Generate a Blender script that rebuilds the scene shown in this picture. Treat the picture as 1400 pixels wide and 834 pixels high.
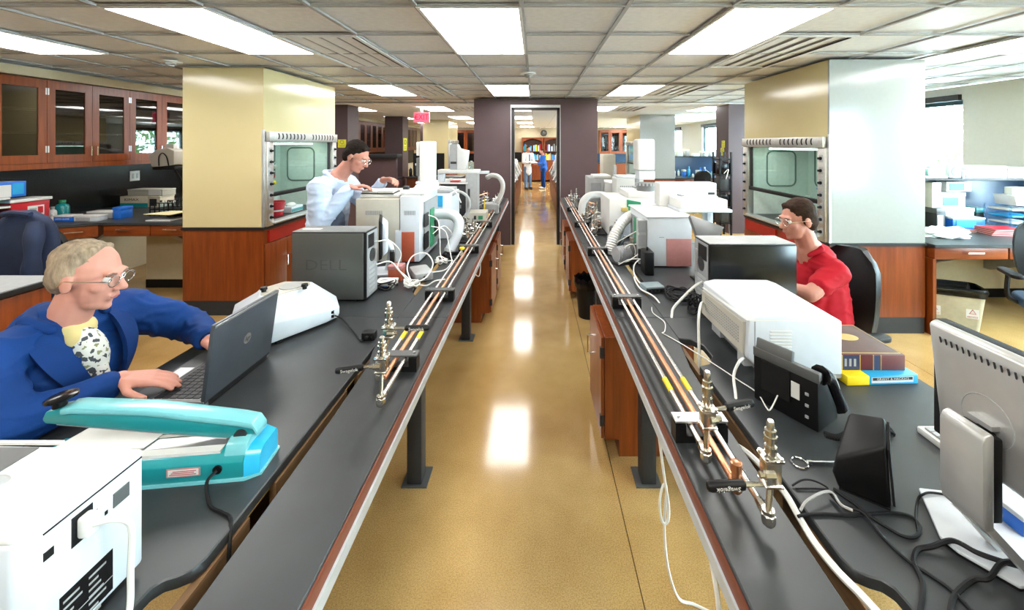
import bpy, bmesh, math, random
from mathutils import Vector, Matrix, Euler
random.seed(7)
for o in list(bpy.data.objects): bpy.data.objects.remove(o)
SC = bpy.context.scene
COL = SC.collection
# ------------------------------------------------------------------ camera, sky, exposure
EYE = 1.75; F = 552.0; VX = 732.0; VY = 197.0
cam_d = bpy.data.cameras.new('camera'); cam = bpy.data.objects.new('camera', cam_d); COL.objects.link(cam)
cam.location = (0, 0, EYE); cam.rotation_euler = (math.pi/2, 0, 0)
cam_d.sensor_width = 36.0; cam_d.lens = 36.0*F/1400.0
cam_d.shift_x = (700-VX)/1400.0; cam_d.shift_y = (VY-417)/1400.0
cam_d.clip_start = 0.02; cam_d.clip_end = 200
SC.camera = cam
w = bpy.data.worlds.new('sky'); SC.world = w; w.use_nodes = True
nt = w.node_tree; nt.nodes.clear()
wo = nt.nodes.new('ShaderNodeOutputWorld'); bg = nt.nodes.new('ShaderNodeBackground')
bg.inputs[0].default_value = (0.70, 0.88, 1.0, 1); bg.inputs[1].default_value = 34.0
nt.links.new(bg.outputs[0], wo.inputs[0])
SC.view_settings.view_transform = 'Standard'; SC.view_settings.look = 'None'
SC.view_settings.gamma = 1.0; SC.view_settings.exposure = 0.78
try: SC.view_settings.use_curve_mapping = False
except Exception: pass
LAMP = 10.0          # radiance of the ceiling troffers

# ------------------------------------------------------------------ measuring helpers
def PX(px, d): return (px-VX)*d/F          # metres to the side of the camera axis for something d metres away
def PZ(py, d): return EYE-(py-VY)*d/F      # height above the floor
def V3(*a): return Vector(a)

# ------------------------------------------------------------------ materials
MATS = {}
def mat(name, col, rough=.5, metal=0.0, var=.06, scale=25., bump=0.0, bscale=None, spec=.5, coat=0., emit=None, estr=0., stretch=None, trans=0.):
    if name in MATS: return MATS[name]
    m = bpy.data.materials.new(name); m.use_nodes = True; n = m.node_tree.nodes; l = m.node_tree.links
    b = n['Principled BSDF']; b.inputs['Roughness'].default_value = rough; b.inputs['Metallic'].default_value = metal
    b.inputs['Specular IOR Level'].default_value = spec; b.inputs['Coat Weight'].default_value = coat; b.inputs['Coat Roughness'].default_value = .06
    b.inputs['Transmission Weight'].default_value = trans
    tc = n.new('ShaderNodeTexCoord'); mp = n.new('ShaderNodeMapping'); l.new(tc.outputs['Object'], mp.inputs[0])
    if stretch: mp.inputs['Scale'].default_value = stretch
    nz = n.new('ShaderNodeTexNoise'); nz.inputs['Scale'].default_value = scale; nz.inputs['Detail'].default_value = 3
    l.new(mp.outputs[0], nz.inputs[0])
    cr = n.new('ShaderNodeValToRGB'); c = Vector(col)
    cr.color_ramp.elements[0].position = .3; cr.color_ramp.elements[1].position = .7
    cr.color_ramp.elements[0].color = (*[max(0, x*(1-var)) for x in c], 1); cr.color_ramp.elements[1].color = (*[min(1, x*(1+var)) for x in c], 1)
    l.new(nz.outputs[0], cr.inputs[0]); l.new(cr.outputs[0], b.inputs['Base Color'])
    if bump:
        nb = n.new('ShaderNodeTexNoise'); nb.inputs['Scale'].default_value = bscale or scale*4; nb.inputs['Detail'].default_value = 4; l.new(mp.outputs[0], nb.inputs[0])
        bp = n.new('ShaderNodeBump'); bp.inputs['Strength'].default_value = bump; bp.inputs['Distance'].default_value = .004
        l.new(nb.outputs[0], bp.inputs['Height']); l.new(bp.outputs[0], b.inputs['Normal'])
    if emit:
        b.inputs['Emission Color'].default_value = (*emit, 1); b.inputs['Emission Strength'].default_value = estr
    MATS[name] = m
    return m
def woodmat(name, c1, c2, rough=.32, ax='z'):
    if name in MATS: return MATS[name]
    m = bpy.data.materials.new(name); m.use_nodes = True; n = m.node_tree.nodes; l = m.node_tree.links; b = n['Principled BSDF']
    b.inputs['Roughness'].default_value = rough
    tc = n.new('ShaderNodeTexCoord'); mp = n.new('ShaderNodeMapping'); l.new(tc.outputs['Object'], mp.inputs[0])
    mp.inputs['Scale'].default_value = (22, 22, 1.2) if ax == 'z' else ((22, 1.2, 22) if ax == 'y' else (1.2, 22, 22))
    nz = n.new('ShaderNodeTexNoise'); nz.inputs['Scale'].default_value = 1.6; nz.inputs['Detail'].default_value = 6; nz.inputs['Roughness'].default_value = .65; l.new(mp.outputs[0], nz.inputs[0])
    cr = n.new('ShaderNodeValToRGB'); cr.color_ramp.elements[0].position = .35; cr.color_ramp.elements[1].position = .68
    cr.color_ramp.elements[0].color = (*c1, 1); cr.color_ramp.elements[1].color = (*c2, 1)
    l.new(nz.outputs[0], cr.inputs[0]); l.new(cr.outputs[0], b.inputs['Base Color'])
    bp = n.new('ShaderNodeBump'); bp.inputs['Strength'].default_value = .04; l.new(nz.outputs[0], bp.inputs['Height']); l.new(bp.outputs[0], b.inputs['Normal'])
    MATS[name] = m; return m
def glassmat(name, tint=(1, 1, 1), refl=1.0, rough=0.02, alpha=0.0, acol=(.5, .6, .55)):
    if name in MATS: return MATS[name]
    m = bpy.data.materials.new(name); m.use_nodes = True; n = m.node_tree.nodes; l = m.node_tree.links; n.clear()
    o = n.new('ShaderNodeOutputMaterial'); t = n.new('ShaderNodeBsdfTransparent'); t.inputs[0].default_value = (*tint, 1)
    g = n.new('ShaderNodeBsdfGlossy'); g.inputs['Roughness'].default_value = rough
    lw = n.new('ShaderNodeLayerWeight'); pw = n.new('ShaderNodeMath'); pw.operation = 'POWER'; pw.inputs[1].default_value = 5; l.new(lw.outputs['Facing'], pw.inputs[0])
    mu = n.new('ShaderNodeMath'); mu.operation = 'MULTIPLY_ADD'; mu.inputs[1].default_value = .75*refl; mu.inputs[2].default_value = .045*refl; mu.use_clamp = True; l.new(pw.outputs[0], mu.inputs[0])
    mx = n.new('ShaderNodeMixShader'); l.new(mu.outputs[0], mx.inputs[0]); l.new(g.outputs[0], mx.inputs[2])
    if alpha:
        d = n.new('ShaderNodeBsdfDiffuse'); d.inputs[0].default_value = (*acol, 1); m2 = n.new('ShaderNodeMixShader'); m2.inputs[0].default_value = alpha
        l.new(t.outputs[0], m2.inputs[1]); l.new(d.outputs[0], m2.inputs[2]); l.new(m2.outputs[0], mx.inputs[1])
    else: l.new(t.outputs[0], mx.inputs[1])
    l.new(mx.outputs[0], o.inputs[0]); MATS[name] = m; return m
def floormat():
    m = bpy.data.materials.new('polished_concrete'); m.use_nodes = True; n = m.node_tree.nodes; l = m.node_tree.links; b = n['Principled BSDF']
    tc = n.new('ShaderNodeTexCoord'); L = tc.outputs['Object']
    n1 = n.new('ShaderNodeTexNoise'); n1.inputs['Scale'].default_value = 2.2; n1.inputs['Detail'].default_value = 5; n1.inputs['Roughness'].default_value = .6; l.new(L, n1.inputs[0])
    c1 = n.new('ShaderNodeValToRGB'); c1.color_ramp.elements[0].position = .3; c1.color_ramp.elements[1].position = .72
    c1.color_ramp.elements[0].color = (.37, .23, .085, 1); c1.color_ramp.elements[1].color = (.53, .355, .15, 1); l.new(n1.outputs[0], c1.inputs[0])
    n2 = n.new('ShaderNodeTexNoise'); n2.inputs['Scale'].default_value = 190; n2.inputs['Detail'].default_value = 2; l.new(L, n2.inputs[0])
    c2 = n.new('ShaderNodeValToRGB'); c2.color_ramp.elements[0].position = .36; c2.color_ramp.elements[1].position = .62
    c2.color_ramp.elements[0].color = (.72, .66, .58, 1); c2.color_ramp.elements[1].color = (1.12, 1.08, 1.0, 1); l.new(n2.outputs[0], c2.inputs[0])
    mx = n.new('ShaderNodeMixRGB'); mx.blend_type = 'MULTIPLY'; mx.inputs[0].default_value = .8; l.new(c1.outputs[0], mx.inputs[1]); l.new(c2.outputs[0], mx.inputs[2])
    l.new(mx.outputs[0], b.inputs['Base Color'])
    n3 = n.new('ShaderNodeTexNoise'); n3.inputs['Scale'].default_value = 6; l.new(L, n3.inputs[0])
    mr = n.new('ShaderNodeMapRange'); mr.inputs['To Min'].default_value = .07; mr.inputs['To Max'].default_value = .15; l.new(n3.outputs[0], mr.inputs[0]); l.new(mr.outputs[0], b.inputs['Roughness'])
    b.inputs['Specular IOR Level'].default_value = .55
    MATS['floor'] = m; return m
floormat()
mat('counter', (.027, .031, .033), .40, var=.12, scale=8, bump=.02, bscale=250)
mat('counter_edge', (.008, .009, .01), .5, spec=.35)
mat('black_panel', (.008, .009, .009), .22, spec=.4)
W1, W2 = (.145, .028, .0045), (.235, .052, .008)
woodmat('wood', W1, W2); woodmat('wood_y', W1, W2, ax='y'); woodmat('wood_x', W1, W2, ax='x')
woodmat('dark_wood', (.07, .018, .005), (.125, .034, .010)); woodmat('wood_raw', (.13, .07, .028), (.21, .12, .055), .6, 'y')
mat('band_red', (.16, .038, .016), .45)
mat('red_panel', (.30, .010, .005), .4)
mat('cream', (.56, .47, .255), .16, var=.02, scale=3)
mat('cream_dull', (.60, .52, .34), .6, var=.03); mat('beige_wall', (.48, .41, .27), .7, var=.03, bump=.05)
mat('pale_wall', (.50, .52, .51), .7, var=.02, bump=.05); mat('cream_window_lit', (.29, .30, .285), .16, var=.02)  # glossy end panels: cream turned pale, window reflection put into the colour
mat('purple', (.075, .044, .048), .5, var=.05, scale=4, bump=.04); mat('black_frame', (.008, .006, .007), .4)
mat('tile', (.90, .94, .97), .9, var=.015, scale=60, bump=.04, bscale=220); mat('grid', (.36, .36, .36), .7)
mat('white_metal', (.75, .76, .76), .45); mat('slat_grey', (.26, .27, .28), .5)
mat('steel', (.55, .56, .57), .28, 1.0, var=.08); mat('chrome', (.78, .78, .76), .16, 1.0); mat('alu', (.62, .63, .64), .42, 1.0, var=.05)
mat('nickel', (.60, .57, .50), .24, 1.0, var=.1); mat('copper', (.72, .33, .18), .3, 1.0, var=.12); mat('brushed', (.50, .49, .46), .38, .85, var=.08, scale=60)
mat('rail_alu', (.46, .50, .52), .4, .15)
mat('white', (.60, .60, .58), .42, var=.02); mat('white_cool', (.55, .59, .63), .42, var=.02); mat('offwhite', (.43, .41, .35), .45, var=.03); mat('light_grey', (.33, .34, .34), .45)
mat('grey', (.15, .16, .16), .5); mat('mid_grey', (.08, .084, .084), .42); mat('dark_grey', (.025, .026, .028), .5, spec=.35); mat('black', (.0035, .0035, .004), .45, spec=.3); mat('black_gloss', (.003, .003, .004), .2, spec=.35); mat('black_mesh', (.006, .006, .007), .7, spec=.3, bump=.4, bscale=500)
mat('rubber', (.006, .006, .006), .8, spec=.25)
mat('yellow', (.80, .58, .01), .4); mat('sign_yellow', (.72, .66, .02), .5); mat('blue', (.01, .13, .55), .4); mat('cyan', (.02, .32, .60), .4); mat('teal', (.008, .22, .235), .28, coat=.3); mat('teal_light', (.15, .44, .47), .25, coat=.3)
mat('red', (.42, .008, .018), .35); mat('orange', (.36, .068, .026), .5); mat('pink', (.42, .18, .17), .5); mat('green', (.02, .22, .10), .5)
mat('paper', (.60, .60, .57), .7, var=.02); mat('paper_yellow', (.80, .74, .42), .7); mat('card', (.52, .47, .36), .75); mat('card_grey', (.36, .35, .29), .75)
mat('cable_white', (.72, .72, .68), .5); mat('cable_grey', (.33, .33, .32), .5); mat('cable_black', (.004, .004, .005), .6, spec=.3)
glassmat('glass', (.93, .97, .96)); glassmat('cab_glass', (.55, .56, .54), 1.8); glassmat('sash_glass', (.89, .96, .935), 1.2); glassmat('clear_plastic', (.75, .88, .95), 1.5, .05)  # cab_glass is tinted dark so the cabinet interiors look shaded

# ------------------------------------------------------------------ mesh builder
OFF = {}
class MB:
    def __init__(s): s.v = []; s.f = []
    def add(s, vs, fs):
        k = len(s.v); s.v += [tuple(v) for v in vs]; s.f += [tuple(i+k for i in f) for f in fs]; return s
    def box(s, x0, y0, z0, x1, y1, z1, m=None):
        if x0 > x1: x0, x1 = x1, x0
        if y0 > y1: y0, y1 = y1, y0
        if z0 > z1: z0, z1 = z1, z0
        vs = [Vector((x, y, z)) for z in (z0, z1) for x, y in ((x0, y0), (x1, y0), (x1, y1), (x0, y1))]
        if m: vs = [m @ v for v in vs]
        return s.add(vs, [(0, 3, 2, 1), (4, 5, 6, 7), (0, 1, 5, 4), (1, 2, 6, 5), (2, 3, 7, 6), (3, 0, 4, 7)])
    def cbox(s, c, size, rot=(0, 0, 0)):
        m = Matrix.Translation(c) @ Euler(rot).to_matrix().to_4x4(); a, b, h = [q/2 for q in size]
        return s.box(-a, -b, -h, a, b, h, m)
    def prism(s, poly, a0, a1, ax='z', m=None):
        def pt(p, a): return Vector({'z': (p[0], p[1], a), 'y': (p[0], a, p[1]), 'x': (a, p[0], p[1])}[ax])
        n = len(poly); vs = [pt(p, a0) for p in poly]+[pt(p, a1) for p in poly]
        if m: vs = [m @ v for v in vs]
        fs = [tuple(range(n))[::-1], tuple(range(n, 2*n))]+[(i, (i+1) % n, n+(i+1) % n, n+i) for i in range(n)]
        return s.add(vs, fs)
    def cyl(s, p0, p1, r0, r1=None, n=12, caps=True):
        p0 = Vector(p0); p1 = Vector(p1); r1 = r0 if r1 is None else r1; d = (p1-p0).normalized()
        u = d.orthogonal().normalized(); w_ = d.cross(u)
        vs = [p0+(u*math.cos(2*math.pi*i/n)+w_*math.sin(2*math.pi*i/n))*r0 for i in range(n)]+[p1+(u*math.cos(2*math.pi*i/n)+w_*math.sin(2*math.pi*i/n))*r1 for i in range(n)]
        fs = [(i, (i+1) % n, n+(i+1) % n, n+i) for i in range(n)]
        if caps: fs += [tuple(range(n))[::-1], tuple(range(n, 2*n))]
        return s.add(vs, fs)
    def stack(s, p, d, prof, n=12):   # turned shape along direction d: prof = (distance, radius)
        p = Vector(p); d = Vector(d).normalized(); u = d.orthogonal().normalized(); w_ = d.cross(u); vs = []; fs = []
        for t, r in prof: vs += [p+d*t+(u*math.cos(2*math.pi*i/n)+w_*math.sin(2*math.pi*i/n))*r for i in range(n)]
        for k in range(len(prof)-1): fs += [(k*n+i, k*n+(i+1) % n, (k+1)*n+(i+1) % n, (k+1)*n+i) for i in range(n)]
        fs += [tuple(range(n))[::-1], tuple(range((len(prof)-1)*n, len(prof)*n))]
        return s.add(vs, fs)
    def tube(s, pts, r, n=8, closed=False, rfun=None):
        pts = [Vector(p) for p in pts]; N = len(pts); vs = []; fs = []; u = None
        for i, p in enumerate(pts):
            a = pts[(i-1) % N] if closed else pts[max(0, i-1)]; b = pts[(i+1) % N] if closed else pts[min(N-1, i+1)]
            d = (b-a); d = d.normalized() if d.length > 1e-9 else Vector((0, 0, 1))
            u = d.orthogonal().normalized() if u is None else (u-d*u.dot(d))
            u = u.normalized() if u.length > 1e-6 else d.orthogonal().normalized()
            w_ = d.cross(u); rr = rfun(i/(N-1)) if rfun else r
            vs += [p+(u*math.cos(2*math.pi*k/n)+w_*math.sin(2*math.pi*k/n))*rr for k in range(n)]
        for i in range(N if closed else N-1):
            j = (i+1) % N; fs += [(i*n+k, i*n+(k+1) % n, j*n+(k+1) % n, j*n+k) for k in range(n)]
        if not closed: fs += [tuple(range(n))[::-1], tuple(range((N-1)*n, N*n))]
        return s.add(vs, fs)
    def ball(s, c, r, n=12, m=None):
        c = Vector(c); r = (r, r, r) if isinstance(r, (int, float)) else r; k = max(6, n//2+1); vs = [Vector((0, 0, r[2]))]; fs = []
        for i in range(1, k):
            t = math.pi*i/k; vs += [Vector((r[0]*math.sin(t)*math.cos(2*math.pi*j/n), r[1]*math.sin(t)*math.sin(2*math.pi*j/n), r[2]*math.cos(t))) for j in range(n)]
        vs.append(Vector((0, 0, -r[2])))
        fs += [(0, 1+j, 1+(j+1) % n) for j in range(n)]
        for i in range(k-2): fs += [(1+i*n+j, 1+(i+1)*n+j, 1+(i+1)*n+(j+1) % n, 1+i*n+(j+1) % n) for j in range(n)]
        L = len(vs)-1; fs += [(L, 1+(k-2)*n+(j+1) % n, 1+(k-2)*n+j) for j in range(n)]
        if m: vs = [m @ v for v in vs]
        return s.add([c+v for v in vs], fs)
    def xform(s, m): s.v = [tuple(m @ Vector(v)) for v in s.v]; return s
    def build(s, name, ma, parent=None, bevel=0., seg=2, angle=38):
        off = OFF.get(parent.name, Vector((0, 0, 0))) if parent else Vector((0, 0, 0))
        base = None
        if parent is None:
            xs = [v[0] for v in s.v]; ys = [v[1] for v in s.v]; zs = [v[2] for v in s.v]
            base = Vector(((min(xs)+max(xs))/2, (min(ys)+max(ys))/2, min(zs))); off = base
        me = bpy.data.meshes.new(name); me.from_pydata([Vector(v)-off for v in s.v], [], s.f)
        bm = bmesh.new(); bm.from_mesh(me); bmesh.ops.recalc_face_normals(bm, faces=bm.faces)
        if bevel:
            es = [e for e in bm.edges if len(e.link_faces) == 2 and e.calc_face_angle(0) > math.radians(28)]
            bmesh.ops.bevel(bm, geom=es, offset=bevel, segments=seg, profile=.5, affect='EDGES', clamp_overlap=True)
        bm.to_mesh(me); bm.free()
        return finish(me, name, ma, parent, base, angle)
def finish(me, name, ma, parent=None, base=None, angle=38):
    me.polygons.foreach_set('use_smooth', [True]*len(me.polygons)); me.set_sharp_from_angle(angle=math.radians(angle))
    me.materials.append(MATS[ma] if isinstance(ma, str) else ma)
    o = bpy.data.objects.new(name, me); COL.objects.link(o)
    if parent: o.parent = parent; OFF[o.name] = OFF.get(parent.name, Vector((0, 0, 0)))
    else:
        if base: o.location = base
        OFF[o.name] = Vector(base) if base else Vector((0, 0, 0))
    return o
def tag(o, label=None, cat=None, group=None, kind=None):
    if label: o['label'] = label
    if cat: o['category'] = cat
    if group: o['group'] = group
    if kind: o['kind'] = kind
    return o
def thing(name, label, cat, loc=(0, 0, 0), rz=0., group=None, world=False):
    o = bpy.data.objects.new(name, None); COL.objects.link(o); o.location = loc; o.rotation_euler = (0, 0, rz); o.empty_display_size = .05
    OFF[o.name] = Vector(loc) if world else Vector((0, 0, 0))
    return tag(o, label, cat, group)
def box(name, ma, par, x0, y0, z0, x1, y1, z1, bevel=0., seg=2): return MB().box(x0, y0, z0, x1, y1, z1).build(name, ma, par, bevel, seg)
def struct(o): o['kind'] = 'structure'; return o
def dup(root, loc=None, rz=None, label=None, group=None):
    r = root.copy(); COL.objects.link(r)
    if loc is not None: r.location = loc
    if rz is not None: r.rotation_euler = (0, 0, rz)
    if label: r['label'] = label
    if group: r['group'] = group
    for ch in list(root.children):
        c = ch.copy(); COL.objects.link(c); c.parent = r
        for g in list(ch.children):
            d = g.copy(); COL.objects.link(d); d.parent = c
    return r
def spline(pts, n=8, closed=False):
    P = [Vector(p) for p in pts]; out = []; N = len(P)
    for i in range(N if closed else N-1):
        g = (lambda k: P[k % N]) if closed else (lambda k: P[min(N-1, max(0, k))])
        p0, p1, p2, p3 = g(i-1), g(i), g(i+1), g(i+2)
        for k in range(n):
            t = k/n; out.append(.5*((2*p1)+(p2-p0)*t+(2*p0-5*p1+4*p2-p3)*t*t+(3*p1-p0-3*p2+p3)*t**3))
    if not closed: out.append(P[-1])
    return out
def cable(pts, r, ma, label, cat='cable', name='cable', parent=None, n=6, group=None):
    o = MB().tube(spline(pts), r, n).build(name, ma, parent)
    if parent is None: tag(o, label, cat, group)
    return o
def text(name, s, ma, parent, size, loc, rot, depth=.0006, align='CENTER', sx=1., italic=0.):
    cu = bpy.data.curves.new(name, 'FONT'); cu.body = s; cu.size = size; cu.extrude = depth; cu.align_x = align; cu.align_y = 'CENTER'; cu.resolution_u = 2; cu.shear = italic
    t = bpy.data.objects.new(name, cu); COL.objects.link(t)
    bpy.context.view_layer.update()
    me = bpy.data.meshes.new_from_object(t.evaluated_get(bpy.context.evaluated_depsgraph_get()))
    bpy.data.objects.remove(t)
    m = Matrix.Translation(Vector(loc)-(OFF.get(parent.name, Vector((0, 0, 0))) if parent else Vector((0, 0, 0)))) @ (rot if isinstance(rot, Matrix) else Euler(rot).to_matrix().to_4x4()) @ Matrix.Diagonal((sx, 1, 1, 1))
    me.transform(m)
    return finish(me, name, ma, parent)
ROT_FRONT = (math.pi/2, 0, 0)                 # text read by someone looking along +Y
ROT_PX = (math.pi/2, 0, math.pi/2)            # text on a face looking +X
ROT_NX = (math.pi/2, 0, -math.pi/2)           # text on a face looking -X
def rrect(w_, h, r, n=4, cx=0, cy=0):
    out = []
    for (sx, sy, a0) in ((1, -1, -90), (1, 1, 0), (-1, 1, 90), (-1, -1, 180)):
        for k in range(n+1):
            a = math.radians(a0+90*k/n); out.append((cx+sx*(w_/2-r)+r*math.cos(a), cy+sy*(h/2-r)+r*math.sin(a)))
    return out
# ================================================================== ROOM SHELL
XL, XR, YB, YF, CEIL = -5.70, 5.75, -2.8, 19.2, 2.534
fl = struct(MB().box(XL-.3, YB-.3, -.2, XR+.3, YF+.3, -.012).build('floor', 'counter_edge'))
for x0, x1 in ((XL, -2.2), (-2.196, .410), (.414, 3.0), (3.004, XR)):
    MB().box(x0, YB, -.03, x1, YF, 0).build('slab', 'floor', fl)
ce = struct(MB().box(XL-.3, YB-.3, CEIL+.03, XR+.3, YF+.3, CEIL+.15).build('ceiling', 'white_metal'))
GX = lambda c: -.08+.61*c
GY = lambda r: 2.32+.61*r
LIGHTC = (-7, -4, -1, 2, 6); LIGHTR = (-5, 0, 5, 10, 15, 20, 25)
VENTS = [(-3, 1), (3, 1), (-3, 5), (3, 5), (-3, 10), (3, 10)]
used = set()
for c in LIGHTC:
    for r in LIGHTR: used |= {(c, r), (c, r+1)}
for c, r in VENTS: used |= {(c, r), (c, r+1)}
tile_me = {}; far = MB(); TW = .0042
for c in range(-10, 10):
    x0, x1 = max(GX(c), XL), min(GX(c+1), XR)
    if x1-x0 < .03: continue
    for r in range(-9, 28):
        if (c, r) in used: continue
        y0, y1 = max(GY(r), YB), min(GY(r+1), YF)
        if y1-y0 < .03: continue
        if -1 <= r <= 8:
            k = (round(x1-x0, 3), round(y1-y0, 3))
            if k not in tile_me:
                o = MB().box(-(x1-x0)/2+TW, -(y1-y0)/2+TW, 0, (x1-x0)/2-TW, (y1-y0)/2-TW, .018).build('ceiling_tile', 'tile', ce); tile_me[k] = o.data
            else:
                o = bpy.data.objects.new('ceiling_tile', tile_me[k]); COL.objects.link(o); o.parent = ce
            o.location = Vector(((x0+x1)/2, (y0+y1)/2, CEIL))-OFF[ce.name]
        else: far.box(x0+TW, y0+TW, CEIL, x1-TW, y1-TW, CEIL+.018)
tag(far.build('distant_ceiling_tiles', 'tile', ce), kind='stuff')
g = MB()
for c in range(-9, 10): g.box(GX(c)-.012, YB, CEIL+.006, GX(c)+.012, YF, CEIL+.02)
for r in range(-8, 28): g.box(XL, GY(r)-.012, CEIL+.0062, XR, GY(r)+.012, CEIL+.02)
g.build('ceiling_grid', 'grid', ce)
# troffers
mat('diffuser', (.9, .9, .9), .5, emit=(1.0, .985, .96), estr=LAMP)
def light_at(c, r):
    colname = {-7: 'beside the wall cabinets', -4: 'over the laptop-side floor', -1: 'over the aisle', 2: 'over the printer bench', 6: 'by the window wall'}[c]
    rown = {-5: 'behind the benches', 0: 'nearest the laptop and printer', 5: 'just before the doorway', 10: 'first beyond the doorway', 15: 'second beyond the doorway', 20: 'third beyond the doorway', 25: 'by the bookcase wall'}[r]
    t = thing('ceiling_light', 'white ceiling panel light '+colname+', '+rown, 'ceiling light', (GX(c)+.305, GY(r)+.61, CEIL), group='ceiling panel lights')
    return t
proto = None
for c in LIGHTC:
    for r in LIGHTR:
        t = light_at(c, r)
        if proto is None:
            f = MB()
            for a, b in ((-1, 0), (1, 0)): f.box(a*.3045, -.6095, .0005, a*.285, .6095, .02)
            for b in (-1, 1): f.box(-.285, b*.6095, .0005, .285, b*.59, .02)
            a = f.build('frame', 'white_metal', t); b = MB().add([(-.285, -.59, .004), (.285, -.59, .004), (.285, .59, .004), (-.285, .59, .004)], [(0, 3, 2, 1)]).build('diffuser', 'diffuser', t); h_ = MB().box(-.285, -.59, .006, .285, .59, .02).build('housing', 'white_metal', t); proto = (a, b, h_)
        else:
            for p in proto: q = p.copy(); COL.objects.link(q); q.parent = t
# supply-air diffusers
VN = {(-3, 1): 'beside the panel light nearest the laptop', (3, 1): 'beside the panel light over the printer bench', (-3, 5): 'before the doorway, beyond the cream hood', (3, 5): 'before the doorway, on the window side', (-3, 10): 'beyond the exit sign', (3, 10): 'beyond the doorway on the window side'}
vp = None
for c, r in VENTS:
    t = thing('air_diffuser', 'grey slotted ceiling air diffuser '+VN[(c, r)], 'air vent', (GX(c)+.305, GY(r)+.61, CEIL), group='ceiling air diffusers')
    if vp is None:
        parts = []
        f = MB()
        for a in (-1, 1): f.box(a*.303, -.608, -.003, a*.272, .608, .02)
        for b in (-1, 1): f.box(-.272, b*.608, -.003, .272, b*.58, .02)
        parts.append(f.build('frame', 'white_metal', t)); parts.append(box('backing', 'slat_grey', t, -.272, -.58, .014, .272, .58, .02))
        for i, (x, w_) in enumerate(((-.19, .05), (-.06, .045), (.07, .045), (.2, .05))):
            parts.append(MB().prism([(x-w_, .004), (x+w_, .012), (x+w_, .016), (x-w_, .008)], -.575, .575, 'y').build('slat', 'white_metal', t))
        parts.append(box('slot', 'black', t, .255, -.57, -.0045, .268, .57, .004)); vp = parts
    else:
        for p in vp: q = p.copy(); COL.objects.link(q); q.parent = t
# smoke detectors
for x, y, lb in ((-.08, 4.46, 'over the aisle before the doorway'), (-3.46, 3.83, 'above the cream hood panel')):
    t = thing('smoke_detector', 'round white smoke detector on the ceiling '+lb, 'smoke detector', (x, y, CEIL), group='smoke detectors')
    MB().stack((0, 0, .001), (0, 0, -1), [(0, .085), (.012, .085), (.016, .06)], 24).build('base_plate', 'white_metal', t)
    MB().stack((0, 0, -.0155), (0, 0, -1), [(0, .045), (.018, .042), (.022, .03), (.034, .028), (.036, .015)], 20).build('sensor_head', 'light_grey', t)

# walls
struct(box('wall_left', 'beige_wall', None, XL-.2, YB, 0, XL, YF, CEIL))
struct(box('wall_back', 'beige_wall', None, XL, YF, 0, XR, YF+.2, CEIL))
struct(box('wall_front', 'beige_wall', None, XL, YB-.2, 0, XR, YB, CEIL))
WIN = [(-2.3, .2), (1.4, 4.1), (5.43, 8.1), (10.8, 13.92), (15.9, 18.4)]
ZS, ZH = .95, 2.36
wr = MB().box(XR, YB, 0, XR+.22, YF, ZS).box(XR, YB, ZH, XR+.22, YF, CEIL)
ys = [YB]+[q for ab in WIN for q in ab]+[YF]
for a, b in zip(ys[0::2], ys[1::2]): wr.box(XR, a, ZS, XR+.22, b, ZH)
struct(wr.build('wall_right', 'pale_wall'))
for i, (a, b) in enumerate(WIN):
    wd = thing('window_%d' % (i+1), None, None, (XR+.1, (a+b)/2, ZS), world=True); wd['kind'] = 'structure'
    fr = MB(); x0, x1 = XR+.07, XR+.13; n = 3 if b-a > 2.6 else 2
    fr.box(x0, a, ZS, x1, b, ZS+.05).box(x0, a, ZH-.07, x1, b, ZH)
    for k in range(n+1):
        y = a+(b-a)*k/n; y0 = min(max(y-.03, a), b-.06); fr.box(x0, y0, ZS+.05, x1, y0+.06, ZH-.07)
    mat('teal_frame', (.015, .06, .08), .4); fr.build('window_frame', 'teal_frame', wd)
    for k in range(n):
        y0 = a+(b-a)*k/n+.03; y1 = a+(b-a)*(k+1)/n-.03
        box('pane', 'glass', wd, XR+.095, y0, ZS+.05, XR+.103, y1, ZH-.07)
    box('window_sill', 'white', wd, XR-.06, a, ZS-.03, XR+.07, b, ZS)
    box('blind_cassette', 'dark_grey', wd, XR-.055, a+.01, ZH-.02, XR-.004, b-.01, ZH+.06)
# soffit over the wall cabinets on the left
struct(box('trim_1', 'beige_wall', None, XL, 2.4, 2.44, -5.12, 18.9, CEIL))
# purple doorway: two piers, header, black frame
DY = 7.0
for nm, a, b in (('wall_doorway_left', PX(648, DY), PX(698.5, DY)), ('wall_doorway_right', PX(766, DY), PX(817, DY))):
    struct(box(nm, 'purple', None, a, DY, 0, b, DY+.35, CEIL))
a, b = PX(698.5, DY), PX(766, DY)
struct(box('wall_doorway_header', 'purple', None, a, DY, PZ(143.5, DY), b, DY+.35, CEIL))
zt = PZ(143.5, DY); zf = PZ(147, DY)
dr = thing('door_1', None, None, ((a+b)/2, DY+.1, 0), world=True); dr['kind'] = 'structure'
f = MB().box(a, DY+.02, 0, a+.058, DY+.2, zf).box(b-.058, DY+.02, 0, b, DY+.2, zf).box(a, DY+.02, zf-.035, b, DY+.2, zf)
f.build('door_frame', 'black_frame', dr); box('transom', 'alu', dr, a, DY-.005, zf, b, DY+.2, zt)
f = MB().box(a-.004, DY-.006, 0, a+.006, DY+.02, zt).box(b-.006, DY-.006, 0, b+.004, DY+.02, zt); f.build('frame_bead', 'alu', dr)

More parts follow.
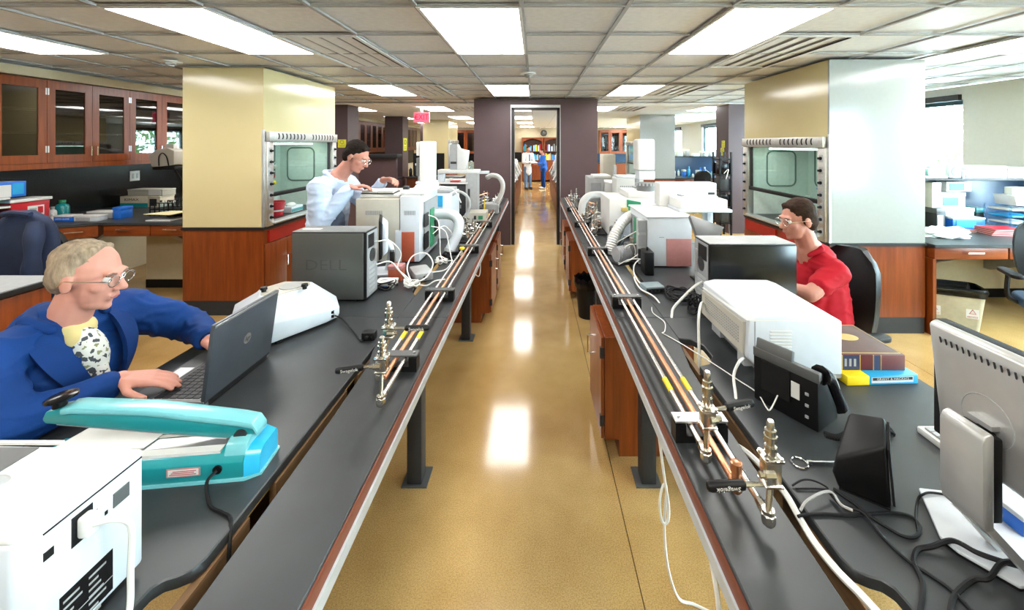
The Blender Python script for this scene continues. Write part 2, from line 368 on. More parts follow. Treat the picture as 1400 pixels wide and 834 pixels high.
# purple structural columns
for i, (x0, x1, y0, y1, lb) in enumerate(((-4.35, -3.72, 8.0, 8.5, ''), (-4.25, -3.75, 11.4, 11.9, ''), (3.78, 4.35, 7.9, 8.45, ''), (-4.25, -3.75, 14.9, 15.4, ''))):
    struct(box('wall_column_%d' % (i+1), 'purple', None, x0, y0, 0, x1, y1, CEIL))

# outdoors: ground coloured pale to bounce daylight indoors, and trees beyond the windows
mat('bounce_paving', (.56, .56, .54), .9, var=.08, scale=2); mat('leaf', (.09, .20, .05), .7, var=.4, scale=3); mat('bark', (.10, .07, .05), .9)
struct(box('ground', 'bounce_paving', None, XR+.35, -14, -.45, 42, 40, -.35))
rt = random.Random(21)
for i, (x, y, h) in enumerate(((11.5, 11.0, 5.0), (13.0, 15.5, 6.0), (11.0, 21.0, 5.2), (14.5, 27.0, 6.5), (12.0, 4.0, 5.2))):
    t = thing('tree', ['slim green tree outside the window by the hood counter', 'green tree outside, between the nearer and farther windows', 'green tree outside the far windows', 'tall green tree outside beyond the far wall corner', 'green tree outside the window nearest the printer'][i], 'tree', (x, y, -.35), group='trees outside the windows')
    MB().tube([(0, 0, 0), (.05, .03, h*.3), (-.03, .06, h*.6)], .12, 8, rfun=lambda q: .14-.09*q).build('trunk', 'bark', t)
    lf = MB()
    for k in range(900):
        a = rt.random()*6.283; q = rt.random()**.4; zz = h*(.30+.70*rt.random()); rad = 1.5*math.sin(math.pi*min(1, max(.06, (zz/h-.22)/.82)))*q
        c = V3(rad*math.cos(a), rad*math.sin(a), zz); e = Euler((rt.random()*6, rt.random()*6, rt.random()*6)).to_matrix(); s_ = .09+.07*rt.random()
        lf.add([c+e @ V3(-s_, 0, 0), c+e @ V3(0, -s_*.5, 0), c+e @ V3(s_, 0, 0), c+e @ V3(0, s_*.5, 0)], [(0, 1, 2, 3)])
    tag(lf.build('foliage', 'leaf', t), kind='stuff')
# ================================================================== CENTRE BENCHES
HB = .87; T = .028
JOINTS = [-1.0, .525, 2.05, 3.575, 5.1, 6.6]
BL = ['laptop and heat sealer', 'first tower computer', 'instruments of the man in the lab coat', 'far instruments', 'instruments next to the doorway']
def bench(s, k, XE, XS, XC, XO, words):
    y0, y1 = JOINTS[k]+.002, JOINTS[k+1]-.002; side = 'left' if s < 0 else 'right'
    t = thing('lab_bench', words, 'lab bench', (s*(XE+XO)/2, (y0+y1)/2, 0), group='lab benches along the aisle', world=True)
    def bx(nm, ma, xa, ya, za, xb, yb, zb, bev=0.): return box(nm, ma, t, s*xa, ya, za, s*xb, yb, zb, bev)
    # worktop with the cable cut-out along its inner edge, and the narrow ledge beside it
    if k == 1:
        inner = ([(XC, y1), (XC, 1.83), (XC+.05, 1.82), (XC+.085, 1.77), (XC+.085, 1.68), (XC+.05, 1.62), (XC, 1.60), (XC, .86)] if s > 0 else [(XC, y1), (XC, .86)])+[(XC+.008, .835), (XC+.03, .822), (XC+.05, .815), (XC+.062, .80), (XC+.065, .76), (XC+.065, y0)]
        ledge = [(XE, y0), (XE, y1), (XC-.001, y1), (XC-.001, 1.84 if s > 0 else 1.76), (XC-.006, 1.80 if s > 0 else 1.72), (XS+.012, 1.60), (XS, 1.3), (XS-.008, y0)]
    else:
        a, b = y0+.35, y1-.18
        inner = [(XC, y1), (XC, b+.05), (XC+.03, b), (XC+.045, b-.1), (XC+.045, a+.1), (XC+.03, a), (XC, a-.05), (XC, y0)]
        ledge = [(XE, y0), (XE, y1), (XC-.001, y1), (XC-.001, y0)]
    top = [(XO, y0+.0), (XO, y1)]+inner
    MB().prism([(s*x, y) for x, y in top], HB-T, HB).build('worktop', 'counter', t, .003, 1)
    MB().prism([(s*x, y) for x, y in ledge], HB-T, HB).build('service_ledge', 'counter', t, .003, 1)
    bx('wood_edge_band', 'band_red', XE-.004, y0, HB-.045, XE+.02, y1, HB-.010); bx('metal_edge_rail', 'rail_alu', XE-.010, y0, HB-.078, XE+.012, y1, HB-.045)
    bx('outer_apron', 'band_red', XO-.03, y0, HB-.10, XO-.008, y1, HB-T)
    ga, gb = (y0, y1)
    for i in range(3):
        c0 = ga+(gb-ga)*i/3+.05; c1 = ga+(gb-ga)*(i+1)/3-.05
        bx('inner_panel', 'wood_raw', XC+.005 if k != 1 else XC-.004, c0, .69, XC+.022 if k != 1 else XC+.014, c1, HB-T-.002)
    bx('cable_trough', 'wood_raw', XS-.03, y0+.1 if k != 1 else y0, .674, XC+.12, y1, .686)
    lx = XE+.135
    for x in (lx, XO-.10):
        bx('leg', 'dark_grey' , x, y0+.012, .008, x+.075, y0+.095, HB-.078, .004); bx('foot_plate', 'mid_grey', x-.03, y0-.0, 0, x+.10, y0+.13, .008)
        if k == len(JOINTS)-2: bx('leg', 'dark_grey', x, y1-.095, 0, x+.075, y1-.012, HB-.078, .004)
    bx('cross_rail', 'dark_grey', lx+.075, y0+.03, HB-.12, XO-.10, y0+.07, HB-.06)
    bx('long_rail', 'dark_grey', lx+.01, y0+.09, HB-.12, lx+.06, y1-.002, HB-.079)
    return t
LBL = ['black-topped lab bench section holding the laptop, heat sealer and white instrument', 'black-topped lab bench section under the grey tower computer', 'black-topped lab bench section under the boxy instrument with orange panel', 'black-topped lab bench section beneath the far instruments', ]
LW = {0: 'black lab bench section in front of the heat sealer bench', 1: 'black-topped lab bench section holding the laptop and teal heat sealer', 2: 'black-topped lab bench section under the grey tower computer and lab coat man', 3: 'black-topped lab bench section under the smooth white duct elbow', 4: 'black-topped lab bench section on the laptop side ending at the purple doorway'}
RW = {0: 'black lab bench section in front of the speaker and monitor bench', 1: 'black-topped lab bench section holding the printer, phone and monitor', 2: 'black-topped lab bench section under the black tower computer and red shirt man', 3: 'black-topped lab bench section under the ribbed white duct', 4: 'black-topped lab bench section on the printer side ending at the purple doorway'}
for k in range(5):
    bench(-1, k, .448, .655, .70, 1.49, LW[k]); bench(1, k, .409, .60, .65, 1.44, RW[k])
# gas lines on the ledges
def gas_lines(s, xs, y0s, y1, brk, tapes, lb):
    z = HB+.048
    for x, ya, ma, nm, r in zip(xs, y0s, ('steel_line', 'copper', 'steel_line'), ('steel_gas_pipe', 'copper_gas_pipe', 'steel_gas_pipe'), (.0085, .0095, .0085)):
        inner = (abs(x) == min(abs(q) for q in xs))
        lab = {'steel_gas_pipe': 'straight bright steel gas pipe on the %s bench ledge, %s the copper pipe' % (lb, 'aisle side of' if inner else 'worktop side of'), 'copper_gas_pipe': 'straight copper gas pipe on the %s bench ledge between two steel pipes' % lb}[nm]
        t = thing(nm, lab, 'pipe', (x, (ya+y1)/2, z), world=True)
        MB().cyl((x, ya, z), (x, y1, z), r, n=12).build('tube', ma, t)
        if ma != 'copper':
            for ty in tapes: MB().cyl((x, ty, z), (x, ty+.07, z), r+.0008, n=12).build('tape_band', 'yellow', t)
    for i, y in enumerate(brk):
        t = thing('pipe_bracket', 'black pipe bracket carrying three gas pipes on the %s ledge, %s' % (lb, ['next to the lever valves', 'first past the valves', 'second past the valves', 'third past the valves', 'fourth past the valves'][i]), 'pipe bracket', (xs[1], y, HB), group='pipe brackets', world=True)
        x0, x1 = min(xs)-.045, max(xs)+.045
        MB().prism([(x0, HB), (x1, HB), (x1, z+.004), (max(xs)+.014, z+.004), (max(xs)+.014, HB+.02), (min(xs)-.014, HB+.02), (min(xs)-.014, z+.004), (x0, z+.004)], y-.012, y+.03, 'y').build('stand', 'black', t)
        box('clamp_strip', 'mid_grey' if i else ('alu' if s > 0 else 'mid_grey'), t, x0, y-.012, z+.0105, x1, y+.03, z+.016)
        for x in (x0+.015, x1-.015): MB().cyl((x, y+.009, z+.004), (x, y+.009, z+.020), .005, n=6).build('clamp_screw', 'steel', t)
mat('steel_line', (.74, .74, .72), .22, 1.0, var=.05)
gas_lines(-1, (-.574, -.539, -.504), (1.46, 1.44, 1.30), 6.3, (1.57, 2.27, 3.26, 4.27, 5.27), (1.72,), 'laptop-side')
gas_lines(1, (.458, .490, .522), (1.09, .99, .90), 6.3, (1.20, 2.17, 3.18, 4.27, 5.27), (1.36,), 'printer-side')

# cabinets under the ledges
def under_cab(s, xf, y0, y1, h, label, hole=False):
    t = thing('base_cabinet', label, 'cabinet', (s*(xf+.25), (y0+y1)/2, 0), world=True, group='wooden cabinets under the benches')
    b = MB().prism([(s*(xf+.02), .095), (s*(xf+.02), h), (s*(xf+.52), h), (s*(xf+.52), 0), (s*(xf+.10), 0), (s*(xf+.10), .095)], y0, y1, 'y'); b.build('body', 'wood', t, .002, 1)
    d = box('door', 'wood', t, s*xf, y0+.003, .10, s*(xf+.018), y1-.003, h-.004, .002, 1)
    hy = y1-.10 if s > 0 else y1-.08
    hd = MB().tube([(s*xf, hy, h*.60), (s*(xf-.03), hy, h*.60), (s*(xf-.03), hy, h*.60+.11), (s*xf, hy, h*.60+.11)], .005, 8); hd.build('handle', 'chrome', d)
    for z in (.17, h-.12): box('hinge', 'dark_grey', t, s*(xf-.006), y0+.0, z, s*(xf+.019), y0+.02, z+.06)
    if hole:
        MB().cyl((s*(xf+.36), y0-.003, .33), (s*(xf+.36), y0+.002, .33), .028, n=20).build('cord_grommet', 'light_grey', t)
        MB().stack((s*(xf+.30), (y0+y1)/2, h), (0, 0, 1), [(0, .03), (.004, .03), (.004, .012), (.0042, .01)], 16).build('top_plug', 'black', t)
    return t
under_cab(1, .368, 2.26, 2.72, .669, 'reddish wooden base cabinet with a cord hole, under the printer bench', True)
under_cab(1, .375, 4.52, 5.0, .669, 'reddish wooden base cabinet just past the black wastebasket')
under_cab(1, .38, 5.3, 5.8, .669, 'reddish wooden base cabinet under the printer-side bench, closest to the doorway')
under_cab(-1, .43, 3.95, 4.45, .669, 'reddish wooden base cabinet under the laptop-side bench below the duct elbow')
under_cab(-1, .43, 4.56, 5.02, .669, 'reddish wooden base cabinet under the laptop-side bench, nearer the doorway')

# ================================================================== FUME HOODS
mat('baffle', (.10, .16, .14), .6); mat('hood_liner', (.62, .69, .64), .5, var=.05); mat('hood_lamp', (1, 1, 1), .5, emit=(.86, 1.0, .93), estr=7.0)
def fume_hood(s, XI, XO2, y0, y1, zc, zg0, zg1, zs, endmat, label, cablabel, kick=.10, lamp=True, sash_glass=True, detail=True):
    """hood whose open face looks at the aisle (x = s*XI); front end panel looks along -Y"""
    t = thing('fume_hood', label, 'fume hood', (s*(XI+XO2)/2, (y0+y1)/2, zc), world=True)
    def bx(nm, ma, xa, ya, za, xb, yb, zb, par=None, bev=0.): return box(nm, ma, par or t, s*xa, ya, za, s*xb, yb, zb, bev)
    bx('end_panel', endmat, XI-.004, y0, zc, XO2, y0+.02, CEIL-.002); bx('rear_end_panel', 'cream', XI, y1-.02, zc, XO2, y1, CEIL-.002)
    bx('back_panel', 'cream', XO2-.02, y0+.02, zc, XO2, y1-.02, CEIL-.002); bx('fascia_panel', 'cream', XI, y0+.02, zg1, XI+.02, y1-.02, CEIL-.002)
    bx('corner_trim', 'alu', XI-.008, y0-.004, zc, XI+.012, y0+.02, zg1+.02)
    # grille with two rows of curved louvres
    gr = bx('grille_housing', 'brushed', XI-.05, y0+.03, zg0, XI+.03, y1-.03, zg1, None, .004)
    n = 8
    for half in (0, 1):
        for i in range(n):
            yy = y0+.17+(y1-y0-.34)*((i+.0)/(n-1)*.42+half*.58)
            c = (zg0+zg1)/2+.006; hh = (zg1-zg0)*.30; w_ = .020
            pts = [(yy+sgn*w_*.5*(1)+ (.014*(1-(q/3)**2)), c+hh*q/3) for sgn, rng in ((-1, range(-3, 4)), (1, range(3, -4, -1))) for q in rng]
            MB().prism([(a, b) for a, b in pts], s*(XI-.0515), s*(XI-.049), 'x').build('louvre', 'black', gr)
    # posts with service knobs
    for pi, (ya, yb) in enumerate(((y0+.02, y0+.125), (y1-.125, y1-.02))):
        p = bx('post', 'brushed', XI-.03, ya, zc, XI+.05, yb, zg0, None, .004)
        for q in range(7 if detail else 0):
            z = zc+.09+q*.115
            if z > zg0-.05: break
            kx = s*(XI-.03)
            MB().stack((kx, (ya+yb)/2, z), (-s, 0, 0), [(0, .016), (.012, .016), (.014, .011), (.03, .011)], 10).build('service_knob', 'black', p)
            box('knob_plate', 'light_grey', p, s*(XI-.032), (ya+yb)/2-.028, z-.034, s*(XI-.0305), (ya+yb)/2+.028, z+.034)
    # liner
    ya, yb = y0+.125, y1-.125
    bx('liner_back', 'hood_liner', XO2-.14, ya, zc+.03, XO2-.12, yb, zg0); bx('liner_end', 'hood_liner', XI+.05, ya-.03, zc+.03, XO2-.12, ya, zg0); bx('liner_end', 'hood_liner', XI+.05, yb, zc+.03, XO2-.12, yb+.03, zg0)
    bx('liner_roof', 'hood_liner', XI+.05, ya, zg0-.01, XO2-.12, yb, zg0+.01)
    if detail:
        for cc in (.30, .78):   # baffle outlines
            cy = ya+(yb-ya)*cc; hw = .22 if cc < .5 else .18; cz = (zs+zg0)/2+.03
            pts = [(s*(XO2-.142), cy+a, cz+b) for a, b in rrect(hw*2*.8, .52, .07, 5)]
            MB().tube(pts, .011, 6, closed=True).build('baffle_rim', 'baffle', t)
        MB().tube([(s*(XI+.40+a), yb-.002, (zs+zg0)/2-.02+b) for a, b in rrect(.36, .44, .07, 5)], .010, 6, closed=True).build('side_window_rim', 'baffle', t)
        bx('baffle_seam', 'baffle', XO2-.145, ya+(yb-ya)*.55, zc+.05, XO2-.14, ya+(yb-ya)*.55+.01, zg0-.02)
        # glassware rod
        MB().tube([(s*(XO2-.24), ya+.2, zc+.04), (s*(XO2-.24), ya+.2, zg0-.15)], .006, 8).build('lattice_rod', 'alu', t)
    if lamp: bx('hood_lamp', 'hood_lamp', XI+.16, ya+.15, zg0-.03, XI+.24, yb-.15, zg0-.012)
    # sash
    sh = bx('sash', 'sash_glass', XI+.012, ya, zs, XI+.018, yb, zg0)
    bx('sash_handle', 'black', XI-.01, ya, zs-.03, XI+.028, yb, zs+.012, sh, .003); fr = MB()
    for q in (ya, yb-.035): fr.box(s*(XI+.006), q, zs+.012, s*(XI+.024), q+.035, zg0)
    fr.build('sash_stile', 'dark_grey', sh)
    bx('work_surface', 'counter', XI+.0, y0+.02, zc, XO2-.1, y1-.02, zc+.03); bx('airfoil_sill', 'alu', XI-.055, y0+.11, zc+.012, XI+.06, y1-.11, zc+.034, None, .006)
    # base cabinet
    c = thing('hood_base_cabinet', cablabel, 'cabinet', (s*(XI+XO2)/2, (y0+y1)/2, 0), world=True)
    def cx(nm, ma, xa, ya, za, xb, yb, zb, par=None, bev=0.): return box(nm, ma, par or c, s*xa, ya, za, s*xb, yb, zb, bev)
    cx('kick_base', 'dark_grey', XI+.02, y0+.015, 0, XO2-.01, y1-.01, kick+.05); cx('body', 'wood', XI+.005, y0+.01, kick+.05, XO2, y1, zc-.035); cx('end_cover', 'wood', XI-.005, y0, kick+.05, XO2, y0+.012, zc-.03)
    cx('end_kick', 'dark_grey', XI+.0, y0+.003, 0, XO2-.004, y0+.015, kick+.05)
    cx('countertop', 'counter_edge', XI-.012, y0-.012, zc-.028, XO2+.01, y1, zc-.002); m = (y0+y1)/2
    for i, (a, b) in enumerate(((y0+.02, m-.003), (m+.003, y1-.02))):
        cx('red_front', 'red_panel', XI-.016, a+.06, zc-.17, XI+.006, b-.02, zc-.05)
        mm = (a+b)/2
        for j, (a2, b2) in enumerate(((a, mm-.002), (mm+.002, b))):
            d = cx('door', 'wood', XI-.014, a2, kick+.06, XI+.005, b2, zc-.18, None, .002)
            hy = b2-.04 if j == 0 else a2+.04; hz = zc-.37
            h = MB().tube([(s*(XI-.014), hy, hz), (s*(XI-.05), hy, hz), (s*(XI-.05), hy, hz-.11)], .007, 8); h.build('handle', 'chrome', d)
    return t
fume_hood(-1, 2.78, 3.60, 4.12, 5.60, .90, 1.775, 1.88, 1.225, 'cream', 'cream-panelled fume hood with raised glass sash, behind the man in lab coat', 'reddish wooden cabinet below the fume hood behind the man in lab coat')
fume_hood(1, 2.72, 3.60, 3.73, 5.25, .835, 1.715, 1.82, 1.205, 'cream_window_lit', 'fume hood, glossy end panel pale with painted window light, beside the man in red', 'reddish wooden cabinet under the pale-ended fume hood beside the man in red')
fume_hood(-1, 2.80, 3.62, 13.0, 14.5, .90, 1.775, 1.88, 1.225, 'cream', 'distant cream fume hood past the exit sign', 'wooden cabinet under the distant cream fume hood past the exit sign', detail=False)
fume_hood(1, 2.78, 3.70, 10.7, 12.3, .835, 1.715, 1.82, 1.205, 'cream_window_lit', 'distant pale fume hood behind the white autosampler tower, before the windows', 'wooden cabinet under the distant pale fume hood before the windows', detail=False)

# things inside the two near hoods
t = thing('hood_bucket', 'red bucket with a white band inside the cream-ended fume hood', 'bucket', (-2.98, 4.62, .9305)); MB().stack((0, 0, 0), (0, 0, 1), [(0, .075), (.002, .08), (.15, .10), (.155, .104), (.165, .104), (.165, .095), (.02, .07)], 24).build('pail', 'red', t); MB().stack((0, 0, .055), (0, 0, 1), [(0, .0875), (.018, .09)], 24).build('band', 'white', t)
t = thing('wipes_box', 'white and teal wipes box inside the cream-ended fume hood', 'box', (-2.98, 4.92, .9305)); box('carton', 'white_cool', t, -.08, -.12, 0, .08, .12, .07, .004); box('teal_stripe', 'teal', t, .079, -.115, .01, .0815, .115, .045); MB().ball((0, 0, .08), (.05, .07, .03), 12).build('tissue', 'paper', t)
for i, (y, z, ma, nm) in enumerate(((4.55, 1.38, 'white_cool', 'white'), (5.12, 1.34, 'red', 'red'), (5.15, 1.26, 'yellow', 'yellow'), (5.16, 1.46, 'white', 'pale'))):
    t = thing('clamp_knob', nm+' clamp fitting at the back of the cream-ended fume hood', 'clamp', (-3.36, y, z)); MB().stack((-.10, 0, 0), (1, 0, 0), [(0, .008), (.10, .008), (.105, .026), (.14, .026), (.15, .018)], 12).build('knob', ma, t); MB().tube([(0, 0, 0), (.02, 0, .05), (.02, .05, .06)], .008, 8).build('hook', 'alu', t)
t = thing('hot_plate', 'white rounded hot plate device inside the pale-ended fume hood', 'hot plate', (2.95, 4.55, .8655)); MB().prism([(-.11, 0), (.11, 0), (.11, .06), (.07, .13), (-.05, .13), (-.11, .06)], -.12, .12, 'y').build('case', 'white', t, .02, 3); MB().cyl((-.105, -.02, .06), (-.125, -.02, .065), .016, n=14).build('dial', 'dark_grey', t)
t = thing('stirrer_rod', 'blue spray nozzle hanging inside the pale-ended fume hood', 'nozzle', (2.92, 4.02, .8655)); MB().stack((0, 0, .40), (0, 1, .15), [(0, .012), (.02, .032), (.10, .036), (.13, .016), (.16, .012)], 14).build('nozzle', 'blue', t); MB().tube([(0, .0, 0), (0, 0, .40)], .007, 8).build('stem', 'alu', t); MB().stack((0, 0, 0), (0, 0, 1), [(0, .05), (.012, .05)], 16).build('foot', 'alu', t)
t = thing('erlenmeyer_flask', 'clear tall flask inside the pale-ended fume hood', 'flask', (3.2, 4.75, .8655)); MB().stack((0, 0, 0), (0, 0, 1), [(0, .06), (.01, .065), (.16, .022), (.24, .02), (.25, .024)], 18).build('glass', 'clear_plastic', t); MB().stack((0, 0, .245), (0, 0, 1), [(0, .02), (.03, .024)], 12).build('stopper', 'white', t)
# ================================================================== LEFT SIDE
def carton(name, label, cat, x0, y0, z0, x1, y1, z1, ma='card', lid=None, patch=None, pface='f', group=None, lidh=.25):
    t = thing(name, label, cat, ((x0+x1)/2, (y0+y1)/2, z0), world=True, group=group); h = z1-z0
    box('body', ma, t, x0+.003, y0+.003, z0, x1-.003, y1-.003, z1-h*lidh*.5, .003); box('lid', lid or ma, t, x0, y0, z1-h*lidh, x1, y1, z1, .003)
    if patch:
        if pface == 'f': box('print_patch', patch, t, x0+(x1-x0)*.12, y0-.0012, z0+h*.12, x0+(x1-x0)*.70, y0+.004, z1-h*(lidh+.08))
        else: xx = x1 if pface == 'px' else x0; sg = 1 if pface == 'px' else -1; box('print_patch', patch, t, xx-sg*.004, y0+(y1-y0)*.15, z0+h*.15, xx+sg*.0012, y0+(y1-y0)*.75, z1-h*(lidh+.08))
    return t
def bottle(x, y, z, h, r, ma, cap, label, cat='bottle', group=None, name='reagent_bottle'):
    t = thing(name, label, cat, (x, y, z), group=group)
    MB().stack((0, 0, 0), (0, 0, 1), [(0, r*.92), (.004, r), (h*.62, r), (h*.74, r*.8), (h*.80, r*.42), (h*.86, r*.42)], 14).build('bottle_body', ma, t)
    MB().stack((0, 0, h*.84), (0, 0, 1), [(0, r*.5), (h*.15, r*.5), (h*.16, r*.44)], 12).build('cap', cap, t)
    return t
def wall_cabinet(y0, y1, label, xf=-5.14, xb=XL, z0=1.49, z1=2.43, s=-1, wm='wood', detail=True, books=False):
    t = thing('wall_cabinet', label, 'wall cabinet', ((xf+xb)/2, (y0+y1)/2, z0), world=True, group='glass-fronted wall cabinets along the splashback wall')
    f = xf-s*0; i = s*.02   # s=-1: doors look +X
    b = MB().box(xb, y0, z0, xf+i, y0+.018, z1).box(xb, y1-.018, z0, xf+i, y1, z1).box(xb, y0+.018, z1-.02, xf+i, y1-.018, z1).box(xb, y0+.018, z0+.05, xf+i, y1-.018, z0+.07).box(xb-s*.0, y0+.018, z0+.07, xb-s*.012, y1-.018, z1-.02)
    b.build('carcass', 'dark_wood', t); box('light_rail', wm, t, xf+i, y0, z0, xf, y1, z0+.055)  # carcass and shelves darker than the doors: interior shade put into their colour
    for zz in (1.86, 2.10): box('shelf', 'dark_wood', t, xb-s*.012, y0+.018, zz, xf+s*.05, y1-.018, zz+.018)
    m = (y0+y1)/2
    for j, (a, c) in enumerate(((y0+.002, m-.002), (m+.002, y1-.002))):
        st = .072; d = MB().box(xf+i, a, z0+.06, xf, a+st, z1-.004).box(xf+i, c-st, z0+.06, xf, c, z1-.004).box(xf+i, a+st, z0+.06, xf, c-st, z0+.145).box(xf+i, a+st, z1-.095, xf, c-st, z1-.004)
        dd = d.build('door', wm, t); box('pane', 'cab_glass', dd, xf+i*.6, a+st, z0+.145, xf+i*.4, c-st, z1-.095)
        if detail:
            hy = c-.03 if j == 0 else a+.03; MB().tube([(xf, hy, z0+.13), (xf+.028, hy, z0+.13), (xf+.028, hy, z0+.235), (xf, hy, z0+.235)], .0055, 8).build('handle', 'chrome', dd)
            hy2 = a+.002 if j == 0 else c-.014
            for hz in (z0+.17, z1-.16): box('hinge', 'alu', dd, xf-.001, hy2, hz, xf+.004, hy2+.012, hz+.07)
    return t
UP = [(3.38, 4.25, 'above the blue jacket chair'), (4.25, 5.12, 'above the red sharps bin'), (5.12, 6.0, 'next to the cream hood panel')]
for a, b, lb in UP: wall_cabinet(a, b, 'wooden wall cabinet with two glass doors, '+lb)
for k in range(9):
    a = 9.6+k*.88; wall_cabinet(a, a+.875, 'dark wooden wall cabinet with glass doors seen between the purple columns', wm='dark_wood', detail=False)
# black splash back on the wall
struct(box('trim_2', 'black_panel', None, XL, 2.4, .90, XL+.02, 18.9, 1.49))
t = thing('wall_outlet', 'white square outlet plate on the black splashback under the wall cabinets', 'outlet', (XL+.02, 5.72, 1.30))
box('plate', 'white', t, 0, -.07, -.07, .008, .07, .07, .003)
for yy in (-.03, .03): box('socket', 'light_grey', t, .007, yy-.018, -.035, .011, yy+.018, .035, .002)
# L-shaped side counter with drawers
t = thing('side_counter', 'black L-shaped wall counter with wooden drawers, beside the cream hood', 'counter', (-4.8, 4.9, 0), world=True)
zc = .905; poly = [(-3.625, 4.34), (-4.70, 4.34), (-5.01, 4.16), (-5.06, 3.0), (XL+.001, 3.0), (XL+.001, 6.9), (-4.95, 6.9), (-4.95, 5.6), (-3.625, 5.6)]
MB().prism(poly, zc-.03, zc).build('worktop', 'counter', t, .003, 1)
box('back_wall_panel', 'cream_dull', t, -4.75, 4.93, 0, -3.625, 4.97, zc-.03); box('cove_base', 'black', t, -4.75, 4.922, 0, -3.625, 4.93, .10)
for i, (a, b) in enumerate(((-4.66, -4.16), (-4.15, -3.62))):
    d = box('drawer', 'wood_x', t, a, 4.355, zc-.15, b, 4.80, zc-.034, .003)
    MB().tube([(a+.16, 4.355, zc-.075), (a+.16, 4.33, zc-.075), (a+.30, 4.33, zc-.075), (a+.30, 4.355, zc-.075)], .006, 8).build('handle', 'chrome', d)
m = Matrix.Translation((-4.855, 4.25, 0)) @ Matrix.Rotation(math.atan2(.18, .31), 4, 'Z')
d = MB().box(-.175, .012, zc-.15, .175, .30, zc-.034, m).build('drawer', 'wood_x', t)
MB().tube([m @ V3(x, y, zc-.085) for x, y in ((-.07, .012), (-.07, -.014), (.07, -.014), (.07, .012))], .006, 8).build('handle', 'chrome', d)
MB().prism([(4.42, zc-.15), (4.92, zc-.15), (4.92, zc-.46), (4.86, zc-.46)], -4.02, -3.95, 'x').build('support_bracket', 'light_grey', t)
for yy in (3.1, 5.2, 6.0): MB().prism([(XL+.02, zc-.03), (-5.2, zc-.03), (XL+.02, zc-.4)], yy, yy+.05, 'y').build('support_bracket', 'light_grey', t)
box('side_leg', 'wood', t, -4.98, 6.8, 0, XL+.03, 6.89, zc-.03); box('side_leg', 'wood', t, XL+.02, 3.01, 0, -5.10, 3.05, zc-.03)
box('end_stile', 'wood', t, -3.675, 4.36, 0, -3.63, 4.42, zc-.03)
# things on that counter
t = thing('sharps_bin', 'red sharps container with white lid and sticker on the wall counter', 'sharps container', (-5.32, 4.18, zc), world=True)
MB().prism([(4.03, zc), (4.33, zc), (4.345, zc+.26), (4.015, zc+.26)], -5.42, -5.22, 'x').build('bin_body', 'red', t, .008); box('lid', 'paper', t, -5.435, 4.005, zc+.255, -5.205, 4.355, zc+.285, .006)
l = MB().box(-5.222, 4.15, zc+.10, -5.2185, 4.29, zc+.205).build('sticker', 'paper', t); box('hazard_mark', 'red', l, -5.219, 4.235, zc+.12, -5.2175, 4.28, zc+.19); box('print_block', 'light_grey', l, -5.219, 4.165, zc+.13, -5.2175, 4.225, zc+.18)
t = thing('acrylic_rack', 'white tiered shelf rack beside the red sharps bin', 'rack', (-5.35, 3.88, zc), world=True)
for zz in (zc+.215, zc+.30): box('tier', 'white', t, -5.5, 3.70, zz, -5.2, 4.0, zz+.016)
for yy in (3.705, 3.98): box('side_panel', 'clear_plastic', t, -5.5, yy, zc, -5.2, yy+.012, zc+.215)
for yy in (3.705, 3.98): box('upper_side_panel', 'clear_plastic', t, -5.5, yy, zc+.231, -5.2, yy+.012, zc+.30)
g = thing('glove_box', 'blue and green glove dispenser box on top of the white rack', 'glove box', (-5.35, 3.9, zc+.316), world=True)
box('carton', 'blue', g, -5.46, 3.70, zc+.316, -5.22, 4.14, zc+.47, .004); box('white_panel', 'paper', g, -5.222, 3.84, zc+.32, -5.2185, 4.02, zc+.44); box('green_panel', 'green', g, -5.222, 3.705, zc+.32, -5.2185, 3.83, zc+.45)
box('top_opening', 'paper', g, -5.42, 3.76, zc+.469, -5.26, 4.08, zc+.473); box('bright_tip', 'cyan', g, -5.222, 4.03, zc+.34, -5.2185, 4.12, zc+.45)
for i, (x, y, h, r, ma, cp, lb) in enumerate(((-5.42, 4.40, .10, .032, 'white', 'white', 'short white bottle touching the red sharps bin'), (-5.36, 4.48, .15, .036, 'white', 'light_grey', 'taller white bottle in front of the teal bottle'), (-5.46, 4.66, .20, .06, 'teal', 'green', 'big teal bottle on the wall counter'), (-5.28, 4.42, .075, .03, 'paper', 'white', 'tiny white jar at the end of the blue boxes'), (-5.52, 4.55, .17, .034, 'offwhite', 'white', 'pale bottle between the teal bottle and splashback'))):
    bottle(x, y, zc, h, r, ma, cp, lb)
t = carton('tube_box', 'flat blue box with white lettering behind the jacket chair', 'box', -5.26, 4.40, zc, -5.06, 4.52, zc+.065, 'blue', 'paper', None); text('lettering', 'LATEX GLOVE', 'paper', t, .024, (-5.16, 4.4025, zc+.026), ROT_FRONT)
carton('tube_box', 'flat white and lilac box beside the flat blue box', 'box', -5.05, 4.41, zc, -4.79, 4.53, zc+.06, 'white_cool', 'paper', 'light_grey')
carton('tube_box', 'dark blue upright box at the end of the row of flat boxes', 'box', -4.78, 4.56, zc, -4.68, 4.70, zc+.13, 'blue', 'blue', None)
carton('tube_box', 'grey flat box lying behind the white and lilac box', 'box', -5.12, 4.60, zc, -4.82, 4.74, zc+.075, 'light_grey', 'paper', None)
t = thing('glassware_carton', 'tan and teal glassware carton lettered KIMAX under a grey carton', 'carton', (-5.2, 5.5, zc), world=True)
x0, x1, y0 = PX(164, 5.4), PX(202, 5.4), 5.4
box('body', 'card', t, x0, y0, zc, x1, y0+.25, zc+.145, .004); box('teal_band', 'teal', t, x0+.002, y0-.001, zc+.004, x1-.002, y0+.003, zc+.055)
text('lettering', 'KIMAX', 'dark_grey', t, .05, ((x0+x1)/2-.03, y0-.0015, zc+.10), ROT_FRONT, sx=1.3)
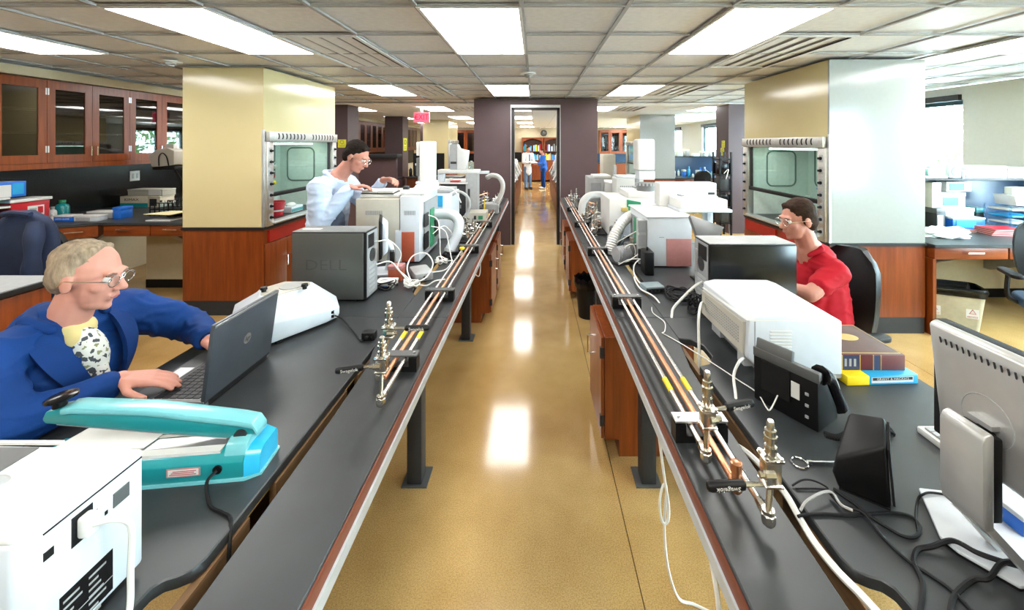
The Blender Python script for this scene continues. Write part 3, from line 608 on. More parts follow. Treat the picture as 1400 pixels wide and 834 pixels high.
carton('glassware_carton', 'small tan carton with a dark print panel beside the KIMAX carton', 'carton', PX(202, 5.4)+.004, 5.4, zc, PX(219, 5.4), 5.62, zc+.145, 'card', 'card', 'dark_grey', lidh=.15)
t = carton('glassware_carton', 'long grey carton with white end label on top of the KIMAX carton', 'carton', PX(174, 5.42), 5.42, zc+.1455, PX(222, 5.42), 5.63, zc+.235, 'card_grey', 'card_grey', None); box('end_label', 'paper', t, PX(203, 5.42), 5.4185, zc+.16, PX(220, 5.42), 5.425, zc+.225)
# black rack of papers next to the hood
t = thing('document_rack', 'black wire rack of vials beside the cream hood panel', 'rack', (-4.2, 4.85, zc), world=True)
xa, xb = PX(216, 4.85), PX(247, 4.85); f = MB()
for zz in (zc+.012, zc+.075, zc+.15):
    for yy in (4.75, 4.98): f.tube([(xa, yy, zz), (xb, yy, zz)], .006, 6)
for k in range(6):
    x = xa+(xb-xa)*k/5
    for yy in (4.75, 4.98): f.tube([(x, yy, zc), (x, yy, zc+.15)], .006, 6)
    f.tube([(x, 4.75, zc+.012), (x, 4.98, zc+.012)], .005, 6); f.tube([(x, 4.75, zc+.075), (x, 4.98, zc+.075)], .004, 6)
f.build('wire_frame', 'black', t); 
for k in range(5):
    v_ = thing('vial', 'small glass vial standing in the black wire rack', 'vial', (xa+(xb-xa)*(k+.5)/5, 4.86, zc+.02), group='vials in the wire rack'); MB().stack((0, 0, 0), (0, 0, 1), [(0, .016), (.1, .016), (.115, .009), (.13, .009)], 10).build('glass_body', 'clear_plastic', v_); MB().stack((0, 0, .128), (0, 0, 1), [(0, .011), (.02, .011)], 10).build('cap', 'white' if k % 2 else 'dark_grey', v_)
t = thing('paper_tray', 'black letter tray holding a yellow sheet beside the cream hood panel', 'paper tray', (-4.1, 4.55, zc), world=True)
xa, xb = PX(214, 4.55), PX(247, 4.55); box('lower_shelf', 'white', t, xa, 4.42, zc+.0, xb, 4.70, zc+.012); box('riser', 'black', t, xa+.01, 4.66, zc+.012, xb, 4.70, zc+.06); box('upper_shelf', 'black', t, xa-.0, 4.44, zc+.06, xb, 4.70, zc+.066)
MB().prism([(xa-.06, 4.46), (xb, 4.42), (xb, 4.68), (xa+.05, 4.69)], zc+.0665, zc+.072).build('paper', 'paper_yellow', t)
# magnifier lamp
t = thing('magnifier_lamp', 'grey hooded bench lamp with dark handle in front of the wall cabinets', 'lamp', (-4.55, 5.25, zc), world=True)
dd = 5.25; xa = PX(212, dd); xm = PX(230, dd); xb = PX(247, dd)
MB().prism([(xa, PZ(212, dd)), (PX(224, dd), PZ(204, dd)), (PX(238, dd), PZ(202, dd)), (xb, PZ(206, dd)), (xb, PZ(225, dd)), (PX(243, dd), PZ(226, dd)), (PX(217, dd), PZ(228, dd))], dd-.1, dd+.08, 'y').build('shade', 'offwhite', t, .012)
MB().tube(spline([(PX(228, dd), dd-.11, PZ(226, dd)), (PX(229, dd), dd-.12, PZ(214, dd)), (PX(234, dd), dd-.125, PZ(209, dd)), (PX(239, dd), dd-.12, PZ(214, dd)), (PX(241, dd), dd-.11, PZ(226, dd))]), .006, 8).build('handle', 'black', t)
box('switch_cap', 'white', t, PX(231, dd), dd-.04, PZ(202, dd)-.01, PX(241, dd), dd+.02, PZ(197, dd)); box('lower_housing', 'black', t, PX(217, dd), dd-.09, PZ(232, dd), xb, dd+.07, PZ(227, dd)+.005, .01)
MB().tube(spline([(PX(238, dd), dd, PZ(231, dd)), (PX(244, dd), dd+.05, PZ(250, dd)), (PX(242, dd), dd+.05, PZ(270, dd)), (PX(242, dd), dd, zc+.03)]), .013, 8).build('arm', 'black', t); MB().stack((PX(242, dd), dd, zc), (0, 0, 1), [(0, .09), (.02, .09), (.03, .04)], 18).build('base', 'black', t)

# ---- bench at the left edge with light top
t = thing('side_bench', 'light-topped wooden bench behind the seated man in the blue coat', 'lab bench', (-3.6, 1.6, 0), world=True)
box('worktop', 'light_grey', t, -4.3, .5, HB-.004, -3.17, 2.70, HB+.002); box('worktop_edge', 'counter_edge', t, -4.31, .49, HB-.035, -3.155, 2.712, HB-.004, .003)
box('body', 'wood', t, -4.25, .55, .12, -3.20, 2.66, HB-.035); box('kick_base', 'black', t, -4.2, .6, 0, -3.26, 2.6, .12)
for k in range(4):
    a = .56+k*.525; d = box('door', 'wood', t, -3.20, a, .14, -3.182, a+.52, HB-.05, .002); MB().tube([(-3.182, a+.06, .62), (-3.15, a+.06, .62), (-3.15, a+.06, .73), (-3.182, a+.06, .73)], .005, 8).build('handle', 'chrome', d)

# ---- office chairs
def office_chair(label, loc, rz, backmat='black', seat_h=.50, backtop=.55, arms=True, seatmat='black'):
    """faces -X in local space (back rest at +X)"""
    t = thing('office_chair', label, 'office chair', loc, rz)
    s_ = MB().prism(rrect(.48, .48, .12, 5), seat_h-.04, seat_h+.035); s_.build('seat', seatmat, t, .018, 3)
    b = MB(); pts = []; n = 14; vs = []; fs = []
    rows = 10; cols = 9
    for i in range(rows+1):
        v = i/rows; z = seat_h+.13+v*backtop; hw = (.12+.095*math.sin(math.pi*min(1, v*.72+.14)))*(1 if v < .8 else (1-((v-.8)/.2)**2*.45))
        bow = .235+.05*v-.045*math.sin(v*math.pi*.9)
        for k in range(cols+1):
            q = -1+2*k/cols; vs.append((bow-.05*q*q, q*hw, z))
        for k in range(cols+1):
            q = -1+2*k/cols; vs.append((bow+.055-.05*q*q-.02*q*q, q*hw*1.0, z))
    W = 2*(cols+1)
    for i in range(rows):
        a, c = i*W, (i+1)*W
        for k in range(cols):
            fs.append((a+k, a+k+1, c+k+1, c+k)); fs.append((a+cols+1+k+1, a+cols+1+k, c+cols+1+k, c+cols+1+k+1))
        fs.append((a, c, c+cols+1, a+cols+1)); fs.append((a+cols, a+2*cols+1, c+2*cols+1, c+cols))
    for a in (0, rows*W):
        for k in range(cols): fs.append((a+k, a+k+1, a+cols+1+k+1, a+cols+1+k))
    b.add(vs, fs).build('backrest', backmat, t, 0, angle=60)
    MB().tube(spline([(.05, 0, seat_h-.05), (.27, 0, seat_h-.03), (.345, 0, seat_h+.10), (.33, 0, seat_h+.38)]), .026, 8).build('back_stem', 'black', t)
    MB().stack((0, 0, .07), (0, 0, 1), [(0, .05), (.1, .05), (.1, .028), (seat_h-.11, .028)], 14).build('gas_lift', 'black', t)
    for k in range(5):
        a = k*2*math.pi/5+.3; c, s2 = math.cos(a), math.sin(a)
        lg = MB().tube([(0, 0, .10), (c*.29, s2*.29, .065)], .022, 8).build('base_leg', 'black', t)
        MB().cyl((c*.29-s2*.025, s2*.29+c*.025, .029), (c*.29+s2*.025, s2*.29-c*.025, .029), .029, n=14).build('caster', 'rubber', lg)
    if arms:
        for sg in (-1, 1):
            ar = MB().tube(spline([(.05, sg*.20, seat_h-.03), (.05, sg*.29, seat_h+.02), (.05, sg*.29, seat_h+.19)]), .016, 8).build('arm_post', 'black', t)
            MB().prism(rrect(.27, .075, .035, 4, .03, sg*.285), seat_h+.19, seat_h+.22).build('arm_pad', 'black', ar, .008)
    return t
office_chair('black office chair draped with a navy jacket before the wall counter', (-3.78, 3.27, 0), math.radians(-90), seat_h=.52, backtop=.50, arms=False)
# jacket on that chair
mat('navy', (.005, .013, .042), .8, var=.25, scale=9, bump=.5, bscale=14)
t = MB(); vs = []; fs = []; nu, nv = 20, 12
cx_, cy_ = PX(35, 3.0), 3.0
for i in range(nv+1):
    v = i/nv
    for k in range(nu):
        a = 2*math.pi*k/nu; z = 1.255-.62*v; spread = .19+.05*v
        if v < .25: spread *= math.sqrt(max(.02, 1-(1-v/.25)**2))*.9+.1
        rip = 1+.10*math.sin(5*a+2*v)*v
        vs.append((cx_+spread*1.12*rip*math.cos(a), cy_+.075*(1+.4*v)*rip*math.sin(a)*(.6+.4*min(1, v*3)), z+.012*math.sin(3*a)*v))
for i in range(nv):
    for k in range(nu): fs.append((i*nu+k, i*nu+(k+1) % nu, (i+1)*nu+(k+1) % nu, (i+1)*nu+k))
fs.append(tuple(range(nu)))
jt = thing('jacket', 'navy blue jacket draped over the back of an office chair', 'jacket', (cx_, cy_, .63), world=True)
t.add(vs, fs).build('jacket_body', 'navy', jt, angle=80)
for sg in (-1, 1):
    MB().tube(spline([(cx_+sg*.16, cy_-.07, 1.18), (cx_+sg*.20, cy_-.115, 1.02), (cx_+sg*.195, cy_-.12, .85), (cx_+sg*.18, cy_-.11, .70)]), .05, 10, rfun=lambda q: .042+.012*math.sin(q*7)**2).build('sleeve', 'navy', jt, angle=80)
MB().tube(spline([(cx_-.10, cy_-.05, 1.235), (cx_, cy_-.068, 1.25), (cx_+.10, cy_-.05, 1.235)]), .02, 8).build('collar', 'navy', jt)
# ================================================================== RIGHT SIDE
mat('navy_panel', (.008, .035, .085), .3)
def peninsula(y0, y1, yp, z, x0, label, zsh, name='side_counter'):
    t = thing(name, label, 'counter', ((x0+XR)/2, (y0+y1)/2, 0), world=True); x1 = XR-.07
    box('worktop', 'counter', t, x0, y0, z-.03, x1, y1, z, .003, 1); box('divider_panel', 'navy_panel', t, x0, yp, z, x1, yp+.03, zsh-.02); box('shelf', 'counter_edge', t, x0, yp-.26, zsh-.02, x1, yp+.16, zsh, .002)
    w_ = (x1-x0)/3
    for i in range(3):
        d = box('drawer', 'wood_x', t, x0+.01+i*w_, y0+.015, z-.135, x0+(i+1)*w_-.006, y0+.42, z-.033, .003)
        a = x0+i*w_+w_*.42; MB().tube([(a, y0+.015, z-.075), (a, y0-.012, z-.075), (a+.14, y0-.012, z-.075), (a+.14, y0+.015, z-.075)], .006, 8).build('handle', 'chrome', d)
    box('knee_wall', 'cream_dull', t, x0+.01, yp, 0, x1, yp+.03, z-.03); box('cove_base', 'black', t, x0+.01, yp-.008, 0, x1, yp, .10)
    for xx in (x0+.35, x0+1.5): MB().prism([(y0+.08, z-.135), (yp, z-.135), (yp, z-.5), (yp-.07, z-.5)], xx, xx+.06, 'x').build('support_bracket', 'light_grey', t)
    box('end_leg', 'wood', t, x0+.0, y0+.02, 0, x0+.03, yp-.01, z-.135)
    return t
ZR = .835; YP = 4.62; ZSH = 1.375
peninsula(3.66, 5.2, YP, ZR, 3.625, 'black counter with blue divider and shelf, beside the pale-ended fume hood', ZSH)
def XPt(px, d): return PX(px, d)
# shelf items
sd = 4.40
carton('storage_bin', 'translucent white storage bin on the shelf below the pale window pier', 'storage bin', PX(1321, sd), sd, ZSH, PX(1377, sd), sd+.22, ZSH+.135, 'white_cool', 'white', None)
carton('storage_bin', 'white storage bin with a seam, at the wall end of the shelf', 'storage bin', PX(1379, sd), sd, ZSH, PX(1407, sd), sd+.22, ZSH+.12, 'white', 'white', None)
carton('label_roll_box', 'short white box between the clock and the storage bins', 'box', PX(1316, sd), sd, ZSH, PX(1320.5, sd)+.0, sd+.15, ZSH+.09, 'white_cool', 'white', None)
t = thing('bench_clock', 'small white bench clock with teal dial surround on the shelf', 'clock', (PX(1307, sd), sd+.04, ZSH), world=True)
c = V3(PX(1307, sd), sd, ZSH+.075); box('case', 'white_cool', t, c.x-.065, sd, ZSH, c.x+.065, sd+.07, ZSH+.155, .02); MB().cyl(c+V3(0, -.004, 0), c+V3(0, .001, 0), .052, n=24).build('dial_ring', 'teal', t); MB().cyl(c+V3(0, -.006, 0), c+V3(0, .001, 0), .042, n=24).build('dial', 'paper', t)
MB().box(c.x-.003, sd-.008, c.z, c.x+.003, sd-.006, c.z+.03).build('hand', 'dark_grey', t); box('lettering_block', 'dark_grey', t, c.x-.022, sd-.008, c.z-.012, c.x+.022, sd-.006, c.z-.004)
t = thing('tape_dispenser', 'turquoise tape dispenser on the shelf by the fume hood', 'tape dispenser', (PX(1279, sd), sd+.05, ZSH), world=True); cc = V3(PX(1279, sd), sd+.05, ZSH+.07)
MB().cyl(cc+V3(0, -.03, 0), cc+V3(0, .03, 0), .062, n=24).build('tape_roll', 'teal_light', t); box('base', 'white_cool', t, cc.x-.10, sd, ZSH, cc.x+.14, sd+.1, ZSH+.03, .008)
# under-shelf and counter items
d = 4.45
carton('kit_box', 'white kit box with green label on top of a stack of boxes', 'box', PX(1294, d), d, PZ(262, d), PX(1329, d), d+.12, PZ(248.5, d), 'paper', 'paper', 'green', lidh=.1)
carton('kit_box', 'white box with blue lower half under the green-labelled kit box', 'box', PX(1283, d), d-.02, PZ(283, d), PX(1318, d), d+.12, PZ(263, d), 'white_cool', 'paper', 'cyan')
carton('kit_box', 'flat grey striped box under the white and blue box', 'box', PX(1281, d), d-.05, PZ(295, d), PX(1326, d), d+.12, PZ(283.5, d), 'light_grey', 'paper', 'light_grey', lidh=.4)
carton('kit_box', 'flat blue box with white ends at the bottom of the box stack', 'box', PX(1290, d), d-.10, ZR, PX(1334, d), d+.12, PZ(295.5, d), 'blue', 'paper', 'cyan', lidh=.15)
carton('kit_box', 'dark green flat box beside the grey striped box', 'box', PX(1335, d), d, ZR, PX(1346, d), d+.13, PZ(284, d), 'dark_grey', 'teal', None)
carton('kit_box', 'tall white box standing under the shelf beside the fume hood', 'box', PX(1267, d)+.01, d-.05, PZ(283, d)-.0, PX(1281, d), d+.12, PZ(249, d), 'white', 'white', 'light_grey')
carton('kit_box', 'dark box under the tall white box beside the fume hood', 'box', PX(1267, d)+.01, d-.1, ZR, PX(1281, d)-.005, d+.1, PZ(283, d)-.001, 'dark_grey', 'mid_grey', 'white_cool')
d = 4.05
t = thing('plastic_bag', 'crumpled clear plastic bag on the counter beside the fume hood', 'plastic bag', (PX(1285, d), d, ZR)); bm = bmesh.new(); bmesh.ops.create_icosphere(bm, subdivisions=4, radius=1)
from mathutils import noise as MN
for v in bm.verts:
    k = 1+.35*MN.noise(v.co*3)+.12*MN.noise(v.co*9); v.co = Vector((v.co.x*.22*k, v.co.y*.17*k, max(-.02, v.co.z*.06*k)+.021))
me = bpy.data.meshes.new('bag_film'); bm.to_mesh(me); bm.free(); mat('film', (.75, .85, .9), .15, spec=.8); finish(me, 'bag_film', 'film', t, angle=25); MB().tube(spline([(.14, .0, .05), (.20, .03, .07), (.25, .01, .05)]), .018, 8).build('bag_neck', 'film', t)
t = thing('tissue_lump', 'small pinkish white pad in front of the flat blue box', 'pad', (PX(1326, 4.2), 4.2, ZR)); MB().prism(rrect(.10, .06, .02), 0, .025).build('pad', 'paper', t, .006); box('pad_wrapper', 'pink', t, -.03, -.031, .006, .03, .031, .0265)
# red folders
for k in range(4):
    t = thing('folder', ['lowest', 'second lowest', 'second highest', 'topmost'][k]+' red folder in the stack before the letter trays', 'folder', (PX(1362, 4.0)+.16, 4.1, ZR+k*.017), math.radians(-14+k*3), group='stack of red folders')
    box('cover', 'red' if k < 3 else 'red', t, -.15, -.11, 0, .15, .11, .004); box('sheets', 'paper', t, -.145, -.105, .004, .145, .105, .0125); box('top_cover', 'red', t, -.15, -.11, .0125, .15, .11, .0165)
# letter trays
t = thing('letter_trays', 'clear blue stacked letter trays with papers on the counter', 'letter tray', (PX(1385, 4.3), 4.3, ZR), world=True); xa, xb = PX(1366, 4.3), PX(1404, 4.3)
for k in range(4):
    z = ZR+.01+k*.068; box('tray', 'clear_plastic', t, xa, 4.2, z, xb, 4.45, z+.006); box('papers', 'paper' if k % 2 else 'cyan', t, xa+.03, 4.205, z+.006, xb-.02, 4.43, z+.02)
for x in (xa, (xa+xb)/2-.01, xb-.012): 
    for y in (4.2, 4.44): box('tray_post', 'clear_plastic', t, x, y, ZR, x+.012, y+.01, ZR+.27)
t = thing('tissue_box', 'white tissue box in a grey holder on top of the letter trays', 'tissue box', (PX(1388, 4.3), 4.3, ZR+.27), world=True)
MB().prism([(PX(1375, 4.3), ZR+.27), (xb, ZR+.27), (xb, ZR+.38), (PX(1372, 4.3), ZR+.38)], 4.2, 4.4, 'y').build('holder', 'white_cool', t, .004); box('tissue', 'paper', t, PX(1378, 4.3), 4.26, ZR+.38, PX(1396, 4.3), 4.34, ZR+.46, .01)
# waste bin under that counter
t = thing('recycling_bin', 'tan slim bin with black liner and red recycling stickers under the counter', 'waste bin', (PX(1318, 3.75), 3.9, 0), math.radians(-24))
def loop_at(z, w_, h, r=.05): return [(x, y, z) for x, y in rrect(w_, h, r, 4)]
def skin(loops, cap0=True, cap1=False):
    b = MB(); n = len(loops[0]); vs = [p for L in loops for p in L]; fs = []
    for i in range(len(loops)-1): fs += [(i*n+k, i*n+(k+1) % n, (i+1)*n+(k+1) % n, (i+1)*n+k) for k in range(n)]
    if cap0: fs.append(tuple(range(n))[::-1])
    if cap1: fs.append(tuple(range((len(loops)-1)*n, len(loops)*n)))
    return b.add(vs, fs)
mat('bin_tan', (.40, .36, .25), .45); skin([loop_at(0, .40, .20), loop_at(.36, .47, .25), loop_at(.36, .455, .235), loop_at(.02, .385, .185)], cap1=True).build('bin_body', 'bin_tan', t)
skin([loop_at(.325, .478, .258), loop_at(.38, .50, .28), loop_at(.405, .485, .265), loop_at(.37, .45, .23), loop_at(.18, .42, .21)], cap0=False, cap1=True).build('liner_bag', 'black_gloss', t, angle=60)
for x, y, rz in ((-.14, -.112, 0), (.13, -.112, 0)):
    s_ = box('sticker', 'paper', t, x-.045, y-.003, .13, x+.045, y, .23); text('recycling_mark', 'RECYCLE', 'red', s_, .018, (x, y-.0036, .145), ROT_FRONT); MB().tube([(x+.026*math.cos(a), y-.004, .188+.026*math.sin(a)) for a in [2*math.pi*q/3+math.pi/2 for q in range(3)]], .0035, 6, closed=True).build('arrow_triangle', 'red', s_)
t = thing('floor_socket_box', 'black power strip box on the floor beside the tan bin', 'power strip', (3.72, 3.95, 0)); box('case', 'black', t, -.06, -.10, 0, .06, .10, .12, .01); MB().tube(spline([(0, -.1, .10), (.03, -.13, .14), (.06, -.12, .10), (.05, -.13, .02)]), .008, 8).build('plug_cord', 'cable_white', t)
# chairs on the right
office_chair('black office chair behind the man in red', (1.77, 2.52, 0), math.radians(10), seat_h=.46, backtop=.50)
mat('blue_seat', (.015, .05, .10), .6); office_chair('black office chair with blue-grey seat at the counter with the tan bin', (3.90, 2.95, 0), math.radians(60), seat_h=.55, backtop=.48, arms=True, seatmat='blue_seat')

# ================================================================== FAR AREAS
# far right peninsula with clutter and windows behind
peninsula(10.9, 12.4, 11.8, .835, 3.75, 'distant black counter with blue divider in front of the far windows', 1.40)
random.seed(3)
for k in range(16):
    x = 3.84+k*.11; y = 11.1+random.random()*.40; h = .10+random.random()*.22; ma = random.choice(['white', 'cyan', 'white_cool', 'blue', 'paper', 'teal_light'])
    if k % 3: bottle(x, y, .835, h, .028+random.random()*.014, ma, random.choice(['white', 'blue', 'cyan']), 'small pale plastic bottle cluttering the distant window counter', group='bottles on the distant counter')
    else: carton('kit_box', 'small pale box cluttering the distant window counter', 'box', x-.04, y, .835, x+.05, y+.14, .835+h*.7, ma, 'paper', None, group='boxes on the distant counter')
for k in range(7):
    x = 3.82+k*.24; carton('shelf_box', 'white box on the distant counter shelf before the windows', 'box', x, 11.58, 1.40, x+.12+.06*(k % 2), 11.78, 1.40+.08+.06*(k % 3), 'white_cool' if k % 2 else 'light_grey', 'white', None, group='boxes on the distant shelf')
office_chair('distant black office chair at the far window counter', (4.25, 10.45, 0), math.radians(-90), seat_h=.5, backtop=.45, arms=False)
# black apparatus rack against the right column
t = thing('apparatus_rack', 'tall black apparatus rack standing against the purple column by the windows', 'rack', (3.9, 7.75, 0), world=True)
xa, xb = PX(979, 7.7), PX(996, 7.7)
for x in (xa, xb-.03):
    for y in (7.55, 7.84): box('post', 'black', t, x, y, 0, x+.03, y+.03, 1.60)
for k in range(5): box('shelf', 'black', t, xa+.0, 7.55, .25+k*.3, xb, 7.87, .28+k*.3)
for k in range(4): box('apparatus', 'black_gloss' if k % 2 else 'dark_grey', t, xa+.02, 7.57, .28+k*.3, xb-.02, 7.84, .50+k*.3, .01)
MB().tube(spline([(xa+.08, 7.55, 1.2), (xa+.14, 7.50, 1.28), (xa+.10, 7.51, 1.1)]), .008, 6).build('hose', 'cable_white', t)
def yellow_sign(label, x, y, z, w_, h, face, txt):
    t = thing('yellow_sign', label, 'sign', (x, y, z))
    if face == 'nx': box('plate', 'sign_yellow', t, -.004, -w_/2, 0, 0, w_/2, h); ro = ROT_NX; q = lambda zz: (-.005, 0, zz)
    elif face == 'px': box('plate', 'sign_yellow', t, 0, -w_/2, 0, .004, w_/2, h); ro = ROT_PX; q = lambda zz: (.005, 0, zz)
    else: box('plate', 'sign_yellow', t, -w_/2, -.004, 0, w_/2, 0, h); ro = ROT_FRONT; q = lambda zz: (0, -.005, zz)
    MB().tube([V3(*q(h*.68))+V3(0, 0, 0)+(V3(0, math.cos(a), math.sin(a)) if face != 'f' else V3(math.cos(a), 0, math.sin(a)))*w_*.22 for a in [2*math.pi*i/12 for i in range(12)]], w_*.035, 5, closed=True).build('symbol_ring', 'green', t)
    for i in range(3): 
        zz = h*(.12+.09*i)
        if face == 'f': box('print_line', 'green', t, -w_*.35, -.005, zz, w_*.35, -.004, zz+h*.03)
        else: xx = -.005 if face == 'nx' else .004; box('print_line', 'green', t, xx, -w_*.35, zz, xx+.001, w_*.35, zz+h*.03)
    return t
yellow_sign('upper yellow safety sign on the purple column by the windows', 3.78, 8.12, 1.68, .13, .14, 'nx', '')
yellow_sign('lower yellow safety sign on the purple column by the windows', 3.78, 8.16, 1.52, .15, .15, 'nx', '')
yellow_sign('yellow safety sign on the column behind the lab coat man', -3.83, 8.0, 1.68, .16, .16, 'f', '')
yellow_sign('yellow safety sign facing the aisle behind the lab coat man', -3.715, 8.3, 1.60, .30, .22, 'px', '')
yellow_sign('yellow safety sign on the second column beyond the lab coat man', -3.745, 11.6, 1.56, .30, .36, 'px', '')
# low purple partition with black cap on the left
t = thing('low_partition', 'low purple partition with a black counter cap between the purple columns', 'partition', (-4.2, 10.2, 0), world=True)
box('panel', 'purple', t, -4.9, 10.0, 0, -3.45, 10.12, 1.40); box('cap', 'counter_edge', t, -4.95, 9.92, 1.40, -3.40, 10.3, 1.50, .004); box('work_shelf', 'counter_edge', t, -4.9, 10.12, .86, -3.45, 10.7, .89); box('end_leg', 'purple', t, -3.5, 10.12, 0, -3.45, 10.68, .86)
# dark far instruments and bottles on a left counter
t = thing('far_counter', 'black counter with bottles behind the tall white autosampler tower', 'counter', (-2.9, 10.8, 0), world=True)
box('worktop', 'counter', t, -3.35, 10.4, .87, -1.9, 11.1, .90, .003); box('body', 'dark_wood', t, -3.32, 10.44, .1, -1.93, 11.08, .87); box('kick_base', 'black', t, -3.3, 10.5, 0, -1.95, 11.05, .1); box('splash_shelf', 'black', t, -3.35, 11.06, .9, -2.5, 11.1, 1.50)
for k in range(3): dd = box('door', 'dark_wood', t, -3.30+k*.46, 10.425, .12, -2.86+k*.46, 10.44, .84); box('handle', 'chrome', dd, -2.92+k*.46, 10.415, .6, -2.90+k*.46, 10.425, .72)
for k, (dx, h, ma, cp) in enumerate(((.05, .26, 'black_gloss', 'white'), (.17, .34, 'dark_grey', 'white'), (.28, .28, 'black_gloss', 'paper'), (.36, .22, 'pink', 'red'), (.46, .20, 'red', 'white'), (.56, .17, 'white', 'cyan'), (.68, .24, 'white', 'yellow'))):
    bottle(-3.33+dx, 10.62+.05*(k % 2), .90, h, .043, ma, cp, ['black bottle with white cap', 'tall dark bottle with white cap', 'black bottle with cream cap', 'pink bottle with red cap', 'red bottle with white cap', 'short white bottle with light blue cap', 'white bottle with yellow cap'][k]+' on the black counter beyond the autosampler tower')
# exit sign
t = thing('exit_sign', 'glowing red EXIT sign hanging from the ceiling near the doorway', 'exit sign', (PX(576, 8.5), 8.5, PZ(160, 8.5)), world=True)
xa, xb, za, zb = PX(566, 8.5), PX(586.5, 8.5), PZ(167, 8.5), PZ(154, 8.5)
mat('exit_face', (.8, .1, .15), .4, emit=(1.0, .10, .17), estr=.9); mat('exit_text', (.4, .0, .02), .4, emit=(.9, .0, .06), estr=.35)
box('housing', 'white', t, xa-.008, 8.5, za-.008, xb+.008, 8.54, zb+.008); fc = box('lit_face', 'exit_face', t, xa, 8.494, za, xb, 8.5, zb); text('lettering', 'EXIT', 'exit_text', fc, .17, ((xa+xb)/2+.01, 8.4935, (za+zb)/2), ROT_FRONT, sx=.8); box('mount', 'white', t, (xa+xb)/2-.03, 8.51, zb+.008, (xa+xb)/2+.03, 8.53, CEIL)
MB().prism([(xa+.012, (za+zb)/2), (xa+.035, (za+zb)/2+.04), (xa+.035, (za+zb)/2-.04)], 8.492, 8.495, 'y').build('arrow', 'exit_text', fc)

# beyond the doorway: benches, bookcases, clock
def far_bench(s, y0, y1, lab):
    t = thing('far_bench', lab, 'lab bench', (s*.95, (y0+y1)/2, 0), world=True)
    box('worktop', 'counter', t, s*.46, y0, .84, s*1.5, y1, .87, .003); box('body', 'wood', t, s*.50, y0+.02, .1, s*1.46, y1-.02, .84); box('kick_base', 'black', t, s*.54, y0+.05, 0, s*1.42, y1-.05, .1)
    n = 7
    for k in range(n):
        a = y0+.03+(y1-y0-.06)*k/n; d = box('door', 'wood', t, s*.485, a+.005, .12, s*.50, a+(y1-y0-.06)/n-.005, .82); box('handle', 'chrome', d, s*.47, a+.08, .62, s*.485, a+.1, .74)
far_bench(-1, 7.7, 13.6, 'wooden far bench seen through the doorway behind the white-coated person'); far_bench(1, 7.7, 13.6, 'wooden far bench seen through the doorway on the window side')
random.seed(11)
for s in (-1, 1):
    for k in range(9):
        y = 7.95+k*.62; h = .28+random.random()*.28; w_ = .42; x = s*(.55+random.random()*.08); ma = random.choice(['white', 'light_grey', 'offwhite', 'white_cool'])
        t = thing('far_instrument', 'boxy pale instrument, %s from the doorway on the %s far bench' % (['first', 'second', 'third', 'fourth', 'fifth', 'sixth', 'seventh', 'eighth', 'ninth'][k], 'white-coat-side' if s < 0 else 'window-side'), 'instrument', (x+s*w_/2, y+.2, .87), world=True, group='far bench instruments '+('left' if s < 0 else 'right'))
        box('housing', ma, t, x, y, .87, x+s*w_, y+.42, .87+h, .012); box('front_panel', random.choice(['dark_grey', 'mid_grey', 'slat_grey']), t, x-s*.004, y+.06, .93, x+s*.01, y+.3, .87+h*.6); box('lid', 'white', t, x+s*.03, y+.04, .87+h, x+s*(w_-.05), y+.36, .87+h+.05, .01)
        MB().tube(spline([(x, y+.1, .87+h*.8), (x-s*.10, y+.05, .93), (x-s*.14, y-.02, .88)]), .012, 6).build('hose', 'cable_white', t)
def bookcase(x0, x1, label, seed, z0=0., z1=2.02, y=18.75, base=True):
    t = thing('bookcase', label, 'bookcase', ((x0+x1)/2, y+.2, z0), world=True)
    box('side', 'wood', t, x0, y, z0, x0+.05, YF-.01, z1); box('side', 'wood', t, x1-.05, y, z0, x1, YF-.01, z1); box('back', 'dark_wood', t, x0+.05, YF-.03, z0, x1-.05, YF-.01, z1)
    n = 12; arch = [(x0+.05, z1)]+[(x0+.05+(x1-x0-.1)*i/n, z1-.02-.14*(1-math.sin(math.pi*i/n))) for i in range(n+1)]+[(x1-.05, z1)]
    MB().prism(arch, y, y+.02, 'y').build('arched_header', 'wood', t); box('top', 'wood', t, x0-.02, y-.02, z1, x1+.02, YF-.01, z1+.04)
    sh = [z0+.1, z0+.55, 1.0, 1.42]; rs = random.Random(seed)
    for q, z in enumerate(sh):
        box('shelf', 'wood', t, x0+.05, y+.01, z-.03, x1-.05, YF-.03, z)
        x = x0+.06
        while x < x1-.13:
            w_ = .03+rs.random()*.05; h = .22+rs.random()*.12
            if q >= 2 and rs.random() < .9:
                bc = rs.choice(['blue', 'red', 'paper', 'cyan', 'green', 'navy_panel', 'light_grey', 'yellow'])
                b = MB().box(x, y+.04, z, x+w_-.003, y+.25, z+h).build('book', bc, None); tag(b, 'upright %s book on the far bookcase seen through the doorway' % {'paper': 'white', 'cyan': 'light blue', 'navy_panel': 'navy', 'light_grey': 'grey'}.get(bc, bc), 'book', 'books on the far bookcases')
            x += w_
    if base: 
        for i in (0, 1): xa = x0+.05+i*(x1-x0-.1)/2; d = box('door', 'wood', t, xa+.004, y-.01, z0+.08, xa+(x1-x0-.1)/2-.004, y+.01, .95); box('knob', 'chrome', d, xa+.2, y-.025, .7, xa+.22, y-.01, .74)
bookcase(-.62, .36, 'wooden arched bookcase behind the man in the white coat beyond the doorway', 1); bookcase(.40, 1.36, 'wooden arched bookcase behind the person in blue beyond the doorway', 2)
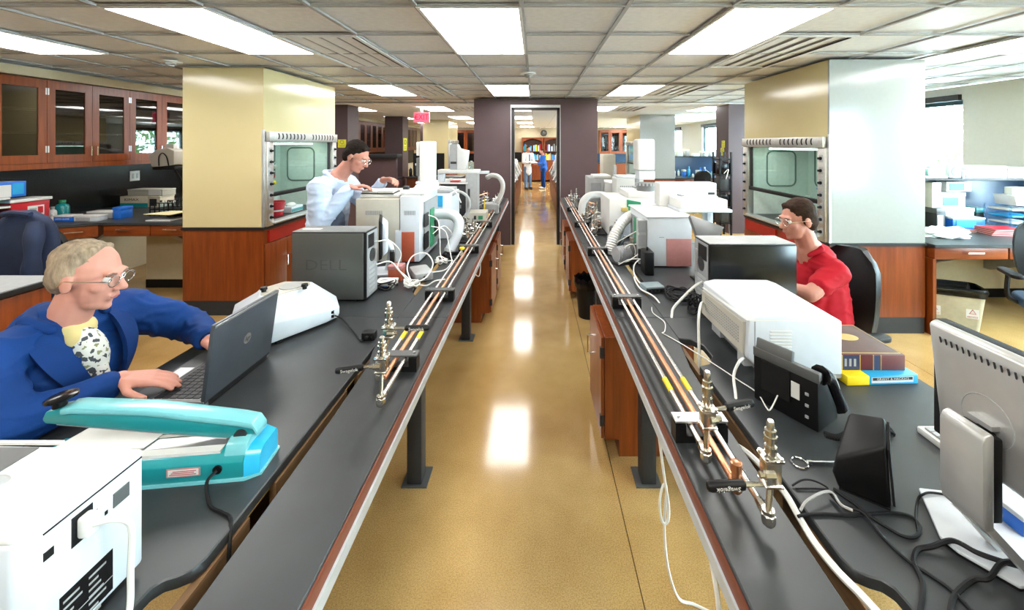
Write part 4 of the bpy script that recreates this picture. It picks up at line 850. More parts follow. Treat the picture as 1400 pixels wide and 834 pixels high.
t = thing('wall_clock', 'round dark wall clock on the cream wall above the bookcases', 'clock', (PX(743.5, YF), YF, PZ(182, YF))); MB().cyl((0, 0, 0), (0, -.05, 0), .15, n=28).build('clock_rim', 'dark_grey', t); MB().cyl((0, -.049, 0), (0, -.053, 0), .125, n=28).build('clock_dial', 'mid_grey', t); box('hour_hand', 'paper', t, -.006, -.056, 0, .006, -.053, .07); box('minute_hand', 'paper', t, 0, -.056, -.006, .1, -.053, .006)
struct(box('trim_3', 'black_panel', None, -4.4, YF-.02, .9, -.66, YF, 1.36))
# far right wooden cabinets with books on the far wall
for k in range(9):
    x0 = PX(818, YF)+k*.50 if k < 3 else -4.25+(k-3)*.50; sd_ = 'with books' if k < 3 else 'without books'; t = thing('far_wall_cabinet', 'orange wooden wall cabinet with glass door on the far wall, %s' % ('with books inside' if k < 3 else 'with empty shelves'), 'wall cabinet', (x0+.25, YF-.2, 1.3), world=True, group='far wall cabinets '+sd_)
    b = MB().box(x0, YF-.36, 1.30, x0+.03, YF-.01, 2.40).box(x0+.46, YF-.36, 1.30, x0+.49, YF-.01, 2.40).box(x0+.03, YF-.36, 2.36, x0+.46, YF-.01, 2.40).box(x0+.03, YF-.36, 1.30, x0+.46, YF-.01, 1.36).box(x0+.03, YF-.03, 1.36, x0+.46, YF-.01, 2.36).box(x0+.03, YF-.34, 1.80, x0+.46, YF-.03, 1.82); b.build('carcass', 'wood', t)
    d = MB().box(x0+.0, YF-.38, 1.32, x0+.08, YF-.36, 2.38).box(x0+.41, YF-.38, 1.32, x0+.49, YF-.36, 2.38).box(x0+.08, YF-.38, 2.28, x0+.41, YF-.36, 2.38).box(x0+.08, YF-.38, 1.32, x0+.41, YF-.36, 1.42).build('door', 'wood', t); box('pane', 'cab_glass', d, x0+.08, YF-.372, 1.42, x0+.41, YF-.368, 2.28)
    for q in range(8 if k < 3 else 0): bk = MB().box(x0+.05+q*.05, YF-.28, 1.36+.46*(q % 2), x0+.092+q*.05, YF-.06, 1.36+.46*(q % 2)+.3).build('book', ['navy_panel', 'light_grey', 'paper', 'dark_grey'][q % 4], None); tag(bk, 'upright %s book in the orange far wall cabinets' % ['navy', 'grey', 'white', 'black'][q % 4], 'book', 'books in the far wall cabinets')
t = thing('far_fridge', 'tall white cabinet freezer standing before the far wall cabinets', 'freezer', (PX(833, 12), 12.3, 0), world=True)
xa, xb = PX(824.5, 12), PX(841.5, 12); box('body', 'offwhite', t, xa, 12.02, .05, xb, 12.6, PZ(211, 12), .01); d = box('door', 'offwhite', t, xa, 12.0, .08, xb, 12.02, PZ(212, 12), .006); box('handle', 'chrome', d, xb-.06, 11.97, .8, xb-.04, 12.0, 1.1); box('kick_base', 'black', t, xa+.02, 12.05, 0, xb-.02, 12.55, .05)
t = thing('far_counter', 'black counter with blue splashback along the far wall on the window side', 'counter', (2.9, 18.8, 0), world=True); box('worktop', 'counter', t, 1.6, 18.55, .87, 4.4, YF-.01, .9); box('body', 'wood', t, 1.62, 18.6, .0, 4.38, YF-.01, .87); box('splashback', 'navy_panel', t, 1.6, YF-.02, .9, 4.4, YF-.005, 1.30)
# ================================================================== THINGS ON THE NEAR BENCHES
def CP(px, py, z=HB): d = (EYE-z)*F/(py-VY); return V3(PX(px, d), d, z)      # where a spot seen at (px, py) lies on a level surface
# ---- white instrument with power inlet
t = thing('instrument', 'white boxy instrument with a plugged power inlet and black rating label, before the heat sealer', 'instrument', (-1.08, .74, HB), world=True)
zt_ = 1.108; XI = -.814
MB().prism([(XI, .838), (XI, .665), (XI-.022, .642), (-1.36, .642), (-1.36, .838)], HB+.015, zt_).build('housing', 'white_cool', t, .006, 2)
MB().prism([(XI-.004, .842), (XI-.004, .672), (XI-.026, .645), (-1.364, .638), (-1.364, .858)], zt_-.004, zt_+.008).build('top_cover', 'white', t, .005, 2)
box('panel_seam', 'black', t, XI-.0045, .668, zt_-.006, XI+.0006, .835, zt_-.0035)
box('top_window', 'mid_grey', t, -1.33, .775, zt_+.008, -1.035, .842, zt_+.010); box('top_window_rim', 'paper', t, -1.35, .85, zt_+.008, -1.0, .858, zt_+.013); MB().ball((-1.02, .758, zt_+.008), (.03, .016, .006), 14).build('top_button', 'light_grey', t)
box('serial_port', 'mid_grey', t, XI-.002, .778, 1.048, XI+.002, .808, 1.075); box('screw_hole', 'black', t, XI-.001, .763, 1.048, XI+.001, .768, 1.055); box('screw_hole', 'black', t, XI-.001, .746, 1.068, XI+.001, .750, 1.073); box('fuse_slot', 'black', t, XI-.001, .668, 1.058, XI+.001, .682, 1.072)
box('power_inlet', 'black', t, XI-.002, .708, 1.040, XI+.0012, .742, 1.092)
lab = box('rating_label', 'black', t, XI-.001, .690, HB+.025, XI+.001, .777, .972); box('label_rule', 'light_grey', lab, XI, .690, .920, XI+.0014, .777, .9215)
for i in range(7):
    for j in range(2): box('print_line', 'light_grey', lab, XI, .695+.04*j, .885+.012*i, XI+.0013, .695+.04*j+.016+.018*((i*3+j*5) % 4)/4, .889+.012*i)
MB().cyl((XI-.05, .81, HB), (XI-.05, .81, HB+.016), .014, n=12).build('foot', 'light_grey', t); MB().cyl((-1.30, .81, HB), (-1.30, .81, HB+.016), .014, n=12).build('foot', 'light_grey', t); MB().cyl((-.86, .69, HB), (-.86, .69, HB+.016), .014, n=12).build('foot', 'light_grey', t); MB().cyl((-1.30, .69, HB), (-1.30, .69, HB+.016), .014, n=12).build('foot', 'light_grey', t)
t = thing('mains_cable', 'white power cord plugged into the white instrument', 'cord', (XI+.03, .73, HB), world=True)
MB().prism([(.714, 1.050), (.736, 1.050), (.736, 1.086), (.714, 1.086)], XI+.0015, XI+.022, 'x').build('plug', 'cable_white', t, .004); MB().tube(spline([(XI+.02, .725, 1.068), (XI+.04, .735, 1.066), (XI+.058, .745, 1.055), (XI+.064, .75, 1.03), (XI+.064, .748, .96), (XI+.066, .745, .90), (XI+.07, .73, .84), (XI+.075, .72, .70)]), .0052, 8).build('wire', 'cable_white', t)

# ---- heat sealer
t = thing('heat_sealer', 'teal impulse heat sealer with raised arm beside the laptop', 'heat sealer', (-.744, 1.06, HB), math.atan2(.03, .268))
prof = [(0, .006), (0, .048), (.012, .066), (.03, .072), (.11, .072), (.12, .06), (.12, .006)]
MB().prism(prof, -.54, -.022, 'x').build('body', 'teal', t, .003); MB().prism([(p[0]*.86+.008, p[1]*1.28 if p[1] > .03 else p[1]) for p in prof], -.075, -.02, 'x').build('hinge_block', 'teal_light', t, .004)
vs = MB(); a = [(-.021, y, z) for y, z in prof]; b = [(.012, .012+y*.78, z*.92) for y, z in prof]; n = len(prof); vs.add(a+b, [(i, (i+1) % n, n+(i+1) % n, n+i) for i in range(n)]+[tuple(range(n))[::-1], tuple(range(n, 2*n))]); mat('teal_blue', (.02, .38, .62), .25, coat=.3); vs.build('end_cap', 'teal_blue', t)
MB().prism([(-.545, -.004), (-.018, -.004), (.016, .014), (.016, .108), (-.018, .124), (-.545, .124)], 0, .007).build('base_trim', 'teal_light', t)
box('bed_plate', 'alu', t, -.50, .036, .0715, -.085, .074, .0735); box('heating_strip', 'offwhite', t, -.50, .078, .0715, -.085, .088, .0755); box('bed_top', 'paper', t, -.52, .012, .066, -.085, .035, .0735)
st = box('sticker', 'pink', t, -.205, -.0008, .022, -.125, .001, .044); box('sticker_panel', 'paper', st, -.201, -.0014, .025, -.129, 0, .041)
for i in range(3): box('sticker_line', 'red', st, -.198+.004*i, -.0018, .0275+.0042*i, -.134-.005*(i % 2), -.001, .0292+.0042*i)
MB().cyl((-.083, -.004, .034), (-.083, .002, .034), .011, n=16).build('cord_socket', 'black', t)
arm = MB().prism([(-.02, .088), (-.09, .085), (-.52, .158), (-.528, .168), (-.52, .188), (-.48, .192), (-.28, .172), (-.06, .128), (-.02, .116)], .040, .082, 'y'); am = arm.build('arm', 'teal', t, .003)
cov = MB(); pr = [(-.006, .100), (-.02, .122), (-.06, .133), (-.28, .177), (-.46, .196), (-.485, .194)]
poly = pr+[(x, z-.016) for x, z in pr[::-1]]; cov.prism(poly, .036, .086, 'y'); cov.build('arm_cover', 'teal_light', t, .004)
MB().prism([(-.09, .079), (-.50, .149), (-.50, .155), (-.09, .085)], .046, .076, 'y').build('pressure_bar', 'alu', t); MB().cyl((-.05, .034, .092), (-.05, .09, .092), .016, n=14).build('hinge_pin', 'dark_grey', t)
kb = MB().cyl((-.505, .06, .186), (-.505, .06, .208), .014, n=12).build('knob_stem', 'black', t); MB().stack((-.50, .06, .206), (-.12, 0, 1), [(0, .018), (.004, .032), (.010, .033), (.014, .026)], 20).build('knob', 'black_gloss', kb)
cable([(-.826, 1.046, .903), (-.83, 1.02, .895), (-.79, .98, .874), (-.745, .96, .874), (-.72, .95, .873), (-.702, .93, .868), (-.685, .90, .80), (-.68, .88, .62)], .0042, 'cable_black', 'black power cord running from the teal heat sealer into the bench slot', 'cord', 'mains_cable')
o = MB().prism([(0, 0), (.24, .03), (.25, .16), (.02, .14)], 0, .0025).build('paper_sheet', 'paper', None); tag(o, 'white sheet of paper lying across the heat sealer bed', 'paper'); o.location = (-1.15, 1.115, HB+.0765)

# ---- laptop
t = thing('laptop', 'open dark laptop with a round silver emblem on its lid', 'laptop', (-1.10, 1.5, HB), world=True)
y0, y1 = 1.335, 1.668; xh, xf = -1.098, -1.365
mat('laptop_lid', (.060, .068, .080), .34, .3); mat('laptop_base', (.12, .12, .115), .4, .2)
box('base', 'laptop_base', t, xf, y0, HB+.004, xh, y1, HB+.026, .004); box('palm_rest', 'mid_grey', t, xf+.002, y0+.006, HB+.0262, xf+.075, y1-.006, HB+.0272); box('keyboard_bezel', 'light_grey', t, xf+.083, y0+.012, HB+.0262, xh-.022, y1-.012, HB+.0268); box('touchpad', 'alu', t, xf+.012, 1.46, HB+.0272, xf+.066, 1.54, HB+.0278); box('rear_ports', 'black', t, xh-.001, y0+.02, HB+.008, xh+.0015, y1-.02, HB+.02)
k = MB()
for r in range(6):
    for c in range(16): k.box(xf+.088+r*.0258, y0+.017+c*.0188, HB+.0268, xf+.088+r*.0258+.0225, y0+.017+c*.0188+.0160, HB+.0305)
tag(k.build('keys', 'dark_grey', t), kind='stuff')
lean = math.radians(8); H = .258
m = Matrix.Translation((xh, 0, HB+.024)) @ Matrix.Rotation(lean, 4, 'Y')
lid = MB().box(-.012, y0, 0, .004, y1, H, m).build('lid', 'laptop_lid', t, .004); MB().box(-.0135, y0+.014, .016, -.0118, y1-.014, H-.014, m).build('screen', 'black_gloss', lid)
MB().box(.0036, y0+.002, H-.010, .0048, y1-.002, H-.002, m).build('lid_edge_trim', 'alu', lid); MB().box(-.011, y0+.004, -.006, .002, y1-.004, .006, m).build('hinge_bar', 'dark_grey', t)
c = m @ V3(.0042, (y0+y1)/2+.005, H*.52); nrm = (m.to_3x3() @ V3(1, 0, 0)).normalized(); MB().stack(c, nrm, [(0, .019), (.0012, .019)], 24).build('emblem', 'chrome', lid)
mm = Matrix.Translation(c+nrm*.0013) @ m.to_3x3().to_4x4() @ Euler(ROT_PX).to_matrix().to_4x4(); text('emblem_letters', 'hp', 'dark_grey', lid, .026, mm.translation, mm.to_3x3().to_4x4(), .0003, italic=.3)

# ---- white centrifuge-like unit
t = thing('centrifuge', 'white faceted benchtop centrifuge with a clamped lid, behind the laptop', 'centrifuge', (-1.2, 1.93, HB), world=True)
bot = [(-1.15, 1.745), (-1.01, 1.965), (-.985, 2.03), (-1.05, 2.13), (-1.32, 2.13), (-1.43, 1.92), (-1.32, 1.745)]
def lp(P, z, f=1., c=(-1.2, 1.93)): return [(c[0]+(x-c[0])*f, c[1]+(y-c[1])*f, z if not callable(z) else z(x, y)) for x, y in P]
zs_ = lambda x, y: HB+.062+.055*max(0, min(1, (-.98-x)/.25))
skin([lp(bot, HB+.012, .97), lp(bot, HB+.03), lp(bot, zs_), lp(bot, HB+.175, .56), lp(bot, HB+.188, .50)], cap1=True).build('housing', 'white_cool', t, .004, 2)
MB().prism([(x, y) for x, y, z in lp(bot, 0, .46)], HB+.186, HB+.193).build('lid_plate', 'offwhite', t, .003); MB().stack((-1.18, 1.95, HB+.193), (0, 0, 1), [(0, .05), (.004, .05), (.005, .04)], 20).build('lid_window', 'light_grey', t)
for x, y in ((-1.265, 1.88), (-1.10, 1.925)): MB().stack((x, y, HB+.19), (0, 0, 1), [(0, .010), (.012, .010), (.013, .016), (.024, .014)], 12).build('lid_clamp', 'black', t)
for z in (HB+.032, HB+.052): MB().cbox((-1.0, 1.992, z), (.012, .016, .012), (0, 0, .4)).build('power_socket', 'black', t)
for x, y in ((-1.14, 1.79), (-1.06, 2.06), (-1.33, 1.80), (-1.30, 2.08)): MB().cyl((x, y, HB), (x, y, HB+.014), .014, n=10).build('foot', 'rubber', t)
cable([(-.99, 1.99, HB+.035), (-.95, 1.985, HB+.02), CP(485, 455, HB+.006), CP(494, 466, HB+.006), CP(500, 462, HB+.008), CP(508, 461, HB+.02)], .0032, 'cable_black', 'thin black cord from the white centrifuge to a plug by the valves', 'cord', 'mains_cable')
t = thing('plug_adapter', 'black plug adapter lying behind the laptop-side lever valves', 'plug', CP(505, 463)); MB().prism(rrect(.06, .045, .01), 0, .035).build('case', 'black', t, .004); MB().cyl((.0, -.02, .02), (.0, -.04, .02), .006, n=8).build('cord_boot', 'rubber', t)

# ---- tower computers
def tower(x0, x1, y0, y1, h, side, end, label, txt=None, tp='grey'):
    t = thing('tower_computer', label, 'computer', ((x0+x1)/2, (y0+y1)/2, HB), world=True); s = 1 if end == 'px' else -1; xe = x1 if s > 0 else x0; z = HB+.008
    box('case', 'black', t, x0, y0+.006, z, x1, y1, HB+h-.004, .006); box('side_panel', side, t, x0+.004, y0, z+.004, x1-(.014 if s > 0 else 0), y0+.008, HB+h-.010, .004); box('top_panel', tp, t, x0+.002, y0+.004, HB+h-.006, x1-.004, y1-.002, HB+h, .003)
    bp = box('rear_panel', 'slat_grey', t, xe-s*.002, y0+.014, z+.012, xe+s*.003, y1-.01, HB+h-.012)
    for i in range(6): box('slot_cover', 'light_grey', bp, xe, y0+.03, z+.03+i*.026, xe+s*.005, y1-.05, z+.045+i*.026)
    box('port_block', 'alu', bp, xe, y1-.055, z+.18, xe+s*.006, y1-.02, z+.30); box('power_supply', 'black', bp, xe, y0+.025, HB+h-.10, xe+s*.005, y1-.06, HB+h-.025); MB().cyl((xe, (y0+y1)/2, z+.235), (xe+s*.006, (y0+y1)/2, z+.235), .038, n=20).build('fan_grille', 'dark_grey', bp)
    for x in (x0+.04, x1-.04): box('foot', 'rubber', t, x-.02, y0+.02, HB, x+.02, y1-.02, z)
    if txt: text('embossed_letters', txt, 'tower_letters', t, .085, ((x0+x1)/2-.015, y0-.0002, HB+h*.52), ROT_FRONT, .0004, sx=1.25)
    return t
mat('tower_letters', (.072, .074, .068), .4, .4); mat('tower_side', (.095, .097, .090), .35, .4, var=.05, scale=5)
tower(-1.361, -.945, 2.249, 2.415, .392, 'tower_side', 'px', 'grey tower computer with faint embossed letters, behind the white centrifuge', 'DELL')
tower(.888, 1.335, 2.06, 2.25, .372, 'black_gloss', 'nx', 'black tower computer between the printer and the man in red', None, 'light_grey')
o = thing('taped_note', 'white paper note taped on top of the grey tower computer', 'note', (-1.28, 2.32, HB+.392)); box('sheet', 'paper', o, -.05, -.02, 0, .05, .02, .001); box('tape', 'offwhite', o, -.058, -.008, .0002, -.04, .008, .0014)

# ---- lever valves
def valve(loc, label, lever, lz, body, top, offs=(0, 0), side='left'):
    """riser pipe from the gas line, valve block, hose fitting on top, lever handle"""
    t = thing('lever_valve', label, 'valve', loc); x, y, z0 = 0, 0, 0; ox, oy = offs
    MB().stack((0, 0, -.022), (0, 0, 1), [(0, .009), (.004, .013), (.012, .0155), (.026, .0155), (.028, .0135), (.036, .0135)], 8).build('elbow_nut', 'nickel', t); MB().stack((0, -.002, 0), (0, 1, 0), [(0, .010), (.018, .0125), (.03, .0125), (.034, .010), (.042, .010)], 8).build('pipe_nut', 'nickel', t)
    MB().tube(spline([(0, 0, .01), (ox*.2, oy*.2, .02), (ox*.8, oy*.8, body[0]-.012), (ox, oy, body[0])]), .0072, 10).build('riser', 'nickel', t)
    b0, b1 = body; MB().box(ox-.017, oy-.016, b0, ox+.017, oy+.016, b1).build('valve_block', 'nickel', t, .002); MB().box(ox-.021, oy-.019, b1-.006, ox+.021, oy+.019, b1-.001).build('bonnet_plate', 'chrome', t); MB().box(ox-.020, oy-.018, b0, ox+.020, oy+.018, b0+.004).build('lower_plate', 'chrome', t)
    for sx in (-1, 1):
        for sy in (-1, 1): MB().cyl((ox+sx*.0165, oy+sy*.0145, b1-.002), (ox+sx*.0165, oy+sy*.0145, b1+.004), .0042, n=6).build('bolt', 'chrome', t)
    h = top-b1; MB().stack((ox, oy, b1), (0, 0, 1), [(0, .008), (h*.08, .0135), (h*.28, .0135), (h*.30, .009), (h*.40, .009), (h*.42, .0145), (h*.58, .0145), (h*.60, .011), (h*.62, .0125), (h*.74, .0125), (h*.76, .0085), (h*.96, .0085), (h, .006)], 10).build('hose_fitting', 'nickel', t)
    MB().stack((ox, oy-.015, (b0+b1)/2), (lever[0], lever[1], 0), [(0, .010), (.022, .010), (.024, .007), (.034, .007)], 8).build('side_stem', 'nickel', t)
    d = V3(lever[0], lever[1], 0).normalized(); p0 = V3(ox, oy, lz)+d*.012; p1 = p0+d*.045+V3(0, 0, lever[2]*.35); p2 = p1+d*.085+V3(0, 0, lever[2])
    MB().tube([p0, p0+d*.02, p1, p1+d*.01], .0055, 8).build('lever_arm', 'chrome', t)
    u = (p2-p1).normalized(); g_ = MB().stack(p1, u, [(0, .006), (.004, .0105), (.078, .0115), (.086, .0095), (.089, .005)], 10); gr = g_.build('lever_grip', 'black', t)
    w_ = u.cross(V3(0, 0, 1)).normalized(); up = w_.cross(u).normalized()
    if w_.y > 0: w_ = -w_
    xa = u if u.x > 0 else -u; na = w_; ya = na.cross(xa); R = Matrix((xa, ya, na)).transposed().to_4x4()
    if side == 'right': R = R @ Matrix.Rotation(math.pi, 4, 'Z')
    text('lettering', 'Swagelok', 'paper', gr, .0145, p1+u*.043+na*.0118, R, .0003)
    return t
zp = HB+.048
valve((-.504, 1.315, zp), 'nickel lever valve on the aisle-side steel pipe of the laptop-side bench', (-1, -.12, -.006), .105, (.085, .135), .20, (.0, .012))
valve((-.560, 1.455, zp), 'nickel lever valve behind the first one on the laptop-side bench', (1, .05, .0), .165, (.135, .175), .262, (.030, .005))
valve((.458, 1.085, zp), 'nickel lever valve on the aisle-side steel pipe of the printer-side bench', (1, .25, .0), .115, (.075, .125), .222, (.004, .0))
valve((.522, .905, zp), 'nickel lever valve on the worktop-side steel pipe of the printer-side bench', (-1, .0, -.004), .060, (.062, .125), .205, (.012, .012), side='right')
t = thing('copper_stub', 'upright capped copper stub ending the copper pipe of the printer-side bench', 'pipe fitting', (.490, .985, zp)); MB().stack((0, 0, -.016), (0, 0, 1), [(0, .010), (.005, .0135), (.03, .0135), (.031, .011), (.050, .011), (.051, .0135), (.072, .0135), (.075, .009)], 14).build('stub', 'copper', t); MB().cyl((0, -.002, 0), (0, .018, 0), .0125, n=14).build('elbow', 'copper', t)
t = thing('copper_coupling', 'small copper coupling ending the copper pipe of the laptop-side bench', 'pipe fitting', (-.539, 1.43, zp)); MB().cyl((0, -.0, 0), (0, .03, 0), .0125, n=14).build('coupling', 'copper', t); MB().cyl((0, -.008, 0), (0, 0, 0), .008, n=10).build('cap', 'nickel', t)

# ---- printer
t = thing('printer', 'big white laser printer with side louvres on the printer-side bench', 'printer', (.955, 1.70, HB), world=True)
xa, xb, ya, yb = .777, 1.134, 1.49, 1.90; z0 = HB
MB().prism([(xa+.004, z0+.09), (xa+.012, z0+.235), (xa+.06, z0+.246), (xb-.05, z0+.243), (xb, z0+.225), (xb, z0+.012), (xa+.07, z0+.012), (xa+.045, z0+.05)], ya, yb, 'y').build('shell', 'white_cool', t, .008, 2)
MB().add([(xa+.002, ya-.003, z0+.226), (xb+.002, ya-.003, z0+.222), (xb+.002, yb+.003, z0+.20), (xa+.002, yb+.003, z0+.205), (xa+.03, ya+.01, z0+.252), (xb-.06, ya+.01, z0+.250), (xb-.10, yb-.03, z0+.222), (xa+.05, yb-.03, z0+.226)], [(0, 3, 2, 1), (4, 5, 6, 7), (0, 1, 5, 4), (1, 2, 6, 5), (2, 3, 7, 6), (3, 0, 4, 7)]).build('top_cover', 'white', t, .006, 2)
MB().prism([(.90, 1.66), (1.03, 1.62), (1.05, 1.82), (.90, 1.84)], z0+.236, z0+.242).build('output_ramp', 'white_cool', t, .003)
for i in range(8): box('louvre', 'white', t, .865, ya-.004, z0+.105+i*.0115, .945, ya+.002, z0+.111+i*.0115, .001)
box('panel_seam', 'slat_grey', t, .808, ya-.0012, z0+.012, .812, ya+.002, z0+.225); box('bottom_seam', 'slat_grey', t, .815, ya-.0012, z0+.028, xb-.004, ya+.002, z0+.0305)
box('base_feet', 'grey', t, xa+.08, ya+.02, HB, xb-.02, yb-.02, z0+.013)
rp = MB().prism([(ya+.02, z0+.095), (yb-.02, z0+.095), (yb-.02, z0+.20), (ya+.02, z0+.215)], xa-.002, xa+.016, 'x').build('rear_panel', 'offwhite', t)
v_ = MB()
for i in range(20):
    for j in range(6): v_.box(xa-.0035, ya+.05+i*.0155, z0+.125+j*.011, xa-.001, ya+.056+i*.0155, z0+.130+j*.011)
tag(v_.build('vent_holes', 'slat_grey', rp), kind='stuff')
box('rear_port', 'slat_grey', rp, xa+.005, ya+.22, z0+.06, xa+.045, ya+.30, z0+.088); box('rear_port', 'light_grey', rp, xa+.003, ya+.02, z0+.05, xa+.05, ya+.07, z0+.10)
cable([(.79, 1.89, z0+.14), (.755, 1.84, z0+.15), (.72, 1.78, z0+.11), (.705, 1.74, z0+.01), (.70, 1.72, z0-.10), (.70, 1.72, z0-.25)], .0062, 'cable_white', 'thick white cord dropping from the rear of the printer into the bench cut-out', 'cord', 'mains_cable')
cable([(.795, 1.52, z0+.075), (.76, 1.50, z0+.075), (.715, 1.455, z0+.045), (.695, 1.40, z0+.0), (.675, 1.36, z0-.06), (.665, 1.34, z0-.22)], .0055, 'cable_white', 'white data cable looping from the printer rear towards the lever valve', 'cable', 'data_cable')

# ---- desk phone
t = thing('desk_phone', 'black desk phone seen from behind, in front of the white printer', 'telephone', (.758, 1.40, HB), math.atan2(-.19, .115))
# local: x runs along the phone towards the near end, y towards the user
MB().prism([(0, .0), (-.004, .165), (.010, .180), (.03, .172), (.125, .03), (.125, .0)], 0, .20, 'x').build('body', 'black', t, .004); MB().prism([(-.006, .05), (-.011, .15), (-.002, .15), (.0, .05)], .03, .12, 'x').build('rear_recess', 'rubber', t); box('rear_label', 'paper', t, .125, -.0085, .075, .150, -.0065, .125)
MB().prism([(-.008, .168), (.002, .215), (.018, .210), (.012, .165)], .008, .125, 'x').build('display_hood', 'mid_grey', t, .004); MB().prism([(-.006, .150), (-.008, .182), (.012, .182), (.014, .16)], .0, .205, 'x').build('top_ridge', 'mid_grey', t, .003)
hp = []
for i in range(9):
    q = i/8; y = .03+q*.115; z = .165-q*.135+.035*math.sin(math.pi*q); hp.append((.192, y, z))
hs = MB().tube(hp, .02, 10, rfun=lambda q: .020+.009*abs(2*q-1)**3).build('handset', 'black_gloss', t); MB().tube([(.206, y, z+.013) for _, y, z in hp[3:7]], .005, 6).build('handset_highlight', 'light_grey', hs)  # light grey strip stands in for a highlight on the black handset
for i in range(4):
    for j in range(3): box('button', 'light_grey', t, .03+.03*j, .058+.018*i, .125-.028*i, .052+.03*j, .07+.018*i, .140-.028*i)
for i in range(3): box('line_jack', 'light_grey', t, .165, -.0065, .03+.035*i, .175, -.003, .038+.035*i)
hl = [CP(1128, 594, HB+.02), CP(1145, 598, HB+.016), CP(1160, 592, HB+.015), CP(1175, 582, HB+.015), CP(1195, 578, HB+.015), CP(1212, 584, HB+.015), CP(1220, 594, HB+.012)]
ax_ = spline(hl, 12); hel = []
for i in range(len(ax_)*8-8):
    q = i/8; k0 = int(q); f_ = q-k0; p = ax_[k0].lerp(ax_[min(k0+1, len(ax_)-1)], f_); dr_ = (ax_[min(k0+1, len(ax_)-1)]-ax_[max(0, k0-1)]).normalized(); u = dr_.cross(V3(0, 0, 1)).normalized(); a = i*2*math.pi/8*1.5; hel.append(p+(u*math.cos(a)+V3(0, 0, 1)*math.sin(a))*.0075)
tag(MB().tube(hel, .0019, 5).build('coiled_cord', 'cable_black', None), 'black coiled handset cord lying beside the desk phone', 'cord')
cable([CP(905, 455, HB+.003), CP(935, 472, HB+.003), CP(975, 497, HB+.003), CP(1010, 520, HB+.004), CP(1035, 537, HB+.012), CP(1047, 556, HB+.02), CP(1053, 560, HB+.03), V3(.795, 1.325, HB+.055)], .0022, 'cable_white', 'thin white phone line running along the printer-side bench to the desk phone', 'cable', 'phone_cable')

# ---- speaker, keys
t = thing('desktop_speaker', 'black wedge-shaped desktop speaker beside the coiled phone cord', 'speaker', (.84, 1.03, HB), world=True)
B = [(.772, 1.03), (.852, .966), (.905, 1.03), (.835, 1.10)]; tp_ = [(.764, 1.03, .948), (.842, .970, 1.022), (.893, 1.03, 1.055), (.842, 1.085, 1.032)]
mid = [(x*.45+tx*.55+(-.012 if i == 0 else 0), y*.45+ty*.55, HB+(tz-HB)*.55) for i, ((x, y), (tx, ty, tz)) in enumerate(zip(B, tp_))]
skin([[(x, y, HB+.003) for x, y in B], mid, tp_], cap1=True).build('cabinet', 'black', t, .008, 3); MB().prism([(x*.97+.0255, y*.97+.031) for x, y in B], HB, HB+.004).build('base_pad', 'rubber', t)
g_ = MB().add([(.857, .968, HB+.012), (.903, 1.026, HB+.012), (.8925, 1.026, 1.045), (.847, .972, 1.014), (.861, .965, HB+.012), (.907, 1.023, HB+.012), (.8965, 1.023, 1.045), (.851, .969, 1.014)], [(0, 3, 2, 1), (4, 5, 6, 7), (0, 1, 5, 4), (1, 2, 6, 5), (2, 3, 7, 6), (3, 0, 4, 7)]); g_.build('grille', 'black_mesh', t)
t = thing('key_ring', 'metal ring with a short steel key lying on the printer-side bench', 'keys', CP(1093, 634)); MB().tube([(.020*math.cos(a), .020*math.sin(a), .0035) for a in [2*math.pi*i/20 for i in range(20)]], .0022, 6, closed=True).build('ring', 'chrome', t); MB().stack((.022, 0, .005), (1, -.02, 0), [(0, .005), (.010, .006), (.014, .0035), (.085, .0035), (.088, .002)], 8).build('key_shaft', 'steel', t)

# ---- monitor
mat('silver', (.50, .50, .49), .36, .55, var=.03)
t = thing('monitor', 'silver-backed flat monitor with wide stand, facing the chair side of the printer-side bench', 'monitor', (1.0, .88, HB), world=True)
y0, y1, zb, ztp = .585, 1.005, 1.038, 1.318
box('bezel', 'black_mesh', t, .990, y0, zb, 1.022, y1, ztp, .004); box('screen', 'black_gloss', t, 1.0215, y0+.02, zb+.02, 1.024, y1-.02, ztp-.02)
L0 = [(.992, y0+.02, zb+.008), (.992, y1-.042, zb+.008), (.992, y1-.004, ztp+.002), (.992, y0+.02, ztp+.002)]; L1 = [(.955, y0+.06, zb+.04), (.955, y1-.075, zb+.04), (.955, y1-.05, ztp-.055), (.955, y0+.06, ztp-.055)]; L2 = [(.962, y0+.03, zb+.012), (.962, y1-.05, zb+.012), (.967, y1-.012, ztp-.004), (.967, y0+.03, ztp-.004)]
skin([L0, L2, L1], cap1=True).build('back_shell', 'silver', t, .006, 2)
v_ = MB()
for i in range(26): y = y1-.05-i*.0125; v_.cbox((.9597, y, ztp-.036), (.002, .003, .026), (0, math.radians(-13.5), 0))
tag(v_.build('vent_slots', 'dark_grey', t), kind='stuff')
MB().tube([(.9555, .855+.05*math.cos(a), 1.165+.05*math.sin(a)) for a in [2*math.pi*i/28 for i in range(28)]], .0015, 5, closed=True).build('hinge_ring', 'light_grey', t)
st = MB().prism([(.898, .975), (.892, 1.0), (.892, 1.150), (.898, 1.165), (.912, 1.170), (.916, 1.165), (.916, .975)], .805, .892, 'y').build('stand_column', 'silver', t, .004); MB().box(.916, .812, .985, .942, .886, 1.155).build('column_channel', 'black', st, .004); box('hinge_arm', 'black', st, .93, .835, 1.115, .958, .872, 1.150, .006); box('hinge_cap', 'silver', st, .938, .83, 1.158, .957, .878, 1.168)
